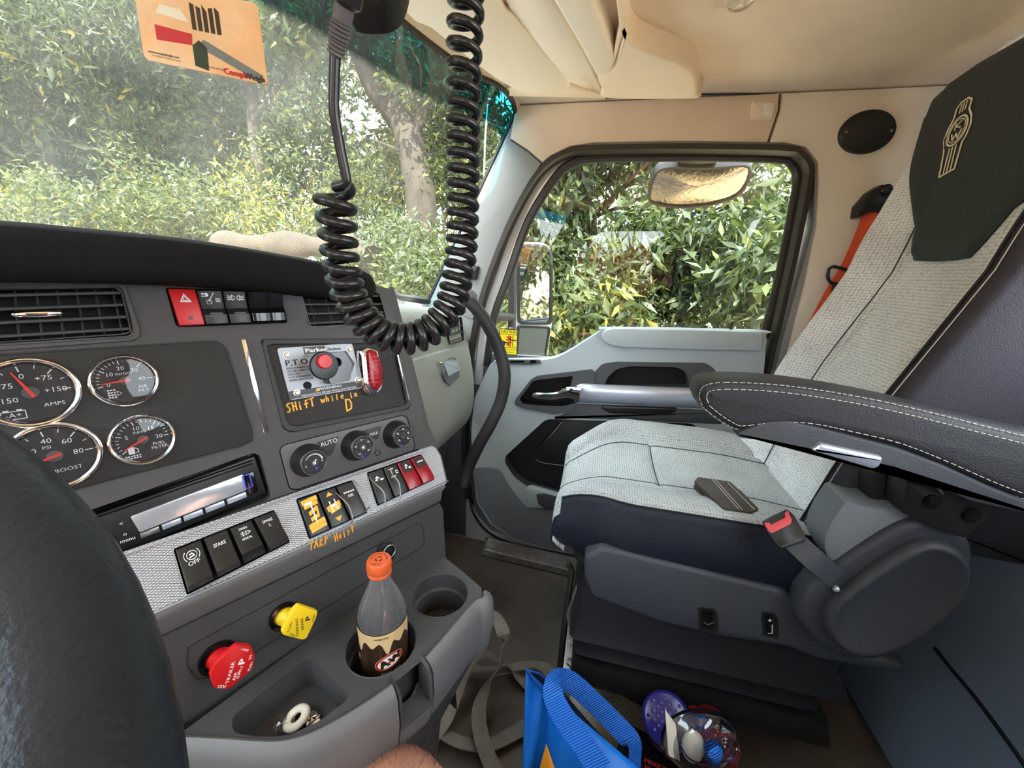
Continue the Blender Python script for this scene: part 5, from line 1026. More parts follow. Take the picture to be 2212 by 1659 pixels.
# upper passenger dash (around the side vent)
b = MB(); rows = []
f1 = gy(.46)
for v, n, dz in ((0, -.36, .0), (.02, -.25, .004), (.06, -.05, .006), (.14, -.005, .0), (.3, .01, 0), (.7, .02, 0), (.95, .022, 0), (1, .0, 0), (1.0, -.04, 0)):
    row = []
    for u in np.linspace(0, 1, 14):
        x0, y0 = 820 + (1008 - 820) * u, interp([0, .5, .8, 1], [650, 657, 666, 690], u); x1, y1 = 850 + (1030 - 850) * u, interp([0, 1], [800, 742], u)
        p0 = Vector(f1.px(x0, y0)); p1 = Vector(f1.px(x1, y1)); p = p0.lerp(p1, v); ex = max(0, u - .75) / .25; row.append(f1(p.x, p.y + dz, n - .05 * ex ** 2.5))
    rows.append(row)
b.grid(rows, 'glove'); up = b.build('upper_dash', gb, smooth=60)
# side part below, down to the floor
b = MB(); rows = []
f2 = gy(.50)
for v in np.linspace(0, 1, 8):
    row = []
    for u in np.linspace(0, 1, 8):
        p0 = Vector(f2.px(905 + (1016 - 905) * u, 960 - 60 * u)); p1 = Vector(f2.px(930 + 70 * u, 1120)); p = p0.lerp(p1, v); row.append(f2(p.x, p.y, -.12 * v * v - .01))
    rows.append(row)
b.grid(rows, 'door_dark'); b.build('kick_panel', gb, smooth=60, label='dark kick panel under the glove box')
vq = [f1.px(x, y, .022) for x, y in ((962, 692), (996, 684), (1001, 735), (971, 745))]; vent([tuple(p) for p in vq], f1.sh(.026), 4, 4, parent=gb, lab='side air vent beside the door')
b = MB(); b.plate(gy(.62), [(.62, .0), (1.3, .0), (1.3, .75), (.62, .75)], [], 0, 'door_low'); b.build('toe_board', gb)
# ================================================================= CUP HOLDER CONSOLE
ZT = .52
FT = Fr((_bl.x, _bl.y, ZT), UD, (0, 0, 1))        # U along the dash, V away from the viewer
T = lambda pts, n=0.0: FT.pxs(pts, n)
con = thing('cup_holder_console', 'gray console tray with two round cup holders and an open bin', 'console', FT(.03, -.12, -ZT))
outl = T([(425, 1560), (640, 1400), (855, 1244), (932, 1201), (940, 1188), (1000, 1235), (1042, 1272), (1044, 1300), (1020, 1306), (915, 1424), (905, 1440), (880, 1530), (868, 1532), (848, 1478), (714, 1561), (650, 1590), (610, 1600), (433, 1592), (300, 1585), (300, 1640)])
outl = T([(300, 1650), (640, 1400), (855, 1244), (932, 1201), (942, 1190), (1000, 1235), (1040, 1270), (1043, 1296), (1022, 1303), (915, 1424), (848, 1478), (714, 1561), (650, 1588), (610, 1600), (433, 1592), (300, 1580)])
c1 = Vector(FT.px(824, 1392)); c2 = Vector(FT.px(951, 1284)); R1, R2 = .0485, .0455
h1 = [(c1.x + R1 * math.cos(t), c1.y + R1 * math.sin(t)) for t in np.linspace(0, 2 * math.pi, 41)[:-1]]
h2 = [(c2.x + R2 * math.cos(t), c2.y + R2 * math.sin(t)) for t in np.linspace(0, 2 * math.pi, 41)[:-1]]
bin_ = fillet(T([(500, 1560), (505, 1545), (655, 1426), (672, 1424), (752, 1500), (750, 1512), (690, 1558), (620, 1590), (560, 1592), (504, 1583)]), .008)
b = MB(); b.plate(FT, outl, [h1, h2, bin_], 0, 'dash_dark', depth=[.075, .07, .045], wm='dash_dark')
for c, R, d in ((c1, R1, .075), (c2, R2, .07)):
    b.rings([[FT(c.x + r * math.cos(t), c.y + r * math.sin(t), z) for t in np.linspace(0, 2 * math.pi, 41)[:-1]] for r, z in ((R, -.028), (R - .004, -.031), (R - .006, -d), (0.001, -d))], 'dash_dark', cap0=False, cap1=False)
    b.tube([FT(c.x + (R + .001) * math.cos(t), c.y + (R + .001) * math.sin(t), .0) for t in np.linspace(0, 2 * math.pi, 41)], .0012, 5, 'dash_dark')
b.plate(FT, bin_, [], -.045, 'dash_dark')
top_ = b.build('tray', con, smooth=40)
# outer lip
lipx = [(150, 1585), (433, 1594), (560, 1602), (615, 1601), (665, 1588), (718, 1563), (790, 1520), (846, 1481)]
lipx2 = [(917, 1425), (960, 1376), (1003, 1325), (1026, 1300), (1044, 1293), (1045, 1280)]
def lip(px_, name, e0=False):
    b = MB(); P = [Vector(FT.px(x, y)) for x, y in px_]; P = [Vector((p.x, p.y, 0)) for p in P]; P = catmull(P, 4); secs = []
    for i, p in enumerate(P):
        t = (P[min(i + 1, len(P) - 1)] - P[max(i - 1, 0)]).normalized(); o = Vector((t.y, -t.x, 0)); sec = []
        for dx, z in ((-.002, -.05), (-.002, .0), (0, .004), (.003, .005), (.010, .000), (.016, -.012), (.018, -.05), (.010, -.10), (-.004, -.13)): q = p + o * dx; sec.append(FT(q.x, q.y, z))
        secs.append(sec)
    b.rings(secs, 'bezel_gray'); return b.build(name, con, label='lighter gray outer edge of the tray', smooth=50)
mat('lip_gray', s2l(112, 116, 116), .55, bump=.3, scale=900)
lip(lipx, 'lip'); lip(lipx2, 'lip')
# slot in front of the first cup holder
b = MB(); sl = T([(848, 1478), (866, 1462), (905, 1425), (917, 1425), (908, 1470), (884, 1535), (872, 1535)]); g0 = [Vector(FT.px(848, 1480)), Vector(FT.px(917, 1427))]
d_ = (g0[1] - g0[0]).normalized(); o_ = Vector((d_.y, -d_.x)); 
rows = []
for s_ in (0, 1):
    p = g0[s_]
    rows.append([FT(*(p - o_ * .002), .004), FT(*(p + o_ * .016), -.008), FT(*(p + o_ * .018), -.055)])
b.rings([[FT(*(g0[0] + o_ * a), z) for a, z in ((-.004, -.052), (.02, -.056), (.02, -.062), (-.004, -.062))], [FT(*(g0[1] + o_ * a), z) for a, z in ((-.004, -.052), (.02, -.056), (.02, -.062), (-.004, -.062))]], 'dash_dark')
for p, sg in ((g0[0], 1), (g0[1], -1)): b.rings([[FT(*(p + o_ * a + d_ * sg * .0), z) for a, z in ((-.01, .003), (.0, .004), (.012, .001), (.018, -.012), (.02, -.06), (-.01, -.06))], [FT(*(p + o_ * a + d_ * sg * .004), z) for a, z in ((-.01, .001), (.0, .001), (.011, -.001), (.016, -.012), (.018, -.06), (-.01, -.06))]], 'dash_dark')
b.rings([[FT(*(g0[0] + o_ * .012), -.06), FT(*(g0[0] + o_ * .02), -.055), FT(*(g0[0] + o_ * .010), -.10), FT(*(g0[0] - o_ * .004), -.13)], [FT(*(g0[1] + o_ * .012), -.06), FT(*(g0[1] + o_ * .02), -.055), FT(*(g0[1] + o_ * .010), -.10), FT(*(g0[1] - o_ * .004), -.13)]], 'bezel_gray')
b.build('notch', con)
b = MB(); rb = [Vector(FT.px(x, y)) for x, y in ((942, 1190), (1000, 1235), (1043, 1272), (1043, 1296))]
b.rings([[FT(p.x, p.y, z) for p in rb] for z in (0.0, -.04, -.13)], 'dash_dark', cap0=False, cap1=False, closed=False)
pts_b = [FT(*Vector(FT.px(x, y)), 0) for x, y in ((150, 1590), (433, 1592), (610, 1600), (714, 1561), (848, 1478), (1022, 1303), (1043, 1290), (942, 1190))]; bw = FT(.10, .03, 0)
b.rings([[Vector((p.x, p.y, ZT - .10)) for p in pts_b], [Vector((p.x + (bw.x - p.x) * .35, p.y + (bw.y - p.y) * .35, ZT - .3)) for p in pts_b], [Vector((p.x + (bw.x - p.x) * .45, p.y + (bw.y - p.y) * .45, .0)) for p in pts_b]], 'dash_dark', cap0=False, cap1=False, closed=False)
b.build('pedestal', con)
# ---- bottle
bc = FT(c1.x + .005, c1.y + .002, 0); bo = Vector((bc.x, bc.y, ZT - .0745)); 
tgt = C0 + ray(828, 1222) * ((Vector((bc.x, bc.y, 0)) - C0).dot(Vector((FW.x, FW.y, 0)).normalized()) / ray(828, 1222).dot(Vector((FW.x, FW.y, 0)).normalized()))
BH = tgt.z - bo.z
bt = thing('soda_bottle', 'nearly empty clear root beer bottle with an orange cap in the cup holder', 'bottle', bo)
S = BH / .205; Rb = .0335
prof = [(0, .004), (.018, .002), (.028, .001), (Rb * .96, .008), (Rb, .016), (Rb * .97, .03), (Rb, .045), (Rb, .115), (Rb * .99, .125), (Rb * .93, .139), (Rb * .78, .152), (Rb * .58, .168), (.0145, .181), (.0132, .19), (.0132, .205)]
b = MB(); b.lathe(bo, (0, 0, 1), [(r, h * S) for r, h in prof], 48, 'plastic_misted'); b.build('body', bt, label='clear plastic bottle', smooth=80)
b = MB(); b.lathe(bo, (0, 0, 1), [(0, .006 * S), (.026, .006 * S), (Rb * .94, .02 * S), (Rb * .94, .022 * S), (0, .0221 * S)], 40, 'label_brown'); b.build('root_beer', bt, label='last dark sip of root beer')
b = MB(); rows = []
hc = [(0, .0), (.0155, .0), (.0165, .0015), (.0165, .012), (.0155, .0155), (.0148, .0165), (.0, .0165)]
for r, h in hc: rows.append([bo + Vector((math.cos(t) * r * (1 + (.02 if k % 2 and .001 < h < .014 else 0)), math.sin(t) * r * (1 + (.02 if k % 2 and .001 < h < .014 else 0)), BH - .006 + h)) for k, t in enumerate(np.linspace(0, 2 * math.pi, 73)[:-1])])
b.rings(rows, 'cap_orange', cap0=False); b.lathe(bo + Vector((0, 0, BH - .012)), (0, 0, 1), [(.0140, 0), (.0162, .001), (.0162, .004), (.0150, .005)], 40, 'cap_orange')
ctop = bo + Vector((0, 0, BH + .0106)); rdir = Vector((RT.x, RT.y, 0)).normalized(); fcap = Fr(ctop, rdir, (0, 0, 1)); 
def arc(r): return lambda u, v, n=0.0: fcap((r + v) * math.sin(u / r), (r + v) * math.cos(u / r), n)
b.text(arc(.0105), 'RECYCLE BOTTLE WITH', 0, 0, .0032, .0002, 'black_ink', bold=1); b.text(lambda u, v, n=0: fcap((.0105 - v) * math.sin(u / .0105), -(.0105 - v) * math.cos(u / .0105), n), 'CAP ON', 0, 0, .0032, .0002, 'black_ink', bold=1)
for k in range(3): a = R_(90 + 120 * k); b.stroke(fcap, [(.004 * math.cos(a - .6), .004 * math.sin(a - .6)), (.0045 * math.cos(a), .0045 * math.sin(a)), (.004 * math.cos(a + .6), .004 * math.sin(a + .6))], .0014, .0003, 'black_ink', .0001)
b.build('cap', bt, label='ribbed orange bottle cap', smooth=50)
# label wrapped round the bottle
RL = Rb + .0006; vd = Vector((C0.x - bo.x, C0.y - bo.y, 0)).normalized(); th0 = math.atan2(vd.y, vd.x)
LZ0, LZ1 = .045 * S, .122 * S
fl = lambda u, v, n=0.0: bo + Vector((math.cos(th0 - R_(3) + u / RL) * (RL + n), math.sin(th0 - R_(3) + u / RL) * (RL + n), v))
b = MB(); b.rings([[fl(u, v) for u in np.linspace(0, 2 * math.pi * RL, 65)[:-1]] for v in (LZ0, LZ0 + (LZ1 - LZ0) * .62)], 'label_brown', cap0=False, cap1=False)
# cream foam with drips along the label top
us = np.linspace(0, 2 * math.pi * RL, 129)[:-1]
b.rings([[fl(u, LZ0 + (LZ1 - LZ0) * (.74 - .16 * max(0, math.sin(u / RL * 5 + .6)) ** 3 - .05 * math.sin(u / RL * 11)), .0002) for u in us], [fl(u, LZ1, .0002) for u in us]], 'label_tan', cap0=False, cap1=False); b.rings([[fl(u, v, 0) for u in us] for v in (LZ0 + (LZ1 - LZ0) * .55, LZ1 - .001)], 'label_brown', cap0=False, cap1=False)
b.rings([[fl(u, v, .0004) for u in us] for v in (LZ1 - .0015, LZ1)], 'black_ink', cap0=False, cap1=False)
def oval(u0, v0, rx, ry, m, n, rot=.35): b.add([fl(u0, v0, n)] + [fl(u0 + rx * math.cos(t) * math.cos(rot) - ry * math.sin(t) * math.sin(rot), v0 + rx * math.cos(t) * math.sin(rot) + ry * math.sin(t) * math.cos(rot), n) for t in np.linspace(0, 2 * math.pi, 33)[:-1]], [(0, i, i % 32 + 1) for i in range(1, 33)], m)
for uo in (.0075, -.062 * .9):
    vo = LZ0 + (LZ1 - LZ0) * .36
    for rx, ry, m_, n_ in ((.0205, .0125, 'label_tan', .0005), (.0198, .0118, 'label_red', .0006), (.0165, .0095, 'label_white', .0007)): oval(uo, vo, rx, ry, m_, n_)
    b.text(fl, 'A', uo - .0082, vo - .0030, .0185, .0009, 'label_brown', rot=.35, bold=4); b.text(fl, 'W', uo + .0070, vo + .0022, .0165, .0009, 'label_brown', rot=.35, bold=4); b.text(fl, '&', uo + .0, vo - .0008, .0070, .0011, 'label_red', rot=.35, bold=3)
b.text(fl, 'ROOT BEER', .0095, LZ0 + .0085, .0058, .0008, 'label_white', bold=3, sx=.9); b.text(fl, 'AGED VANILLA', .0095, LZ0 + .0035, .003, .0008, 'label_white', sx=.9); b.text(fl, 'CAFFEINE FREE', -.002, LZ1 - .0075, .0030, .0008, 'label_brown', bold=2)
b.build('label', bt, label='brown and cream A&W root beer label', smooth=80, fixn=False)
# things lying in the open bin
bz = ZT - .045
fbz = Fr((0, 0, bz + .008), UD, (0, 0, 1))
p = fbz(*fbz.px(641, 1553)); b = MB(); rr = []
for k in range(25):
    a = 2 * math.pi * k / 24; cc_ = p + Vector((math.cos(a) * .011, math.sin(a) * .011, .002 + .004 * math.cos(a + 1))); e1 = Vector((math.cos(a), math.sin(a), 0)); rr.append([cc_ + e1 * (.0055 * math.cos(t)) + ZV * (.0045 * math.sin(t)) for t in np.linspace(0, 6.283, 9)[:-1]])
b.rings(rr, 'paper', cap0=False, cap1=False); b.build('plastic_ring', label='round off-white ring lying in the open console bin', cat='ring', smooth=80)
def crumple(name, px_, r, m, lab, cat_, flat=.5, seed=3, z=bz):
    rn = random.Random(seed); f_ = Fr((0, 0, z + r * flat * .9), UD, (0, 0, 1)); p = f_(*f_.px(*px_)); b = MB(); rows = []
    for i in range(9):
        a = math.pi * i / 8; rows.append([p + Vector((math.sin(a) * math.cos(t), math.sin(a) * math.sin(t), flat * math.cos(a))) * r * (rn.uniform(.7, 1.2) if 0 < i < 8 else 1) for t in np.linspace(0, 6.283, 15)[:-1]])
    b.grid(rows, m, closed=True); return b.build(name, label=lab, cat=cat_, smooth=0)
crumple('foil_ball', (674, 1553), .009, 'chrome', 'small crumpled piece of shiny foil in the open console bin', 'foil')
crumple('plastic_wrapper', (614, 1562), .012, 'plastic_bag', 'crumpled clear wrapper in the open console bin', 'wrapper', seed=5)
# ================================================================= PASSENGER SEAT
seat = thing('passenger_seat', 'gray fabric passenger seat with black vinyl sides and a raised armrest', 'seat', (.92, -.25, 0))
XN, XF, ZS = .68, 1.15, .625       # near side, far side, cushion top
XC = (XN + XF) / 2
def sm(t): t = max(0, min(1, t)); return t * t * (3 - 2 * t)
# cushion: rows along y (front to rear), each row goes near-bottom > top > far-bottom
def ctop(x, y):
    t = (x - XN) / (XF - XN); z = ZS + .018 * math.exp(-((t - .10) / .12) ** 2) + .03 * math.exp(-((t - .90) / .13) ** 2) - .012 * math.exp(-((t - .5) / .25) ** 2)
    z -= .008 * math.exp(-((t - .235) / .012) ** 2) + .008 * math.exp(-((t - .77) / .012) ** 2)
    if .235 < t < .77: z -= .004 * math.exp(-((y + .155) / .004) ** 2)
    return z - .02 * sm((y + .05) / .1) - .015 * sm((-y - .3) / .2)
NT = 46; rowsY = [.052, .058, .055, .045, .03, .012, -.01] + list(np.linspace(-.03, -.145, 8)) + [-.15, -.155, -.16] + list(np.linspace(-.17, -.52, 16))
rows = []; fronts = [(.30, .0), (.22, .02), (.1, .042), (.06, .05), (.03, .054)]
def cushion_row(y, drop=0.0, infl=0.0, zbase=.50):
    """drop lowers the top (used for the rounded nose)"""
    xin = .0 + .10 * sm((y - .0) / .06) * 1.0 ; row = []
    cor = .05 * sm((y + .10) / .16)       # plan rounding of the nose corners
    xn, xf = XN + cor * .8, XF - cor * 2.6
    def pt(x, z): return (x, y, z)
    zt_n = ctop(XN + .035, y) - drop
    for k in range(7): v = k / 6; zz = zbase + (zt_n - .018 - zbase) * v; row.append(pt(xn - .014 * math.sin(math.pi * v), zz))
    for k in range(1, 5): a = math.pi / 2 * k / 4; row.append(pt(xn + .028 * (1 - math.cos(a)), zt_n - .018 + .018 * math.sin(a)))
    for k in range(1, 31): x = xn + .028 + (xf - .04 - xn - .028) * k / 30; row.append(pt(x, ctop(XN + (XF - XN) * (x - xn) / (xf - xn), y) - drop))
    zf = row[-1][2]
    for k in range(1, 6): a = math.pi / 2 * k / 5; row.append(pt(xf - .04 + .04 * math.sin(a), zf - .04 * (1 - math.cos(a))))
    row.append(pt(xf, zbase)); return row
R0 = []
for y, dr in ((.030, .115), (.046, .095), (.056, .07), (.060, .045), (.056, .026), (.045, .012), (.028, .005), (.008, .001)): R0.append(cushion_row(y, dr))
for y in list(np.linspace(-.012, -.148, 9)) + [-.152, -.155, -.158] + list(np.linspace(-.17, -.53, 17)): R0.append(cushion_row(y, 0))
seam_j = 9
b = MB(); b.grid(R0, mf=lambda i, j: 'vinyl_navy' if (j < seam_j - 1 and i >= 5) or (j < 5 and i >= 2) else 'fabric_seat'); b.add(R0[0], [tuple(range(len(R0[0])))], 'fabric_seat')
cu = b.build('cushion', seat, smooth=80, label='gray woven seat cushion with a navy vinyl side')
b = MB(); b.tube([Vector(r[seam_j - 1]) + Vector((-.0012, 0, .0012)) for r in R0[5:]], .0016, 5, 'rubber'); b.tube([Vector(r[seam_j]) + Vector((-.001, 0, .0016)) for r in R0[6:]], .0007, 5, 'stitch')
for jj in (18, 33): b.tube([Vector(r[jj]) + Vector((0, 0, .0002)) for r in R0[4:]], .0013, 5, 'seam')
b.tube([Vector(R0[18][k]) + Vector((0, 0, .001)) for k in range(18, 34)], .0015, 5, 'seam'); b.build('seam_piping', seat)
# backrest
ZB = [.56, .62, .70, .80, .90, 1.0, 1.1, 1.2, 1.3, 1.36, 1.41, 1.445, 1.465]
def yc(z): return interp([.54, .6, .75, .88, 1.0, 1.08, 1.2, 1.33, 1.47], [-.405, -.42, -.455, -.495, -.54, -.57, -.595, -.615, -.635], z)
def bx(z): return (interp([.54, .8, 1.1, 1.25, 1.35, 1.42, 1.47], [.70, .70, .70, .70, .70, .73, .83], z), interp([.54, .8, .95, 1.03, 1.1, 1.2, 1.3, 1.38, 1.43, 1.47], [1.11, 1.125, 1.118, 1.108, 1.106, 1.11, 1.12, 1.135, 1.11, 1.0], z))
def by(t, z): 
    w = sm((1.42 - z) / .3); s = .045 * w * (math.exp(-((t - .04) / .12) ** 2) + math.exp(-((t - .96) / .12) ** 2)) - .02 * math.exp(-((t - .5) / .3) ** 2) * w
    s -= .010 * w * (math.exp(-((t - .25) / .015) ** 2) + math.exp(-((t - .75) / .015) ** 2)); 
    if .25 < t < .75: s -= .007 * (math.exp(-((z - .80) / .006) ** 2))
    return yc(z) + s
rows = []; NB = 36
for z in sorted(list(np.linspace(.54, 1.40, 44)) + [1.42, 1.435, 1.45, 1.46, 1.468]):
    x0, x1 = bx(z); th = interp([.54, .9, 1.2, 1.4, 1.47], [.13, .22, .15, .07, .02], z); row = []
    for k in range(5): v = k / 4; row.append((x0 + .02 * (1 - v) + .0, by(0, z) - th * (1 - v) - .02, z))
    for k in range(1, 5): a = math.pi / 2 * k / 4; row.append((x0 + .03 * (1 - math.cos(a)) , by(0, z) - .02 + .02 * math.sin(a), z))
    for k in range(1, NB + 1): t = .06 + .88 * k / NB; x = x0 + (x1 - x0) * t; row.append((x, by(t, z), z))
    for k in range(1, 5): a = math.pi / 2 * k / 4; row.append((x1 - .03 + .03 * math.sin(a), by(1, z) - .03 * (1 - math.cos(a)), z))
    row.append((x1 - .01, by(1, z) - th, z)); rows.append(row)
b = MB(); b.grid(rows, mf=lambda i, j: 'vinyl_plum' if j < 8 else 'fabric_back'); b.add(rows[-1], [tuple(range(len(rows[-1])))], 'fabric_back'); q0 = [r[0] for r in rows]; q1 = [r[-1] for r in rows]; b.rings([q0, q1], 'vinyl_plum', cap0=False, cap1=False, closed=False)
bk = b.build('backrest', seat, smooth=80, label='light gray woven backrest with dark vinyl sides')
b = MB(); b.tube([Vector(r[8]) + Vector((-.001, .0015, 0)) for r in rows], .0018, 5, 'rubber'); b.tube([Vector(r[7]) + Vector((-.001, .002, 0)) for r in rows], .0008, 5, 'stitch')
for jj in (16, 37): b.tube([Vector(r[jj]) + Vector((0, .0005, 0)) for r in rows[:40]], .0013, 5, 'seam')
b.tube([Vector((bx(.8)[0] + (bx(.8)[1] - bx(.8)[0]) * t, by(t, .8) + .001, .8)) for t in np.linspace(.25, .75, 20)], .0014, 5, 'seam'); b.build('backrest_piping', seat)
# black head panel with the embroidered badge
nrm = Vector((0, 1, .16)).normalized()
def hb(u, v):   # u 0..1 across, v 0..1 up; symmetric tongue that widens to the top
    z = 1.10 + .372 * v; c = .915; w = interp([0, .05, .19, .42, .69, .82, 1], [.064, .074, .098, .145, .20, .222, .22], v); x = c + (u - .5) * 2 * w
    x0, x1 = bx(z); x = max(x0 - .006, min(x1 + .006, x)); t = (x - x0) / (x1 - x0); return x, z, t
rows2 = []
for v in np.linspace(0, 1, 26):
    row = []
    for u in np.linspace(0, 1, 22):
        x, z, t = hb(u, v); e = min(u, 1 - u) * 12; zz = z - (.018 * (1 - math.cos((u - .5) * 2.4)) if v < .2 else 0) * 0 + (.004 * ((u - .5) * 2) ** 2 * max(0, 1 - v * 5)); y = by(min(1, max(0, t)), zz) + .014 * min(1, e + .25) * (min(1, v * 18 + .2)); 
        if v > .9: y -= .03 * ((v - .9) / .1) ** 2
        row.append((x, y, zz))
    rows2.append(row)
b = MB(); b.grid(rows2, 'vinyl_head'); bd = [rows2[0][k] for k in range(22)] + [r[-1] for r in rows2[1:]] + rows2[-1][::-1][1:] + [r[0] for r in rows2[::-1][1:-1]]
b.rings([bd, [(x, y - .03, z) for x, y, z in bd]], 'vinyl_head', cap0=False, cap1=False); hp_ = b.build('headrest_cover', seat, smooth=70, label='black vinyl headrest cover')
def hs(x, z, n=0.0): x0, x1 = bx(z); t = (x - x0) / (x1 - x0); return Vector((x, by(t, z) + .0145 + n, z))
def hpx(x, y):
    z = 1.3; 
    for _ in range(8): p = hit(x, y, (0, by(.5, z) + .0145, 0), (0, 1, 0)); z = p.z
    return p.x, p.z
b = MB(); bot = Vector(hpx(2049, 376)); topp = Vector(hpx(2088, 212)); ax = (topp - bot); Lb = ax.length; ax.normalize(); rx_ = Vector((ax.y, -ax.x)); rx_ = -rx_ if rx_.x > 0 else rx_
fe = lambda u, v, n=0.0: hs(*(bot + ax * (v * Lb) + rx_ * (u * Lb)), n)
E_ = lambda P, w=.022: b.stroke(fe, P, w, .0012, 'label_tan', .0008)
mat('thread', s2l(225, 214, 190), .7)
def E_(P, w=.022): b.stroke(fe, P, w, .0012, 'thread', .0008)
out_ = [(-.09, .0), (.10, .02), (.12, .36), (.155, .42), (.18, .55), (.16, .68), (.10, .80), (.10, .92), (.04, .98), (-.06, .98), (-.10, .92), (-.10, .80), (-.16, .68), (-.18, .55), (-.155, .42), (-.12, .36), (-.09, 0)]
E_([(x * 1.1, y) for x, y in out_]); 
for x in (-.045, .0, .05): E_([(x, .03), (x, .36)], .016)
for x in (-.04, .0, .04): E_([(x, .83), (x, .95)], .014)
E_([(.145 * math.cos(t), .575 + .185 * math.sin(t)) for t in np.linspace(0, 6.283, 25)]); E_([(.115 * math.cos(t), .575 + .15 * math.sin(t)) for t in np.linspace(0, 6.283, 25)], .010)
E_([(-.04, .69), (-.04, .60)], .018); E_([(.045, .69), (-.035, .645), (.045, .60)], .018)
E_([(-.07, .56), (-.035, .46), (0, .54), (.035, .46), (.07, .56)], .018); b.build('badge', hp_, label='cream embroidered KW badge', smooth=0)
# armrest
XA = .575
fa_ = fx(XA); 
arm = cat2(fa_.pxs([(1507, 862), (1512, 842), (1530, 829), (1580, 824), (1700, 831), (1850, 853), (2000, 885), (2212, 938), (2420, 985), (2500, 1060), (2420, 1130), (2300, 1110), (2212, 1086), (2130, 1055), (2040, 1015), (1940, 975), (1840, 950), (1740, 930), (1660, 930), (1600, 936), (1570, 925), (1540, 905), (1516, 885)]), 3)
b = MB(); p_ = clean(ccw([tuple(q) for q in arm])); 
b.rings([[fa_(u, v, n) for u, v in inset(p_, d)] for n, d in ((-.085, .022), (-.083, .012), (-.075, .004), (-.06, 0), (-.02, 0), (-.008, .003), (-.002, .009), (0, .018))], 'arm_vinyl')
ar = b.build('armrest', seat, smooth=60, label='padded black vinyl armrest with pale stitching')
b = MB()
for d, n in ((.011, -.0005), (.003, -.0075)):
    q = inset(p_, d); q = [x for x in q if fa_(*x).z > .80 or True]; P = [fa_(u, v, n + .001) for u, v in q]
    i0 = 0; K = [p for p in P]; 
    # dashes
    tot = 0
    for i in range(len(K)):
        a, c = K[i], K[(i + 1) % len(K)]; L_n = (c - a).length; m_ = max(1, int(L_n / .0065))
        for k in range(m_): b.tube([a.lerp(c, k / m_), a.lerp(c, (k + .68) / m_)], .00062, 4, 'stitch')
b.build('stitching', ar, label='pale double stitching', smooth=0)
b = MB(); ul = fa_.pxs([(1590, 938), (1625, 922), (1660, 911), (1700, 909), (1760, 921), (1940, 968), (2040, 1006), (2140, 1052), (2260, 1100), (2260, 1120), (2100, 1085), (2010, 1045), (1925, 1012), (1880, 1008), (1750, 975), (1640, 952), (1600, 948)], .002); b.prism(fa_, fillet(ul, .004), -.07, .002, 'plastic_seat', .004); b.build('armrest_base', ar, label='black plastic shell under the armrest')
b = MB(); b.prism(fa_, fillet(fa_.pxs([(1752, 970), (1772, 957), (1900, 985), (1909, 990), (1900, 1008), (1885, 1014), (1755, 975)], .006), .003), -.05, .008, 'silver', .005); b.build('adjuster_lever', ar, label='silver armrest adjuster lever')
# hinge bracket between armrest and seat
fh_ = fx(.62); b = MB(); b.prism(fh_, fillet(fh_.pxs([(1960, 1040), (2140, 1065), (2145, 1105), (2090, 1165), (2030, 1150), (1950, 1110)]), .006), -.04, 0, 'plastic_black', .004)
for x, y in ((2012, 1083), (2098, 1112)): b.lathe(fh_(*fh_.px(x, y), 0), (-1, 0, 0), [(.011, 0), (.011, .003), (.005, .005), (0, .005)], 16, 'plastic_gloss')
b.tube([fh_(*fh_.px(2020, 1050), .004), fh_(*fh_.px(2030, 1062), .006)], .002, 6, 'alu'); b.build('armrest_bracket', seat)
# vinyl side wrap of the back and fabric flap at the pivot
b = MB(); fv = fx(.665); b.prism(fv, fillet(fv.pxs([(1880, 1095), (1885, 1020), (1960, 1010), (2160, 1060), (2240, 1090), (2240, 1230), (2080, 1200), (1950, 1120)]), .01), -.05, 0, 'vinyl_black', .008); b.build('side_wrap', seat)
b = MB(); fl_ = fx(.64); b.prism(fl_, cat2(fl_.pxs([(1820, 1092), (1832, 1083), (1880, 1096), (1950, 1100), (2040, 1110), (2085, 1150), (2060, 1180), (1980, 1160), (1900, 1190), (1800, 1215), (1780, 1170), (1800, 1120)]), 3), -.06, 0, 'door_low', .006)
b.build('recliner_cover', seat, label='dark felt cover over the recliner joint')
# outer pivot shield with the big lever
fs_ = fx(.628)
sh = cat2(fs_.pxs([(1735, 1290), (1775, 1250), (1850, 1195), (1940, 1140), (2010, 1122), (2070, 1135), (2105, 1180), (2100, 1240), (2060, 1310), (2000, 1380), (1920, 1425), (1830, 1425), (1760, 1390), (1725, 1340)]), 3); p_ = clean(ccw([tuple(q) for q in sh]))
b = MB(); b.rings([[fs_(u, v, n) for u, v in inset(p_, d)] for n, d in ((-.06, 0), (-.012, 0), (-.004, .003), (0, .009), (-.001, .016))], 'plastic_seat'); b.build('pivot_shield', seat, smooth=60)
lv = cat2(fs_.pxs([(1775, 1330), (1792, 1290), (1860, 1235), (1940, 1180), (2000, 1160), (2060, 1180), (2085, 1225), (2060, 1290), (1990, 1355), (1900, 1400), (1830, 1400), (1785, 1370)]), 3); p_ = clean(ccw([tuple(q) for q in lv])); cv = Vector(fs_.px(1860, 1320))
b = MB(); b.rings([[fs_(u, v, n) for u, v in inset(p_, d)] for n, d in ((-.004, 0), (.008, 0), (.016, .005), (.017, .010), (.012, .016))], 'plastic_seat', cap0=False)
b.build('recliner_lever', seat, smooth=60, label='large oval recliner lever'); b = MB(); b.sphere(fs_(*fs_.px(1803, 1268), .004), .0055, 'silver', 12); b.build('lever_button', seat, label='tiny silver button')
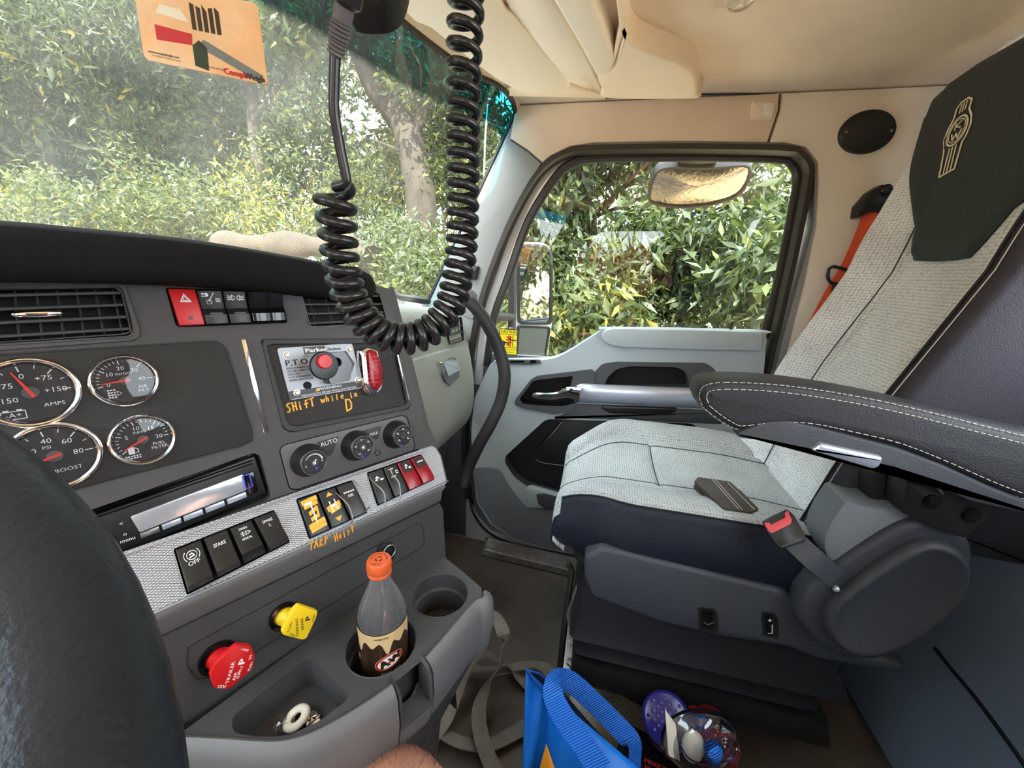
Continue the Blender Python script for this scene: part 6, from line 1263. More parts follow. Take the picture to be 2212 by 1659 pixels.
# plastic side trim with switches
fp_ = fx(.66)
tr = fillet(fp_.pxs([(1262, 1205), (1300, 1185), (1330, 1190), (1700, 1280), (1745, 1330), (1790, 1400), (1960, 1440), (1950, 1460), (1760, 1425), (1700, 1400), (1560, 1378), (1420, 1345), (1310, 1302), (1278, 1290), (1262, 1250)]), .008)
b = MB(); b.prism(fp_, tr, -.05, .0, 'plastic_seat', .008); st_ = b.build('side_trim', seat, label='black plastic seat side trim', smooth=50)
for x0, y0, x1, y1, nm in ((1508, 1312, 1552, 1368, 'slider_switch'), (1646, 1322, 1682, 1380, 'lumbar_switch')):
    b = MB(); q = fp_.pxs([(x0, y0), (x1 - 8, y0 + 3), (x1, y0 + 18), (x1, y1), (x0 + 2, y1 - 8)], .001); b.prism(fp_, fillet(q, .004), -.001, .0015, 'cavity'); c_ = fp_.pxs([(x0 + 9, y0 + 8), (x1 - 10, y0 + 10), (x1 - 8, y1 - 10), (x0 + 11, y1 - 12)], .006); b.prism(fp_, fillet(c_, .004), 0, .006, 'plastic_gloss', .003)
    if nm[0] == 'l': b.text(fp_, '+', *fp_.px(1662, 1340, .006), .012, .0066, 'white_ink', bold=2); b.stroke(fp_, fp_.pxs([(1668, 1350), (1668, 1368), (1660, 1368)], .0065), .0012, .0066, 'white_ink', .0002)
    else: b.tube([fp_(*fp_.px(x, y, .008), .0075) for x, y in ((1520, 1344), (1530, 1350), (1541, 1345))], .0012, 5, 'dash')
    b.build(nm, st_)
# vinyl skirt, suspension and base
def loft_skirt(name, m, secs, lab=None):
    b = MB(); rows = []
    for z, x0, x1, y0, y1, r in secs: rows.append([Vector((x, y, z)) for x, y in rrect(x0, x1, y0, y1, r, 4)])
    b.rings(rows, m); return b.build(name, seat, label=lab, smooth=50)
loft_skirt('suspension_skirt', 'vinyl_black', [(.50, .672, 1.12, -.50, .010, .03), (.46, .690, 1.10, -.50, -.006, .03), (.42, .680, 1.11, -.51, -.002, .03), (.36, .684, 1.10, -.50, -.008, .03), (.31, .668, 1.12, -.52, .002, .02), (.295, .700, 1.10, -.50, -.010, .02), (.26, .712, 1.08, -.5, -.015, .02), (.235, .700, 1.10, -.5, -.008, .02), (.21, .72, 1.08, -.5, -.012, .02)], 'black vinyl skirt over the seat suspension')
loft_skirt('seat_base', 'plastic_black', [(.215, .70, 1.12, -.52, -.015, .01), (.17, .69, 1.13, -.53, -.010, .01), (.15, .70, 1.13, -.53, -.015, .01), (.14, .84, 1.12, -.53, -.06, .01), (.0, .84, 1.12, -.54, -.06, .01)], 'black metal seat base')
b = MB(); P = [P3(1262, 1178, .93), P3(1248, 1200, .93), P3(1255, 1235, .93), P3(1240, 1290, .92), P3(1228, 1325, .92), P3(1232, 1350, .91), P3(1250, 1388, .9), P3(1280, 1400, .9)]; b.tube(catmull(P, 4), .0045, 8, 'steel'); b.tube(catmull([P3(1262, 1178, .93), P3(1266, 1215, .93), P3(1258, 1250, .93)], 4), .004, 8, 'plastic_gloss'); b.build('height_rod', seat, label='worn bent metal rod at the seat front')
b = MB(); b.tube([P3(1228, 1218, 1.0), P3(1236, 1232, 1.0), P3(1222, 1330, .98), P3(1210, 1440, .96)], .008, 8, 'rubber')
fq = fz(.02); b.prism(fq, fq.pxs([(1232, 1240), (1262, 1236), (1262, 1400), (1240, 1462), (1210, 1450)], .0), -.018, 0, 'steel', .001); b.lathe(fq(*fq.px(1232, 1432), 0), (0, 0, 1), [(.012, 0), (.012, .006), (0, .007)], 6, 'steel'); b.build('floor_rail', seat, label='worn steel mounting rail bolted to the floor')
# belt buckle on its stalk
bu = thing('belt_buckle', 'seat belt buckle with a pinkish red button beside the passenger cushion', 'buckle', (.645, -.36, .62))
fb_ = Fr(hit(1690, 1140, (.64, 0, 0), (1, 0, 0)), (-.25, -1, .42), (-.72, .42, .55))
Bq = lambda pts, n=0.0: fb_.pxs(pts, n)
b = MB(); b.prism(fb_, fillet(Bq([(1645, 1125), (1700, 1098), (1715, 1112), (1742, 1160), (1738, 1170), (1690, 1186), (1680, 1182), (1655, 1150)]), .004), -.024, 0, 'plastic_black', .004)
b.build('buckle_body', bu, label='black buckle body'); b = MB(); b.prism(fb_, fillet(Bq([(1650, 1130), (1662, 1128), (1665, 1134), (1696, 1118), (1695, 1107), (1702, 1103), (1711, 1124), (1708, 1132), (1668, 1152), (1660, 1148)], .002), .0015), 0, .002, 'red_buckle', .0008); b.build('release_button', bu, label='pinkish red release button')
b = MB(); b.ribbon(catmull([fb_(*fb_.px(1712, 1165), -.012), fb_(*fb_.px(1755, 1205), -.014), P3(1800, 1245, .62)], 4), [.034] * 9, .016, fb_.N, 'plastic_seat'); b.build('stalk', bu, smooth=50)
# wallet
fw_ = Fr((.90, -.22, .624), (-.4, -1, 0), (0, 0, 1)); zt_ = .624
wl_ = thing('wallet', 'worn dark brown leather wallet lying on the passenger seat', 'wallet', fw_(*fw_.px(1560, 1068), 0))
def wq(px_, n): return fw_.pxs(px_, n)
W1 = [(1500, 1034), (1508, 1029), (1575, 1040), (1640, 1100), (1622, 1108), (1568, 1098), (1556, 1090)]
b = MB(); b.prism(fw_, fillet(wq([(1498, 1046), (1508, 1040), (1575, 1050), (1640, 1106), (1566, 1104)], .008), .004), 0, .008, 'leather', .003); b.prism(fw_, fillet(wq([(1500, 1037), (1508, 1029), (1578, 1039), (1640, 1098), (1622, 1106), (1563, 1097)], .022), .004), .015, .022, 'leather', .003)
a_, c_, d_2, e_ = [fw_(*q, 0) for q in wq([(1640, 1098), (1563, 1097), (1575, 1040), (1500, 1037)], .012)]
b.prism(fw_, fillet(wq([(1575, 1045), (1600, 1060), (1640, 1100), (1620, 1108), (1590, 1102), (1585, 1080)], .015), .003), .006, .017, 'leather', .003)
for q in ([(1538, 1034), (1596, 1100)], [(1546, 1036), (1604, 1101)], [(1572, 1042), (1630, 1100)]): P = wq(q, .0225); b.tube([fw_(*P[0], .0222), fw_(*P[1], .0222)], .0006, 4, 'stitch')
b.build('cover', wl_); b = MB(); b.prism(fw_, wq([(1504, 1044), (1512, 1038), (1600, 1062), (1625, 1098), (1563, 1098)], .013), .009, .0145, 'paper', .001); b.build('cards', wl_, label='pale cards and paper inside the wallet')
# orange seat belt
sb = thing('seat_belt', 'bright orange seat belt hanging from the pillar behind the seat', 'seat belt', (1.27, -.62, .6))
fbelt = fx(1.275)
pth = [(1896, 445), (1876, 500), (1842, 575), (1800, 645), (1763, 715), (1722, 790), (1690, 850)]
P = [fbelt(*fbelt.px(x, y), 0) for x, y in pth]; P = catmull(P, 4); b = MB(); b.ribbon(P, .05, .0016, [Vector((-1, .35, .1))] * len(P), 'belt')
mat('belt2', s2l(205, 66, 30), .7)
for o in (-.012, .0, .012):
    pass
wb = b.build('webbing', sb, label='orange webbing', smooth=0)
b = MB(); b.prism(fbelt, fillet(fbelt.pxs([(1848, 470), (1852, 445), (1878, 415), (1905, 398), (1922, 400), (1928, 420), (1918, 450), (1905, 458), (1870, 452), (1858, 470)], .006), .004), -.02, .010, 'plastic_black', .005); b.lathe(fbelt(*fbelt.px(1908, 412), .008), (-1, 0, 0), [(.013, 0), (.013, .006), (.009, .009), (0, .009)], 20, 'plastic_gloss'); b.tube([fbelt(*fbelt.px(x, y), .008) for x, y in ((1852, 462), (1880, 452), (1915, 458))], .007, 8, 'plastic_black'); b.build('belt_guide', sb, label='black belt guide on the pillar')
b = MB(); loop = fbelt.pxs([(1790, 580), (1800, 575), (1860, 592), (1858, 612), (1845, 618), (1795, 612), (1787, 600)], .008); b.tube([fbelt(u, v, .009) for u, v in fillet(loop, .006) + [fillet(loop, .006)[0]]], .0042, 8, 'plastic_black')
b.prism(fbelt, fillet(fbelt.pxs([(1800, 612), (1830, 618), (1826, 648), (1812, 650), (1797, 640)], .012), .003), .006, .012, 'plastic_black', .002); b.prism(fbelt, fbelt.pxs([(1803, 628), (1818, 630), (1814, 644), (1801, 641)], .013), .0121, .0126, 'belt'); b.build('belt_tongue', sb, label='black belt tongue with slot')
# round speaker grille
spk = thing('speaker', 'black oval speaker grille on the pillar trim behind the door', 'speaker', FDR(*FDR.px(1872, 285), .006))
cs_ = FDR.px(1873, 285, .012); b = MB(); e1 = FDR.px(1938, 272, .012); rxs = abs(e1[0] - cs_[0]); ft, fb2 = FDR.px(1880, 237, .012), FDR.px(1868, 333, .012); rys = abs(ft[1] - fb2[1]) / 2
b.rings([[FDR(cs_[0] + rxs * k * math.cos(t), cs_[1] + rys * k * math.sin(t), n) for t in np.linspace(0, 6.283, 49)[:-1]] for k, n in ((1, .004), (1.0, .012), (.97, .016), (.93, .017), (.5, .018), (.01, .018))], 'plastic_black', cap0=False); b.build('grille', spk, smooth=60)
for x in (-.8, .8): b = MB(); b.lathe(FDR(cs_[0] + rxs * x, cs_[1], .016), (-1, 0, 0), [(.004, 0), (.003, .003), (0, .003)], 10, 'steel'); b.build('screw', spk)
# ================================================================= OVERHEAD PIECES
def cz(pts, z):
    f = fc(z); out = []
    for x, y in pts:
        u, v = f.px(x, y)
        if y <= -38 and z < 1.512:      # runs on across the roof beyond the top of the frame
            w = f(u, v); w.x = -.40; w.y += .03; w = w - f.O; u, v = w.dot(f.U), w.dot(f.V)
        out.append((u, v))
    return f, out
def slab(b, pts, z, th, m, bev=.006, fil=0, sm_=0):
    f, q = cz(pts, z); q = cat2(q, 3)[:-1] if sm_ else q; q = fillet(q, fil) if fil else q; b.prism(f, q, -th, 0, m, bev)
oh = thing('overhead_console', 'beige overhead storage console across the front of the roof', 'console', (.9, .3, 1.45))
b = MB(); slab(b, [(1062, -60), (1150, -60), (1189, 0), (1250, 100), (1308, 212), (1240, 190), (1180, 120), (1100, 20)], 1.485, .05, 'beige_light', .003); b.build('header_strip', oh, label='beige header strip behind the visor', smooth=50)
b = MB(); slab(b, [(1100, 190), (1180, 188), (1238, 191), (1308, 206), (1309, 213), (1100, 208)], 1.493, .04, 'beige', .002); b.build('visor_mount', oh)
b = MB(); slab(b, [(1148, -70), (1262, -40), (1276, 0), (1300, 50), (1326, 124), (1328, 140), (1318, 156), (1300, 164), (1287, 168), (1250, 100), (1190, 0)], 1.47, .06, 'beige_light', .010); b.build('shelf_lip', oh, smooth=50)
f, q = cz([(1255, -80), (1320, -80), (1332, 0), (1342, 62), (1330, 120), (1322, 124), (1276, 0)], 1.50)
b = MB(); slab(b, [(1250, -60), (1325, -60), (1334, 0), (1342, 62), (1328, 128), (1300, 60), (1275, 0)], 1.51, .008, 'headliner', .001); b.build('cubby_back', oh, label='shaded open cubby')
b = MB(); slab(b, [(1322, -60), (1334, -60), (1345, 0), (1353, 50), (1349, 66), (1338, 100), (1328, 135), (1322, 130), (1338, 60), (1330, 0)], 1.475, .05, 'beige', .003); b.build('cubby_rim', oh, smooth=50)
b = MB(); f = fc(1.475); capo = [f.px(x, y) for x, y in ((1350, 58), (1358, 84), (1378, 104), (1420, 122), (1468, 140), (1494, 156), (1503, 178), (1504, 206), (1498, 215), (1312, 214), (1300, 196), (1290, 170), (1312, 162), (1326, 148), (1336, 110))]
p_ = clean(ccw(cat2(capo + capo[:1], 3)[:-1])); b.rings([[f(u, v, n) for u, v in inset(p_, d)] for n, d in ((-.05, 0), (-.008, 0), (-.003, .0015), (-.0008, .004), (0, .007))], 'beige'); b.build('end_cap', oh, smooth=60, label='smooth beige end cap of the overhead console')
vs = thing('sun_visor', 'beige padded sun visor folded up above the windshield', 'visor', (.95, .4, 1.45))
b = MB(); f = Fr((1.0, .3, 1.462), (1, 0, 0), (0, -.18, -1)); vq = [(p_[0] - (.34 if y_ <= -60 else 0), p_[1]) for p_, y_ in [(f.px(x, y), y) for x, y in ((800, -60), (1045, -60), (1078, 0), (1110, 40), (1170, 105), (1232, 176), (1236, 188), (1222, 199), (1180, 205), (1140, 204), (1105, 192), (1060, 165), (1000, 120), (930, 64), (860, 14))]]
p_ = clean(ccw(cat2(vq + vq[:1], 3)[:-1])); b.rings([[f(u, v, n) for u, v in inset(p_, d)] for n, d in ((-.022, .004), (-.018, .001), (-.011, 0), (-.004, .001), (-.001, .004), (0, .007))], 'beige_light'); b.build('panel', vs, smooth=70)
b = MB(); b.tube(catmull([hz(1228, 182, 1.468), hz(1262, 194, 1.475), hz(1306, 209, 1.488)], 4), .005, 8, 'beige'); b.build('hinge_rod', vs, smooth=80)
dl = thing('dome_light', 'clear dome lamp in the roof at the top edge of the picture', 'light', (.95, -.17, 1.5))
b = MB(); slab(b, [(1555, -30), (1640, -34), (1690, -4), (1562, 10)], 1.512, .012, 'beige', .003, .004); b.build('housing', dl); b = MB(); c = fc(1.508).px(1602, -3); f = fc(1.508)
b.rings([[f(c[0] + r * 1.3 * math.cos(t), c[1] + r * math.sin(t), n) for t in np.linspace(0, 6.283, 25)[:-1]] for r, n in ((.022, 0), (.02, .006), (.012, .009), (.001, .009))], 'plastic_clear', cap0=False); b.build('lens', dl)
def PV(x, y, D): r = ray(x, y); return C0 + r * (D / r.dot(_fh))
# ================================================================= CB MICROPHONE AND COILED CORD
mic = thing('cb_microphone', 'black radio microphone hanging at the top edge with a long coiled cord', 'microphone', P3(770, -40, .26))
b = MB(); fmc = Fr(P3(788, -45, .27), RT, -FW); b.prism(fmc, fillet([(-.016, -.0225), (.018, -.0225), (.027, .0), (.027, .04), (.018, .055), (-.018, .055), (-.027, .04), (-.027, .0)], .012), -.017, .012, 'plastic_black', .008)
for k in range(6): b.box(fmc, -.015, .015, .012 + .006 * k, .0145 + .006 * k, .011, .0125, 'rubber')
b.build('microphone_body', mic, smooth=60)
b = MB(); a_, c_ = PV(748, -6, .266), PV(724, 122, .276); pr = []
for k in range(41):
    t = k / 40; r = .0056 - .001 * t
    if t > .42: r = .0062 - .0008 * t if (int(t * 28) % 2 == 0) else .0046
    if t > .97: r = .0035
    pr.append((r, t))
b.lathe(a_, c_ - a_, [(r, t * (c_ - a_).length) for r, t in pr], 20, 'cord_gray', cap1=True, cap0=True); b.lathe(a_, c_ - a_, [(.0085, -.004), (.0085, .002), (.006, .004)], 20, 'plastic_black'); b.build('strain_relief', mic, label='gray ribbed strain relief', smooth=50)
b = MB(); lead = catmull([PV(x, y, d) for x, y, d in ((724, 118, .276), (722, 180, .278), (722, 240, .28), (733, 310, .283), (745, 370, .285), (748, 395, .286), (735, 402, .287), (722, 404, .288))], 6); b.tube(lead, .0033, 10, 'cord')
cl = [(720, 405, .288), (725, 440, .288), (729, 490, .29), (735, 550, .292), (745, 610, .295), (762, 655, .298), (790, 695, .30), (825, 722, .303), (870, 733, .307), (915, 722, .312), (950, 695, .318), (975, 655, .324), (988, 600, .33), (996, 545, .335), (999, 480, .338), (1000, 400, .34), (1000, 300, .342), (1001, 200, .343), (1003, 100, .343), (1007, 0, .342), (1012, -90, .34)]
cp = catmull([PV(*c) for c in cl], 24)
# arc length in pixels drives the pitch
def pr2(P): v = P - C0; z = v.dot(FW); return Vector((W / 2 + F * v.dot(RT) / z, H / 2 - F * v.dot(UP) / z))
X = None; ph = math.pi * .1; helix = []; prev = None; L_ = 0
pts2 = [pr2(p) for p in cp]
tot = sum((pts2[i + 1] - pts2[i]).length for i in range(len(cp) - 1))
T0 = (cp[1] - cp[0]).normalized(); X = (RT - T0 * RT.dot(T0)).normalized()
fine = []
for i in range(len(cp) - 1):
    for k in range(6): fine.append((cp[i].lerp(cp[i + 1], k / 6), (cp[min(i + 2, len(cp) - 1)] - cp[max(i - 1, 0)]).normalized()))
s_ = 0; last = None; outp = []
for p, Tn in fine:
    q = pr2(p)
    if last is not None: s_ += (q - last[1]).length; d = (q - last[1]).length
    else: d = 0
    last = (p, q); pitch = interp([0, 60, 200, 330, 450, 560, 760, 900, 1000, 1200], [44, 38, 29, 25, 24, 25, 31, 35, 41, 48], s_); ph -= 2 * math.pi * d / pitch
    X = (X - Tn * X.dot(Tn)).normalized(); Y = Tn.cross(X); r = interp([0, 100, 400, 700, 1200], [.0112, .0102, .0098, .0100, .0104], s_)
    outp.append(p + X * (r * math.cos(ph)) + Y * (r * math.sin(ph)))
b.tube(outp, .0034, 8, 'cord'); b.build('coiled_cord', mic, label='glossy black coiled cord hanging in a U', smooth=80)
# card hanging in the windshield
fcard = Fr(P3(430, 80, .42), RT + UP * -.12, -FW + UP * .05); cq = [fcard.px(x, y) for x, y in ((286, -45), (556, 8), (579, 185), (313, 128))]
b = MB(); b.prism(fcard, fillet(cq, .006), -.0006, .0006, 'card_img'); g = quadm(fcard, cq, .0008)
b.build('hanging_card', label='orange picture card hanging behind the windshield at the upper left', cat='card', smooth=0); card = bpy.data.objects['hanging_card']
b = MB()
b.add([g(u, v) for u, v in ((.13, .28), (.42, .30), (.43, .44), (.13, .47))], [(0, 1, 2, 3)], 'label_red'); b.add([g(u, v) for u, v in ((.15, .62), (.42, .58), (.36, .72), (.2, .74))], [(0, 1, 2, 3)], 'paper')
for k in range(5): b.add([g(u, v) for u, v in ((.44 + .05 * k, .5), (.475 + .05 * k, .5), (.475 + .05 * k, .82 - .03 * (k % 3)), (.44 + .05 * k, .84 - .03 * (k % 2)))], [(0, 1, 2, 3)], 'log')
b.add([g(u, v) for u, v in ((.46, .30), (.90, .04), (.98, .10), (.52, .40))], [(0, 1, 2, 3)], 'lip_gray'); b.add([g(u, v) for u, v in ((.42, .05), (.53, .02), (.54, .30), (.48, .38), (.42, .3))], [(0, 1, 2, 3, 4)], 'leaf_pale')
g2 = lambda u, v, n=0: g(u, v, .0004 + n)
b.text(g2, 'Compu', .745, .058, .105, 0, 'label_red', bold=2, sx=.62); b.text(g2, 'Weigh', .895, .052, .105, 0, 'black_ink', bold=2, sx=.60); b.text(g2, 'Powered by', .585, .070, .04, 0, 'black_ink', sx=.7); b.text(g2, 'www.compuweigh.com', .17, .105, .045, 0, 'black_ink', sx=.6, bold=1); b.text(g2, 'an Intelligent Weighing company', .19, .065, .03, 0, 'black_ink', sx=.6); b.build('printed_picture', card, smooth=0, fixn=False, label='printed scene with CompuWeigh lettering')
b = MB(); cxy = bil(cq, .52, .03); b.prism(fcard, rrect(cxy.x - .010, cxy.x + .010, cxy.y - .003, cxy.y + .003, .003), .0006, .001, 'cavity'); b.build('card_slot', card)
# conduit between the pillar and the door
b = MB(); b.tube(catmull([P3(x, y, d) for x, y, d in ((1012, 650, 1.02), (1030, 668, 1.02), (1055, 705, 1.03), (1078, 755, 1.05), (1090, 810, 1.06), (1082, 865, 1.07), (1060, 915, 1.07), (1035, 960, 1.08), (1012, 1010, 1.1), (1000, 1050, 1.1))], 6), .017, 14, 'rubber'); dc = thing('wiring_conduit', 'thick gray rubber conduit curving from the pillar down behind the door edge', 'conduit', P3(1050, 800, 1.05)); b.build('hose', dc, smooth=80, label='rubber hose')
b = MB(); b.lathe(P3(1008, 640, 1.03), P3(1030, 668, 1.02) - P3(1008, 640, 1.03), [(.018, -.004), (.024, .0), (.024, .016), (.020, .022), (.016, .03)], 20, 'cord_gray', cap0=True); b.build('end_fitting', dc, smooth=50)
b = MB(); f = fx(1.28); b.prism(f, fillet([f.px(x, y) for x, y in ((1015, 570), (1034, 576), (1028, 604), (1012, 606))], .003), -.02, .004, 'plastic_black', .003); b.build('clip', label='small black clip on the windshield pillar behind the coiled cord', cat='clip')
# ================================================================= STEERING WHEEL
def circ3(cx_, cy_, cz_, R, tilt):
    n = Vector((0, -math.sin(tilt), math.cos(tilt))); a = Vector((1, 0, 0)); return Vector((cx_, cy_, cz_)), a, n.cross(a), n
wc_, wa, wb_, wn = circ3(-.149, .2112, .9772, .22, .48)
sw = thing('steering_wheel', 'black leather steering wheel rim large in the lower left corner', 'steering wheel', wc_)
b = MB(); rr = []
for k in range(97):
    t = 2 * math.pi * k / 96; c = wc_ + (wa * math.cos(t) + wb_ * math.sin(t)) * .22; e = wa * math.cos(t) + wb_ * math.sin(t); rr.append([c + e * (0.0198 * math.cos(s)) + wn * (.0192 * math.sin(s)) for s in np.linspace(0, 6.283, 25)[:-1]])
b.rings(rr, 'wheel_leather', cap0=False, cap1=False); b.build('rim', sw, smooth=80)
b = MB(); 
for k in range(150):
    t = 2 * math.pi * k / 150; e = wa * math.cos(t) + wb_ * math.sin(t); c = wc_ + e * .22; p = c - e * .0195 + wn * .008; q = (wb_ * math.cos(t) - wa * math.sin(t)); b.tube([p - q * .0028 + wn * .001, p + q * .0028 - wn * .001 + e * .0], .0009, 4, 'stitch' if 0 else 'vinyl_black')
b.build('rim_lacing', sw, smooth=0)
b = MB(); hub = wc_ - wn * .06; b.lathe(hub, wn, [(.02, -.1), (.05, -.06), (.075, -.02), (.078, .0), (.07, .012), (.0, .018)], 32, 'plastic_black'); b.build('hub', sw)
for t in (0.0, math.pi, -math.pi / 2): e = wa * math.cos(t) + wb_ * math.sin(t); b = MB(); b.ribbon([hub + e * .06 + wn * .0, hub + e * .13 + wn * .025, wc_ + e * .205 - wn * .004], [.05, .036, .04], .014, wn, 'plastic_black'); b.build('spoke', sw)
# column down to the floor
b = MB(); b.tube([hub - wn * .08, hub - wn * .3 + Vector((0, .02, -.02)), Vector((-.16, .75, .25))], .035, 16, 'plastic_black'); b.build('steering_column', sw)
# ================================================================= DRIVER'S LEG
pe = thing('person', 'bare hairy knee of the seated driver at the bottom edge', 'person', Vector((-.17, -.33, 0)))
kn = P3(842, 1748, .52); hip = Vector((-.10, -.32, .52)); foot = Vector((.12, .50, .05))
def skinned(name, chains, parent, m, lab=None, sub=2):
    """chains: lists of (key, pos, radius); equal keys weld; the first vertex is the root"""
    vid = {}; vs = []; rs = []; es = []
    for ch in chains:
        pv = None
        for k, p, r in ch:
            if k not in vid: vid[k] = len(vs); vs.append(Vector(p)); rs.append(r)
            if pv is not None: es.append((pv, vid[k]))
            pv = vid[k]
    me = bpy.data.meshes.new(name); o3 = sum(vs, Vector()) / len(vs); me.from_pydata([tuple(v - o3) for v in vs], es, []); me.materials.append(MATS[m]); ob = bpy.data.objects.new(name, me); COL.objects.link(ob)
    md = ob.modifiers.new('skin', 'SKIN'); md.use_smooth_shade = True
    for i, r in enumerate(rs):
        q = me.skin_vertices[0].data[i]; q.radius = r if isinstance(r, tuple) else (r, r); q.use_root = i == 0
    sd = ob.modifiers.new('sub', 'SUBSURF'); sd.levels = sub; sd.render_levels = sub; ob.parent = parent; ob.location = o3 - WO[parent.name]; WO[ob.name] = o3; tag(ob, lab); return ob
pel = Vector((-.18, -.33, .55)); lk = Vector((-.34, .18, .58)); lf_ = Vector((-.34, .50, .05)); dk = (kn - hip).normalized(); ds_ = (foot - kn).normalized()
sk = 1.34
R_leg = [('pel', pel, .12), ('hipR', hip, .088 * sk), ('thR', hip.lerp(kn, .45), .074 * sk), ('thR2', hip.lerp(kn, .82), .060 * sk), ('kR', kn + Vector((0, 0, .010)), .070 * sk), ('kR2', kn + ds_ * .05, .054 * sk), ('cR', kn.lerp(foot, .32) + Vector((0, -.02, 0)), .055 * sk), ('cR2', kn.lerp(foot, .7), .040 * sk), ('aR', foot, .034 * sk), ('tR', foot + Vector((0, .12, -.02)), .03)]
hl = Vector((-.27, -.32, .53)); L_leg = [('pel', pel, .12), ('hipL', hl, .09), ('thL', hl.lerp(lk, .5), .078), ('kL', lk, .062), ('cL', lk.lerp(lf_, .35) + Vector((0, -.02, 0)), .058), ('aL', lf_, .036), ('tL', lf_ + Vector((0, .12, -.02)), .03)]
spine = [('pel', pel, .12), ('bel', Vector((-.18, -.36, .68)), (.14, .12)), ('che', Vector((-.18, -.38, .86)), (.15, .12)), ('nb', Vector((-.18, -.37, .98)), .07), ('nk', Vector((-.18, -.355, 1.05)), .052), ('chin', Vector((-.18, -.33, 1.12)), .07), ('hd', Vector((-.18, -.335, 1.20)), .088), ('top', Vector((-.18, -.34, 1.27)), .062)]
armR = [('che', Vector((-.18, -.38, .86)), .15), ('sR', Vector((-.01, -.36, .93)), .06), ('eR', Vector((.0, -.22, .72)), .045), ('wR', Vector((-.06, -.07, .93)), .03), ('hR', Vector((-.075, -.045, .99)), .032)]
armL = [('che', Vector((-.18, -.38, .86)), .15), ('sL', Vector((-.35, -.36, .93)), .06), ('eL', Vector((-.42, -.18, .70)), .045), ('wL', Vector((-.36, .05, .88)), .03), ('hL', Vector((-.345, .12, .93)), .032)]
hands = []
for i_, (dx, L_f) in enumerate(((-.022, .045), (-.008, .052), (.007, .050), (.021, .040))):
    a = Vector((-.075, -.045, .99)); hands.append([('hR', a, .032), ('f%da' % i_, a + Vector((dx, .004, .03)), .0095), ('f%db' % i_, a + Vector((dx * 1.1, .014, .03 + L_f * .6)), .0085), ('f%dc' % i_, a + Vector((dx * 1.1, .026, .03 + L_f * .8)), .0075)])
    a = Vector((-.345, .12, .93)); hands.append([('hL', a, .032), ('g%da' % i_, a + Vector((dx, .035, .012)), .0095), ('g%db' % i_, a + Vector((dx, .055, -.004)), .0085), ('g%dc' % i_, a + Vector((dx, .052, -.024)), .0075)])
hands.append([('wR', Vector((-.06, -.07, .93)), .03), ('tha', Vector((-.035, -.05, .975)), .011), ('thb', Vector((-.03, -.03, 1.0)), .009)]); hands.append([('wL', Vector((-.36, .05, .88)), .03), ('tga', Vector((-.315, .09, .915)), .011), ('tgb', Vector((-.305, .12, .915)), .009)])
bodyo = skinned('body', [spine, R_leg, L_leg, armR, armL] + hands, pe, 'skin')
skinned('shirt', [[('a', Vector((-.18, -.345, .56)), (.155, .135)), ('b', Vector((-.18, -.365, .70)), (.165, .14)), ('c', Vector((-.18, -.385, .87)), (.175, .14)), ('d', Vector((-.18, -.37, .96)), .085)], [('c', Vector((-.18, -.385, .87)), .17), ('e', Vector((-.01, -.36, .925)), .075), ('f', Vector((-.005, -.29, .82)), .066)], [('c', Vector((-.18, -.385, .87)), .17), ('g', Vector((-.35, -.36, .925)), .075), ('h', Vector((-.385, -.27, .81)), .066)]], pe, 'shorts', 'gray short-sleeved shirt')
skinned('shorts', [[('p', pel, .14), ('r', hip, .115), ('r2', hip.lerp(kn, .55), .098)], [('p', pel, .14), ('l', hl, .115), ('l2', hl.lerp(lk, .6), .10)]], pe, 'door_dark', 'dark shorts')
b = MB(); rows = []
hc_ = Vector((-.18, -.345, 1.215))
for i in range(9):
    a = math.pi * .62 * i / 8; rows.append([hc_ + Vector((.094 * math.sin(a) * math.cos(t), .10 * math.sin(a) * math.sin(t) - .012, .092 * math.cos(a) + .012 * math.sin(t) * math.sin(a))) for t in np.linspace(0, 6.283, 25)[:-1]])
b.grid(rows, 'hair', closed=True); b.build('hair', pe, smooth=80, label='short brown hair')
path = catmull([hip, hip.lerp(kn, .45), hip.lerp(kn, .82), kn, kn + ds_ * .05, kn.lerp(foot, .32), kn.lerp(foot, .7), foot], 5); rad = [interp([0, 1, 2, 3, 4, 5, 6, 7], [.088, .074, .060, .058, .054, .055, .040, .034], i / 5) for i in range(len(path))]
b = MB(); rn = random.Random(4)
for k in range(1100):
    i = rn.randrange(9, 24); t = rn.uniform(0, 6.283); p = path[i]; Tn = (path[min(i + 1, len(path) - 1)] - path[i - 1]).normalized(); Xv = (ZV - Tn * ZV.dot(Tn)).normalized(); Yv = Tn.cross(Xv); nv_ = Xv * math.cos(t) + Yv * math.sin(t); s0 = p + nv_ * (rad[i] * 1.18) + Tn * rn.uniform(-.008, .008); dd = (nv_ + Tn * rn.uniform(-.2, 1.2) + Yv * rn.gauss(0, .5)).normalized(); e_ = (nv_ * .2 + Tn + Yv * rn.gauss(0, .6)).normalized(); L = rn.uniform(.010, .024)
    b.tube([s0, s0 + dd * L * .4, s0 + dd * L * .6 + e_ * L * .35], [.0004, .00032, .00015], 3, 'hair', cap=False)
hr = b.build('leg_hair', pe, smooth=0, fixn=False, label='curly brown leg hair'); hr['kind'] = 'stuff'
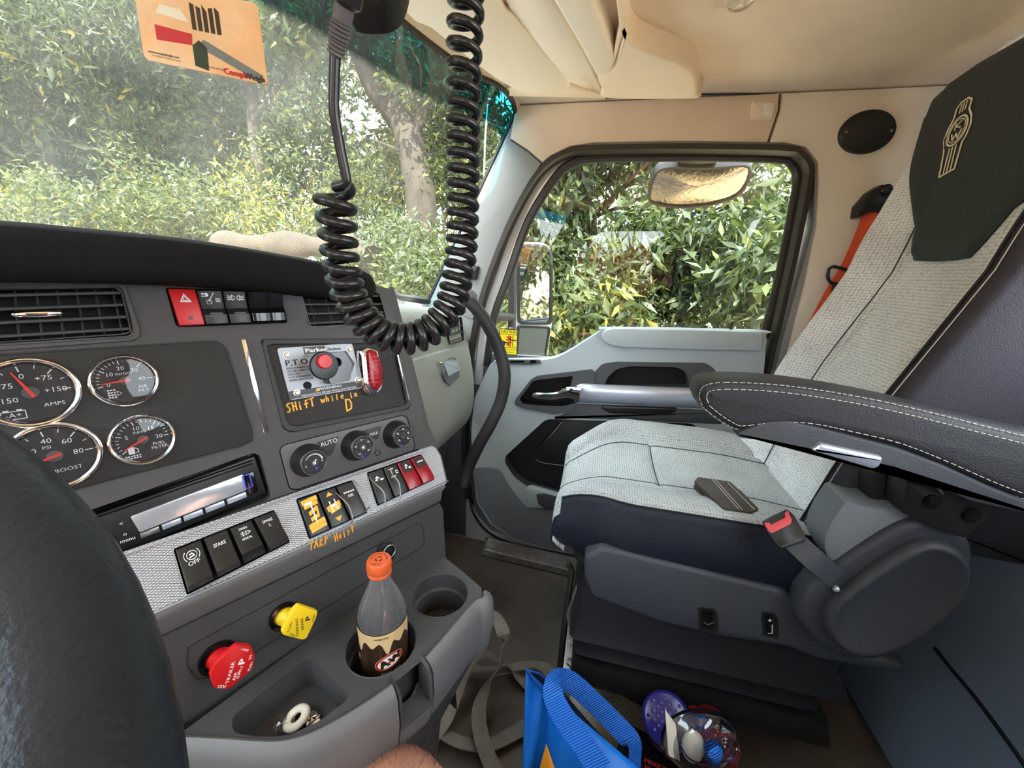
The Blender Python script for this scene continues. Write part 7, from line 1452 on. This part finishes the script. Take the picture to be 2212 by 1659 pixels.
# ================================================================= THINGS ON THE FLOOR
def fl3(x, y, z=.004): return hit(x, y, (0, 0, z), (0, 0, 1))
b = MB()
def strap(pts, w, up=None, tw=None):
    P = catmull([fl3(x, y, z) for x, y, z in pts], 6); N_ = []
    for i in range(len(P)): a = (tw[0] + (tw[1] - tw[0]) * i / (len(P) - 1)) if tw else 0; N_.append(Vector((math.sin(a) * .8, math.sin(a) * .6, math.cos(a))))
    b.ribbon(P, w, .0028, N_, 'strap')
strap([(1040, 1318, .16), (1068, 1330, .18), (1088, 1372, .17), (1084, 1430, .12), (1055, 1478, .07), (1035, 1530, .05), (1042, 1600, .04), (1075, 1680, .03)], .034, tw=(.9, .3))
strap([(880, 1610, .02), (925, 1600, .02), (960, 1560, .03), (985, 1500, .05), (1010, 1440, .08), (1040, 1412, .09), (1075, 1425, .07), (1110, 1450, .03), (1150, 1490, .01)], .036, tw=(.2, .5))
strap([(1000, 1440, .03), (1040, 1452, .03), (1090, 1445, .03), (1150, 1436, .03), (1185, 1450, .04), (1200, 1500, .02)], .036, tw=(.1, .7))
strap([(915, 1500, .06), (935, 1560, .03), (985, 1600, .02), (1050, 1610, .015), (1100, 1590, .01), (1150, 1560, .01)], .036, tw=(.8, .1))
b.build('webbing_strap', label='tangled loops of grayish tan webbing strap on the floor beside the console', cat='strap', smooth=30)
# blue shopping bag
bg = thing('shopping_bag', 'bright blue reusable shopping bag with wide handles on the floor', 'bag', fl3(1180, 1600, 0))
def sheet(name, quads, m, par, lab=None, solid=.0018, nseg=8, wr=.004, seed=1):
    b = MB(); rn = random.Random(seed)
    for q in quads:
        A_, B_, C_, D_2 = [P3(*p) for p in q]; nn = (B_ - A_).cross(D_2 - A_).normalized(); rows = []
        for i in range(nseg + 1):
            rows.append([A_.lerp(B_, j / nseg).lerp(D_2.lerp(C_, j / nseg), i / nseg) + nn * (wr * math.sin(j * 1.7 + i * .9 + seed) * math.sin(math.pi * j / nseg) * math.sin(math.pi * min(1, (i + .5) / nseg))) for j in range(nseg + 1)])
        b.grid(rows, m)
    o = b.build(name, par, label=lab, smooth=60, solid=solid); return o
sheet('side_panel', [((1136, 1445, .78), (1196, 1500, .80), (1195, 1700, .74), (1128, 1690, .72))], 'bag_blue', bg, seed=2)
sheet('front_panel', [((1180, 1488, .78), (1262, 1560, .70), (1290, 1760, .62), (1176, 1720, .70)), ((1262, 1560, .70), (1385, 1664, .66), (1385, 1800, .60), (1290, 1760, .62))], 'bag_blue', bg, seed=3)
sheet('back_panel', [((1138, 1446, .785), (1200, 1478, .86), (1380, 1680, .80), (1130, 1700, .80))], 'bag_dark', bg, None, seed=4, wr=.002)
b = MB(); b.add([P3(x, y, d) for x, y, d in ((1180, 1607, .728), (1200, 1665, .70), (1198, 1720, .68), (1150, 1720, .70))], [(0, 1, 2, 3)], 'bag_orange'); b.build('printed_triangle', bg, label='orange triangle printed on the bag', smooth=0, solid=.0008)
b = MB(); H1 = catmull([P3(x, y, d) for x, y, d in ((1300, 1668, .60), (1255, 1600, .63), (1215, 1545, .66), (1195, 1500, .69), (1205, 1470, .72), (1235, 1475, .74), (1285, 1520, .74), (1335, 1570, .73), (1365, 1605, .71), (1372, 1650, .68), (1362, 1700, .66))], 6)
nn = []; 
for i in range(len(H1)):
    t = i / (len(H1) - 1); nn.append((-FW).lerp(UP * .9 - RT * .5, .5 + .5 * math.sin(t * 3.1 - .6)) if False else (-FW + UP * (.9 - .9 * t) - RT * (.7 - 1.2 * t)))
b.ribbon(H1, .036, .002, nn, 'webbing_blue'); b.build('handle', bg, label='bright blue webbing handle', smooth=30)
b = MB(); b.tube([P3(1137, 1447, .778), P3(1165, 1455, .80), P3(1198, 1480, .82)], .0022, 6, 'webbing_blue'); b.tube([P3(1137, 1447, .778), P3(1160, 1475, .775), P3(1190, 1505, .77)], .0022, 6, 'webbing_blue'); b.build('bound_edge', bg)
# black cardboard box with red print
def quadbox(name, f, pts, z0, z1, m, parent=None, **k): b = MB(); b.prism(f, f.pxs(pts), z0 - z1, 0, m, .002); return b.build(name, parent, **k)
fbx = fz(.115); bxp = thing('black_box', 'glossy black box with red print lying under the seat edge', 'box', fl3(1480, 1655, 0)); 
b = MB(); b.prism(fbx, fbx.pxs([(1355, 1560), (1530, 1655), (1600, 1760), (1330, 1740), (1330, 1620)]), -.113, 0, 'pebble_box', .002); b.build('carton', bxp)
ft2 = lambda u, v, n=0.0: fbx(*(Vector(fbx.px(1410, 1655)) + (Vector(fbx.px(1470, 1682)) - Vector(fbx.px(1410, 1655))).normalized() * u + Vector((-(Vector(fbx.px(1470, 1682)) - Vector(fbx.px(1410, 1655))).normalized().y, (Vector(fbx.px(1470, 1682)) - Vector(fbx.px(1410, 1655))).normalized().x)) * v), n)
b = MB(); b.text(ft2, 'MEXICO', .006, .004, .012, .0004, 'red_ink', bold=2); b.build('lettering', bxp, smooth=0)
b = MB(); b.text(ft2, 'FRESCO', .006, -.009, .012, .0004, 'red_ink', bold=2); b.build('lettering', bxp, smooth=0)
# round dark blue tub
tb_ = thing('lidded_tub', 'dark blue tub with a dotted lid and purple speckled side', 'tub', fl3(1440, 1620, 0)); tc_ = P3(1440, 1550, .765); tax = Vector((-.42, .18, .9)).normalized()
b = MB(); b.lathe(tc_ - tax * .11, tax, [(.0, 0), (.034, 0), (.040, .01), (.042, .08), (.044, .09)], 40, 'tub_purple'); b.build('tub_body', tb_, smooth=60); b = MB(); b.lathe(tc_ - tax * .025, tax, [(.045, 0), (.0465, .003), (.0465, .020), (.043, .024), (.039, .020), (0, .020)], 40, 'tub_blue')
lx_ = tax.orthogonal().normalized(); ly_ = tax.cross(lx_)
b.build('tub_lid', tb_, smooth=60, label='dark blue lid with dots'); b = MB()
for i in range(-3, 4):
    for j in range(-3, 4):
        if i * i + j * j < 10: b.sphere(tc_ + lx_ * (i * .0105) + ly_ * (j * .0105) - tax * .001, .0028, 'tub_purple', 8)
od = b.build('lid_dots', bpy.data.objects['tub_lid']); 
# red pouch, clear zip bag and its contents
rc = MB(); ctr = P3(1532, 1590, .765); rows = []; rn = random.Random(9)
for i in range(11):
    a = math.pi * i / 10; rows.append([ctr + Vector((.055 * math.sin(a) * math.cos(t), .055 * math.sin(a) * math.sin(t), .035 * math.cos(a))) * rn.uniform(.86, 1.12) for t in np.linspace(0, 6.283, 21)[:-1]])
rc.grid(rows, 'red_cloth', closed=True); rc.build('red_pouch', label='crumpled dark red pouch behind the clear zip bag', cat='pouch', smooth=60)
zb = thing('zip_bag', 'clear plastic zip bag stuffed with small white and blue items', 'bag', fl3(1530, 1660, 0))
b = MB(); rows = []; ctr = P3(1515, 1605, .70)
for i in range(13):
    a = math.pi * i / 12; rows.append([ctr + RT * (.066 * math.sin(a) * math.cos(t) * (1 + .15 * math.sin(3 * t))) + UP * (.058 * math.cos(a)) + FW * (.03 * math.sin(a) * math.sin(t)) for t in np.linspace(0, 6.283, 25)[:-1]])
b.grid(rows, 'plastic_bag', closed=True); b.build('bag_film', zb, smooth=80, label='clear bag film'); b = MB(); b.tube(catmull([P3(x, y, .68) for x, y in ((1470, 1610), (1490, 1640), (1530, 1652), (1588, 1640))], 5), .0012, 6, 'tub_blue'); b.build('zip_seal', zb, label='blue zip line of the bag')
b = MB(); b.sphere(P3(1497, 1612, .70), .019, 'paper', 16, .03); b.build('pill_bottle', label='white rounded bottle inside the clear zip bag', cat='bottle')
b = MB(); b.lathe(P3(1540, 1640, .70), Vector((-.3, .2, .9)), [(0, 0), (.014, 0), (.014, .05), (.008, .056), (0, .056)], 20, 'webbing_blue'); b.build('blue_tube', label='short blue tube inside the clear zip bag', cat='tube')
b = MB()
for r in (.010, .017, .023): b.tube([P3(1566, 1622, .69) + RT * (r * math.cos(t)) + UP * (r * math.sin(t)) + FW * .002 * math.sin(3 * t) for t in np.linspace(0, 6.283, 25)], .0022, 6, 'plastic_clear')
b.build('clear_coil', label='coil of clear tubing at the right of the zip bag', cat='tubing')
b = MB(); b.prism(Fr(P3(1455, 1590, .69), RT, -FW), [(-.008, -.035), (.012, -.045), (.004, .02), (-.014, .045)], -.004, 0, 'paper', .001); b.build('folded_receipt', label='folded pale paper at the left of the zip bag', cat='paper')
mat('speckled', s2l(214, 202, 180), .6, bump=.5, scale=200, col2=s2l(170, 158, 138))  # pale tone stands in for sunlight on the floor
# sunlit floor painted as a thin pale slab under the seat front
b = MB(); f = fz(.012); b.prism(f, f.pxs([(1262, 1470), (1340, 1500), (1420, 1545), (1420, 1570), (1345, 1640), (1300, 1700), (1230, 1500)]), -.011, 0, 'speckled', .001); b.build('painted_sun_patch', label='pale speckled slab painted as a sun patch on the floor beneath the blue bag handles', cat='painted sun patch')
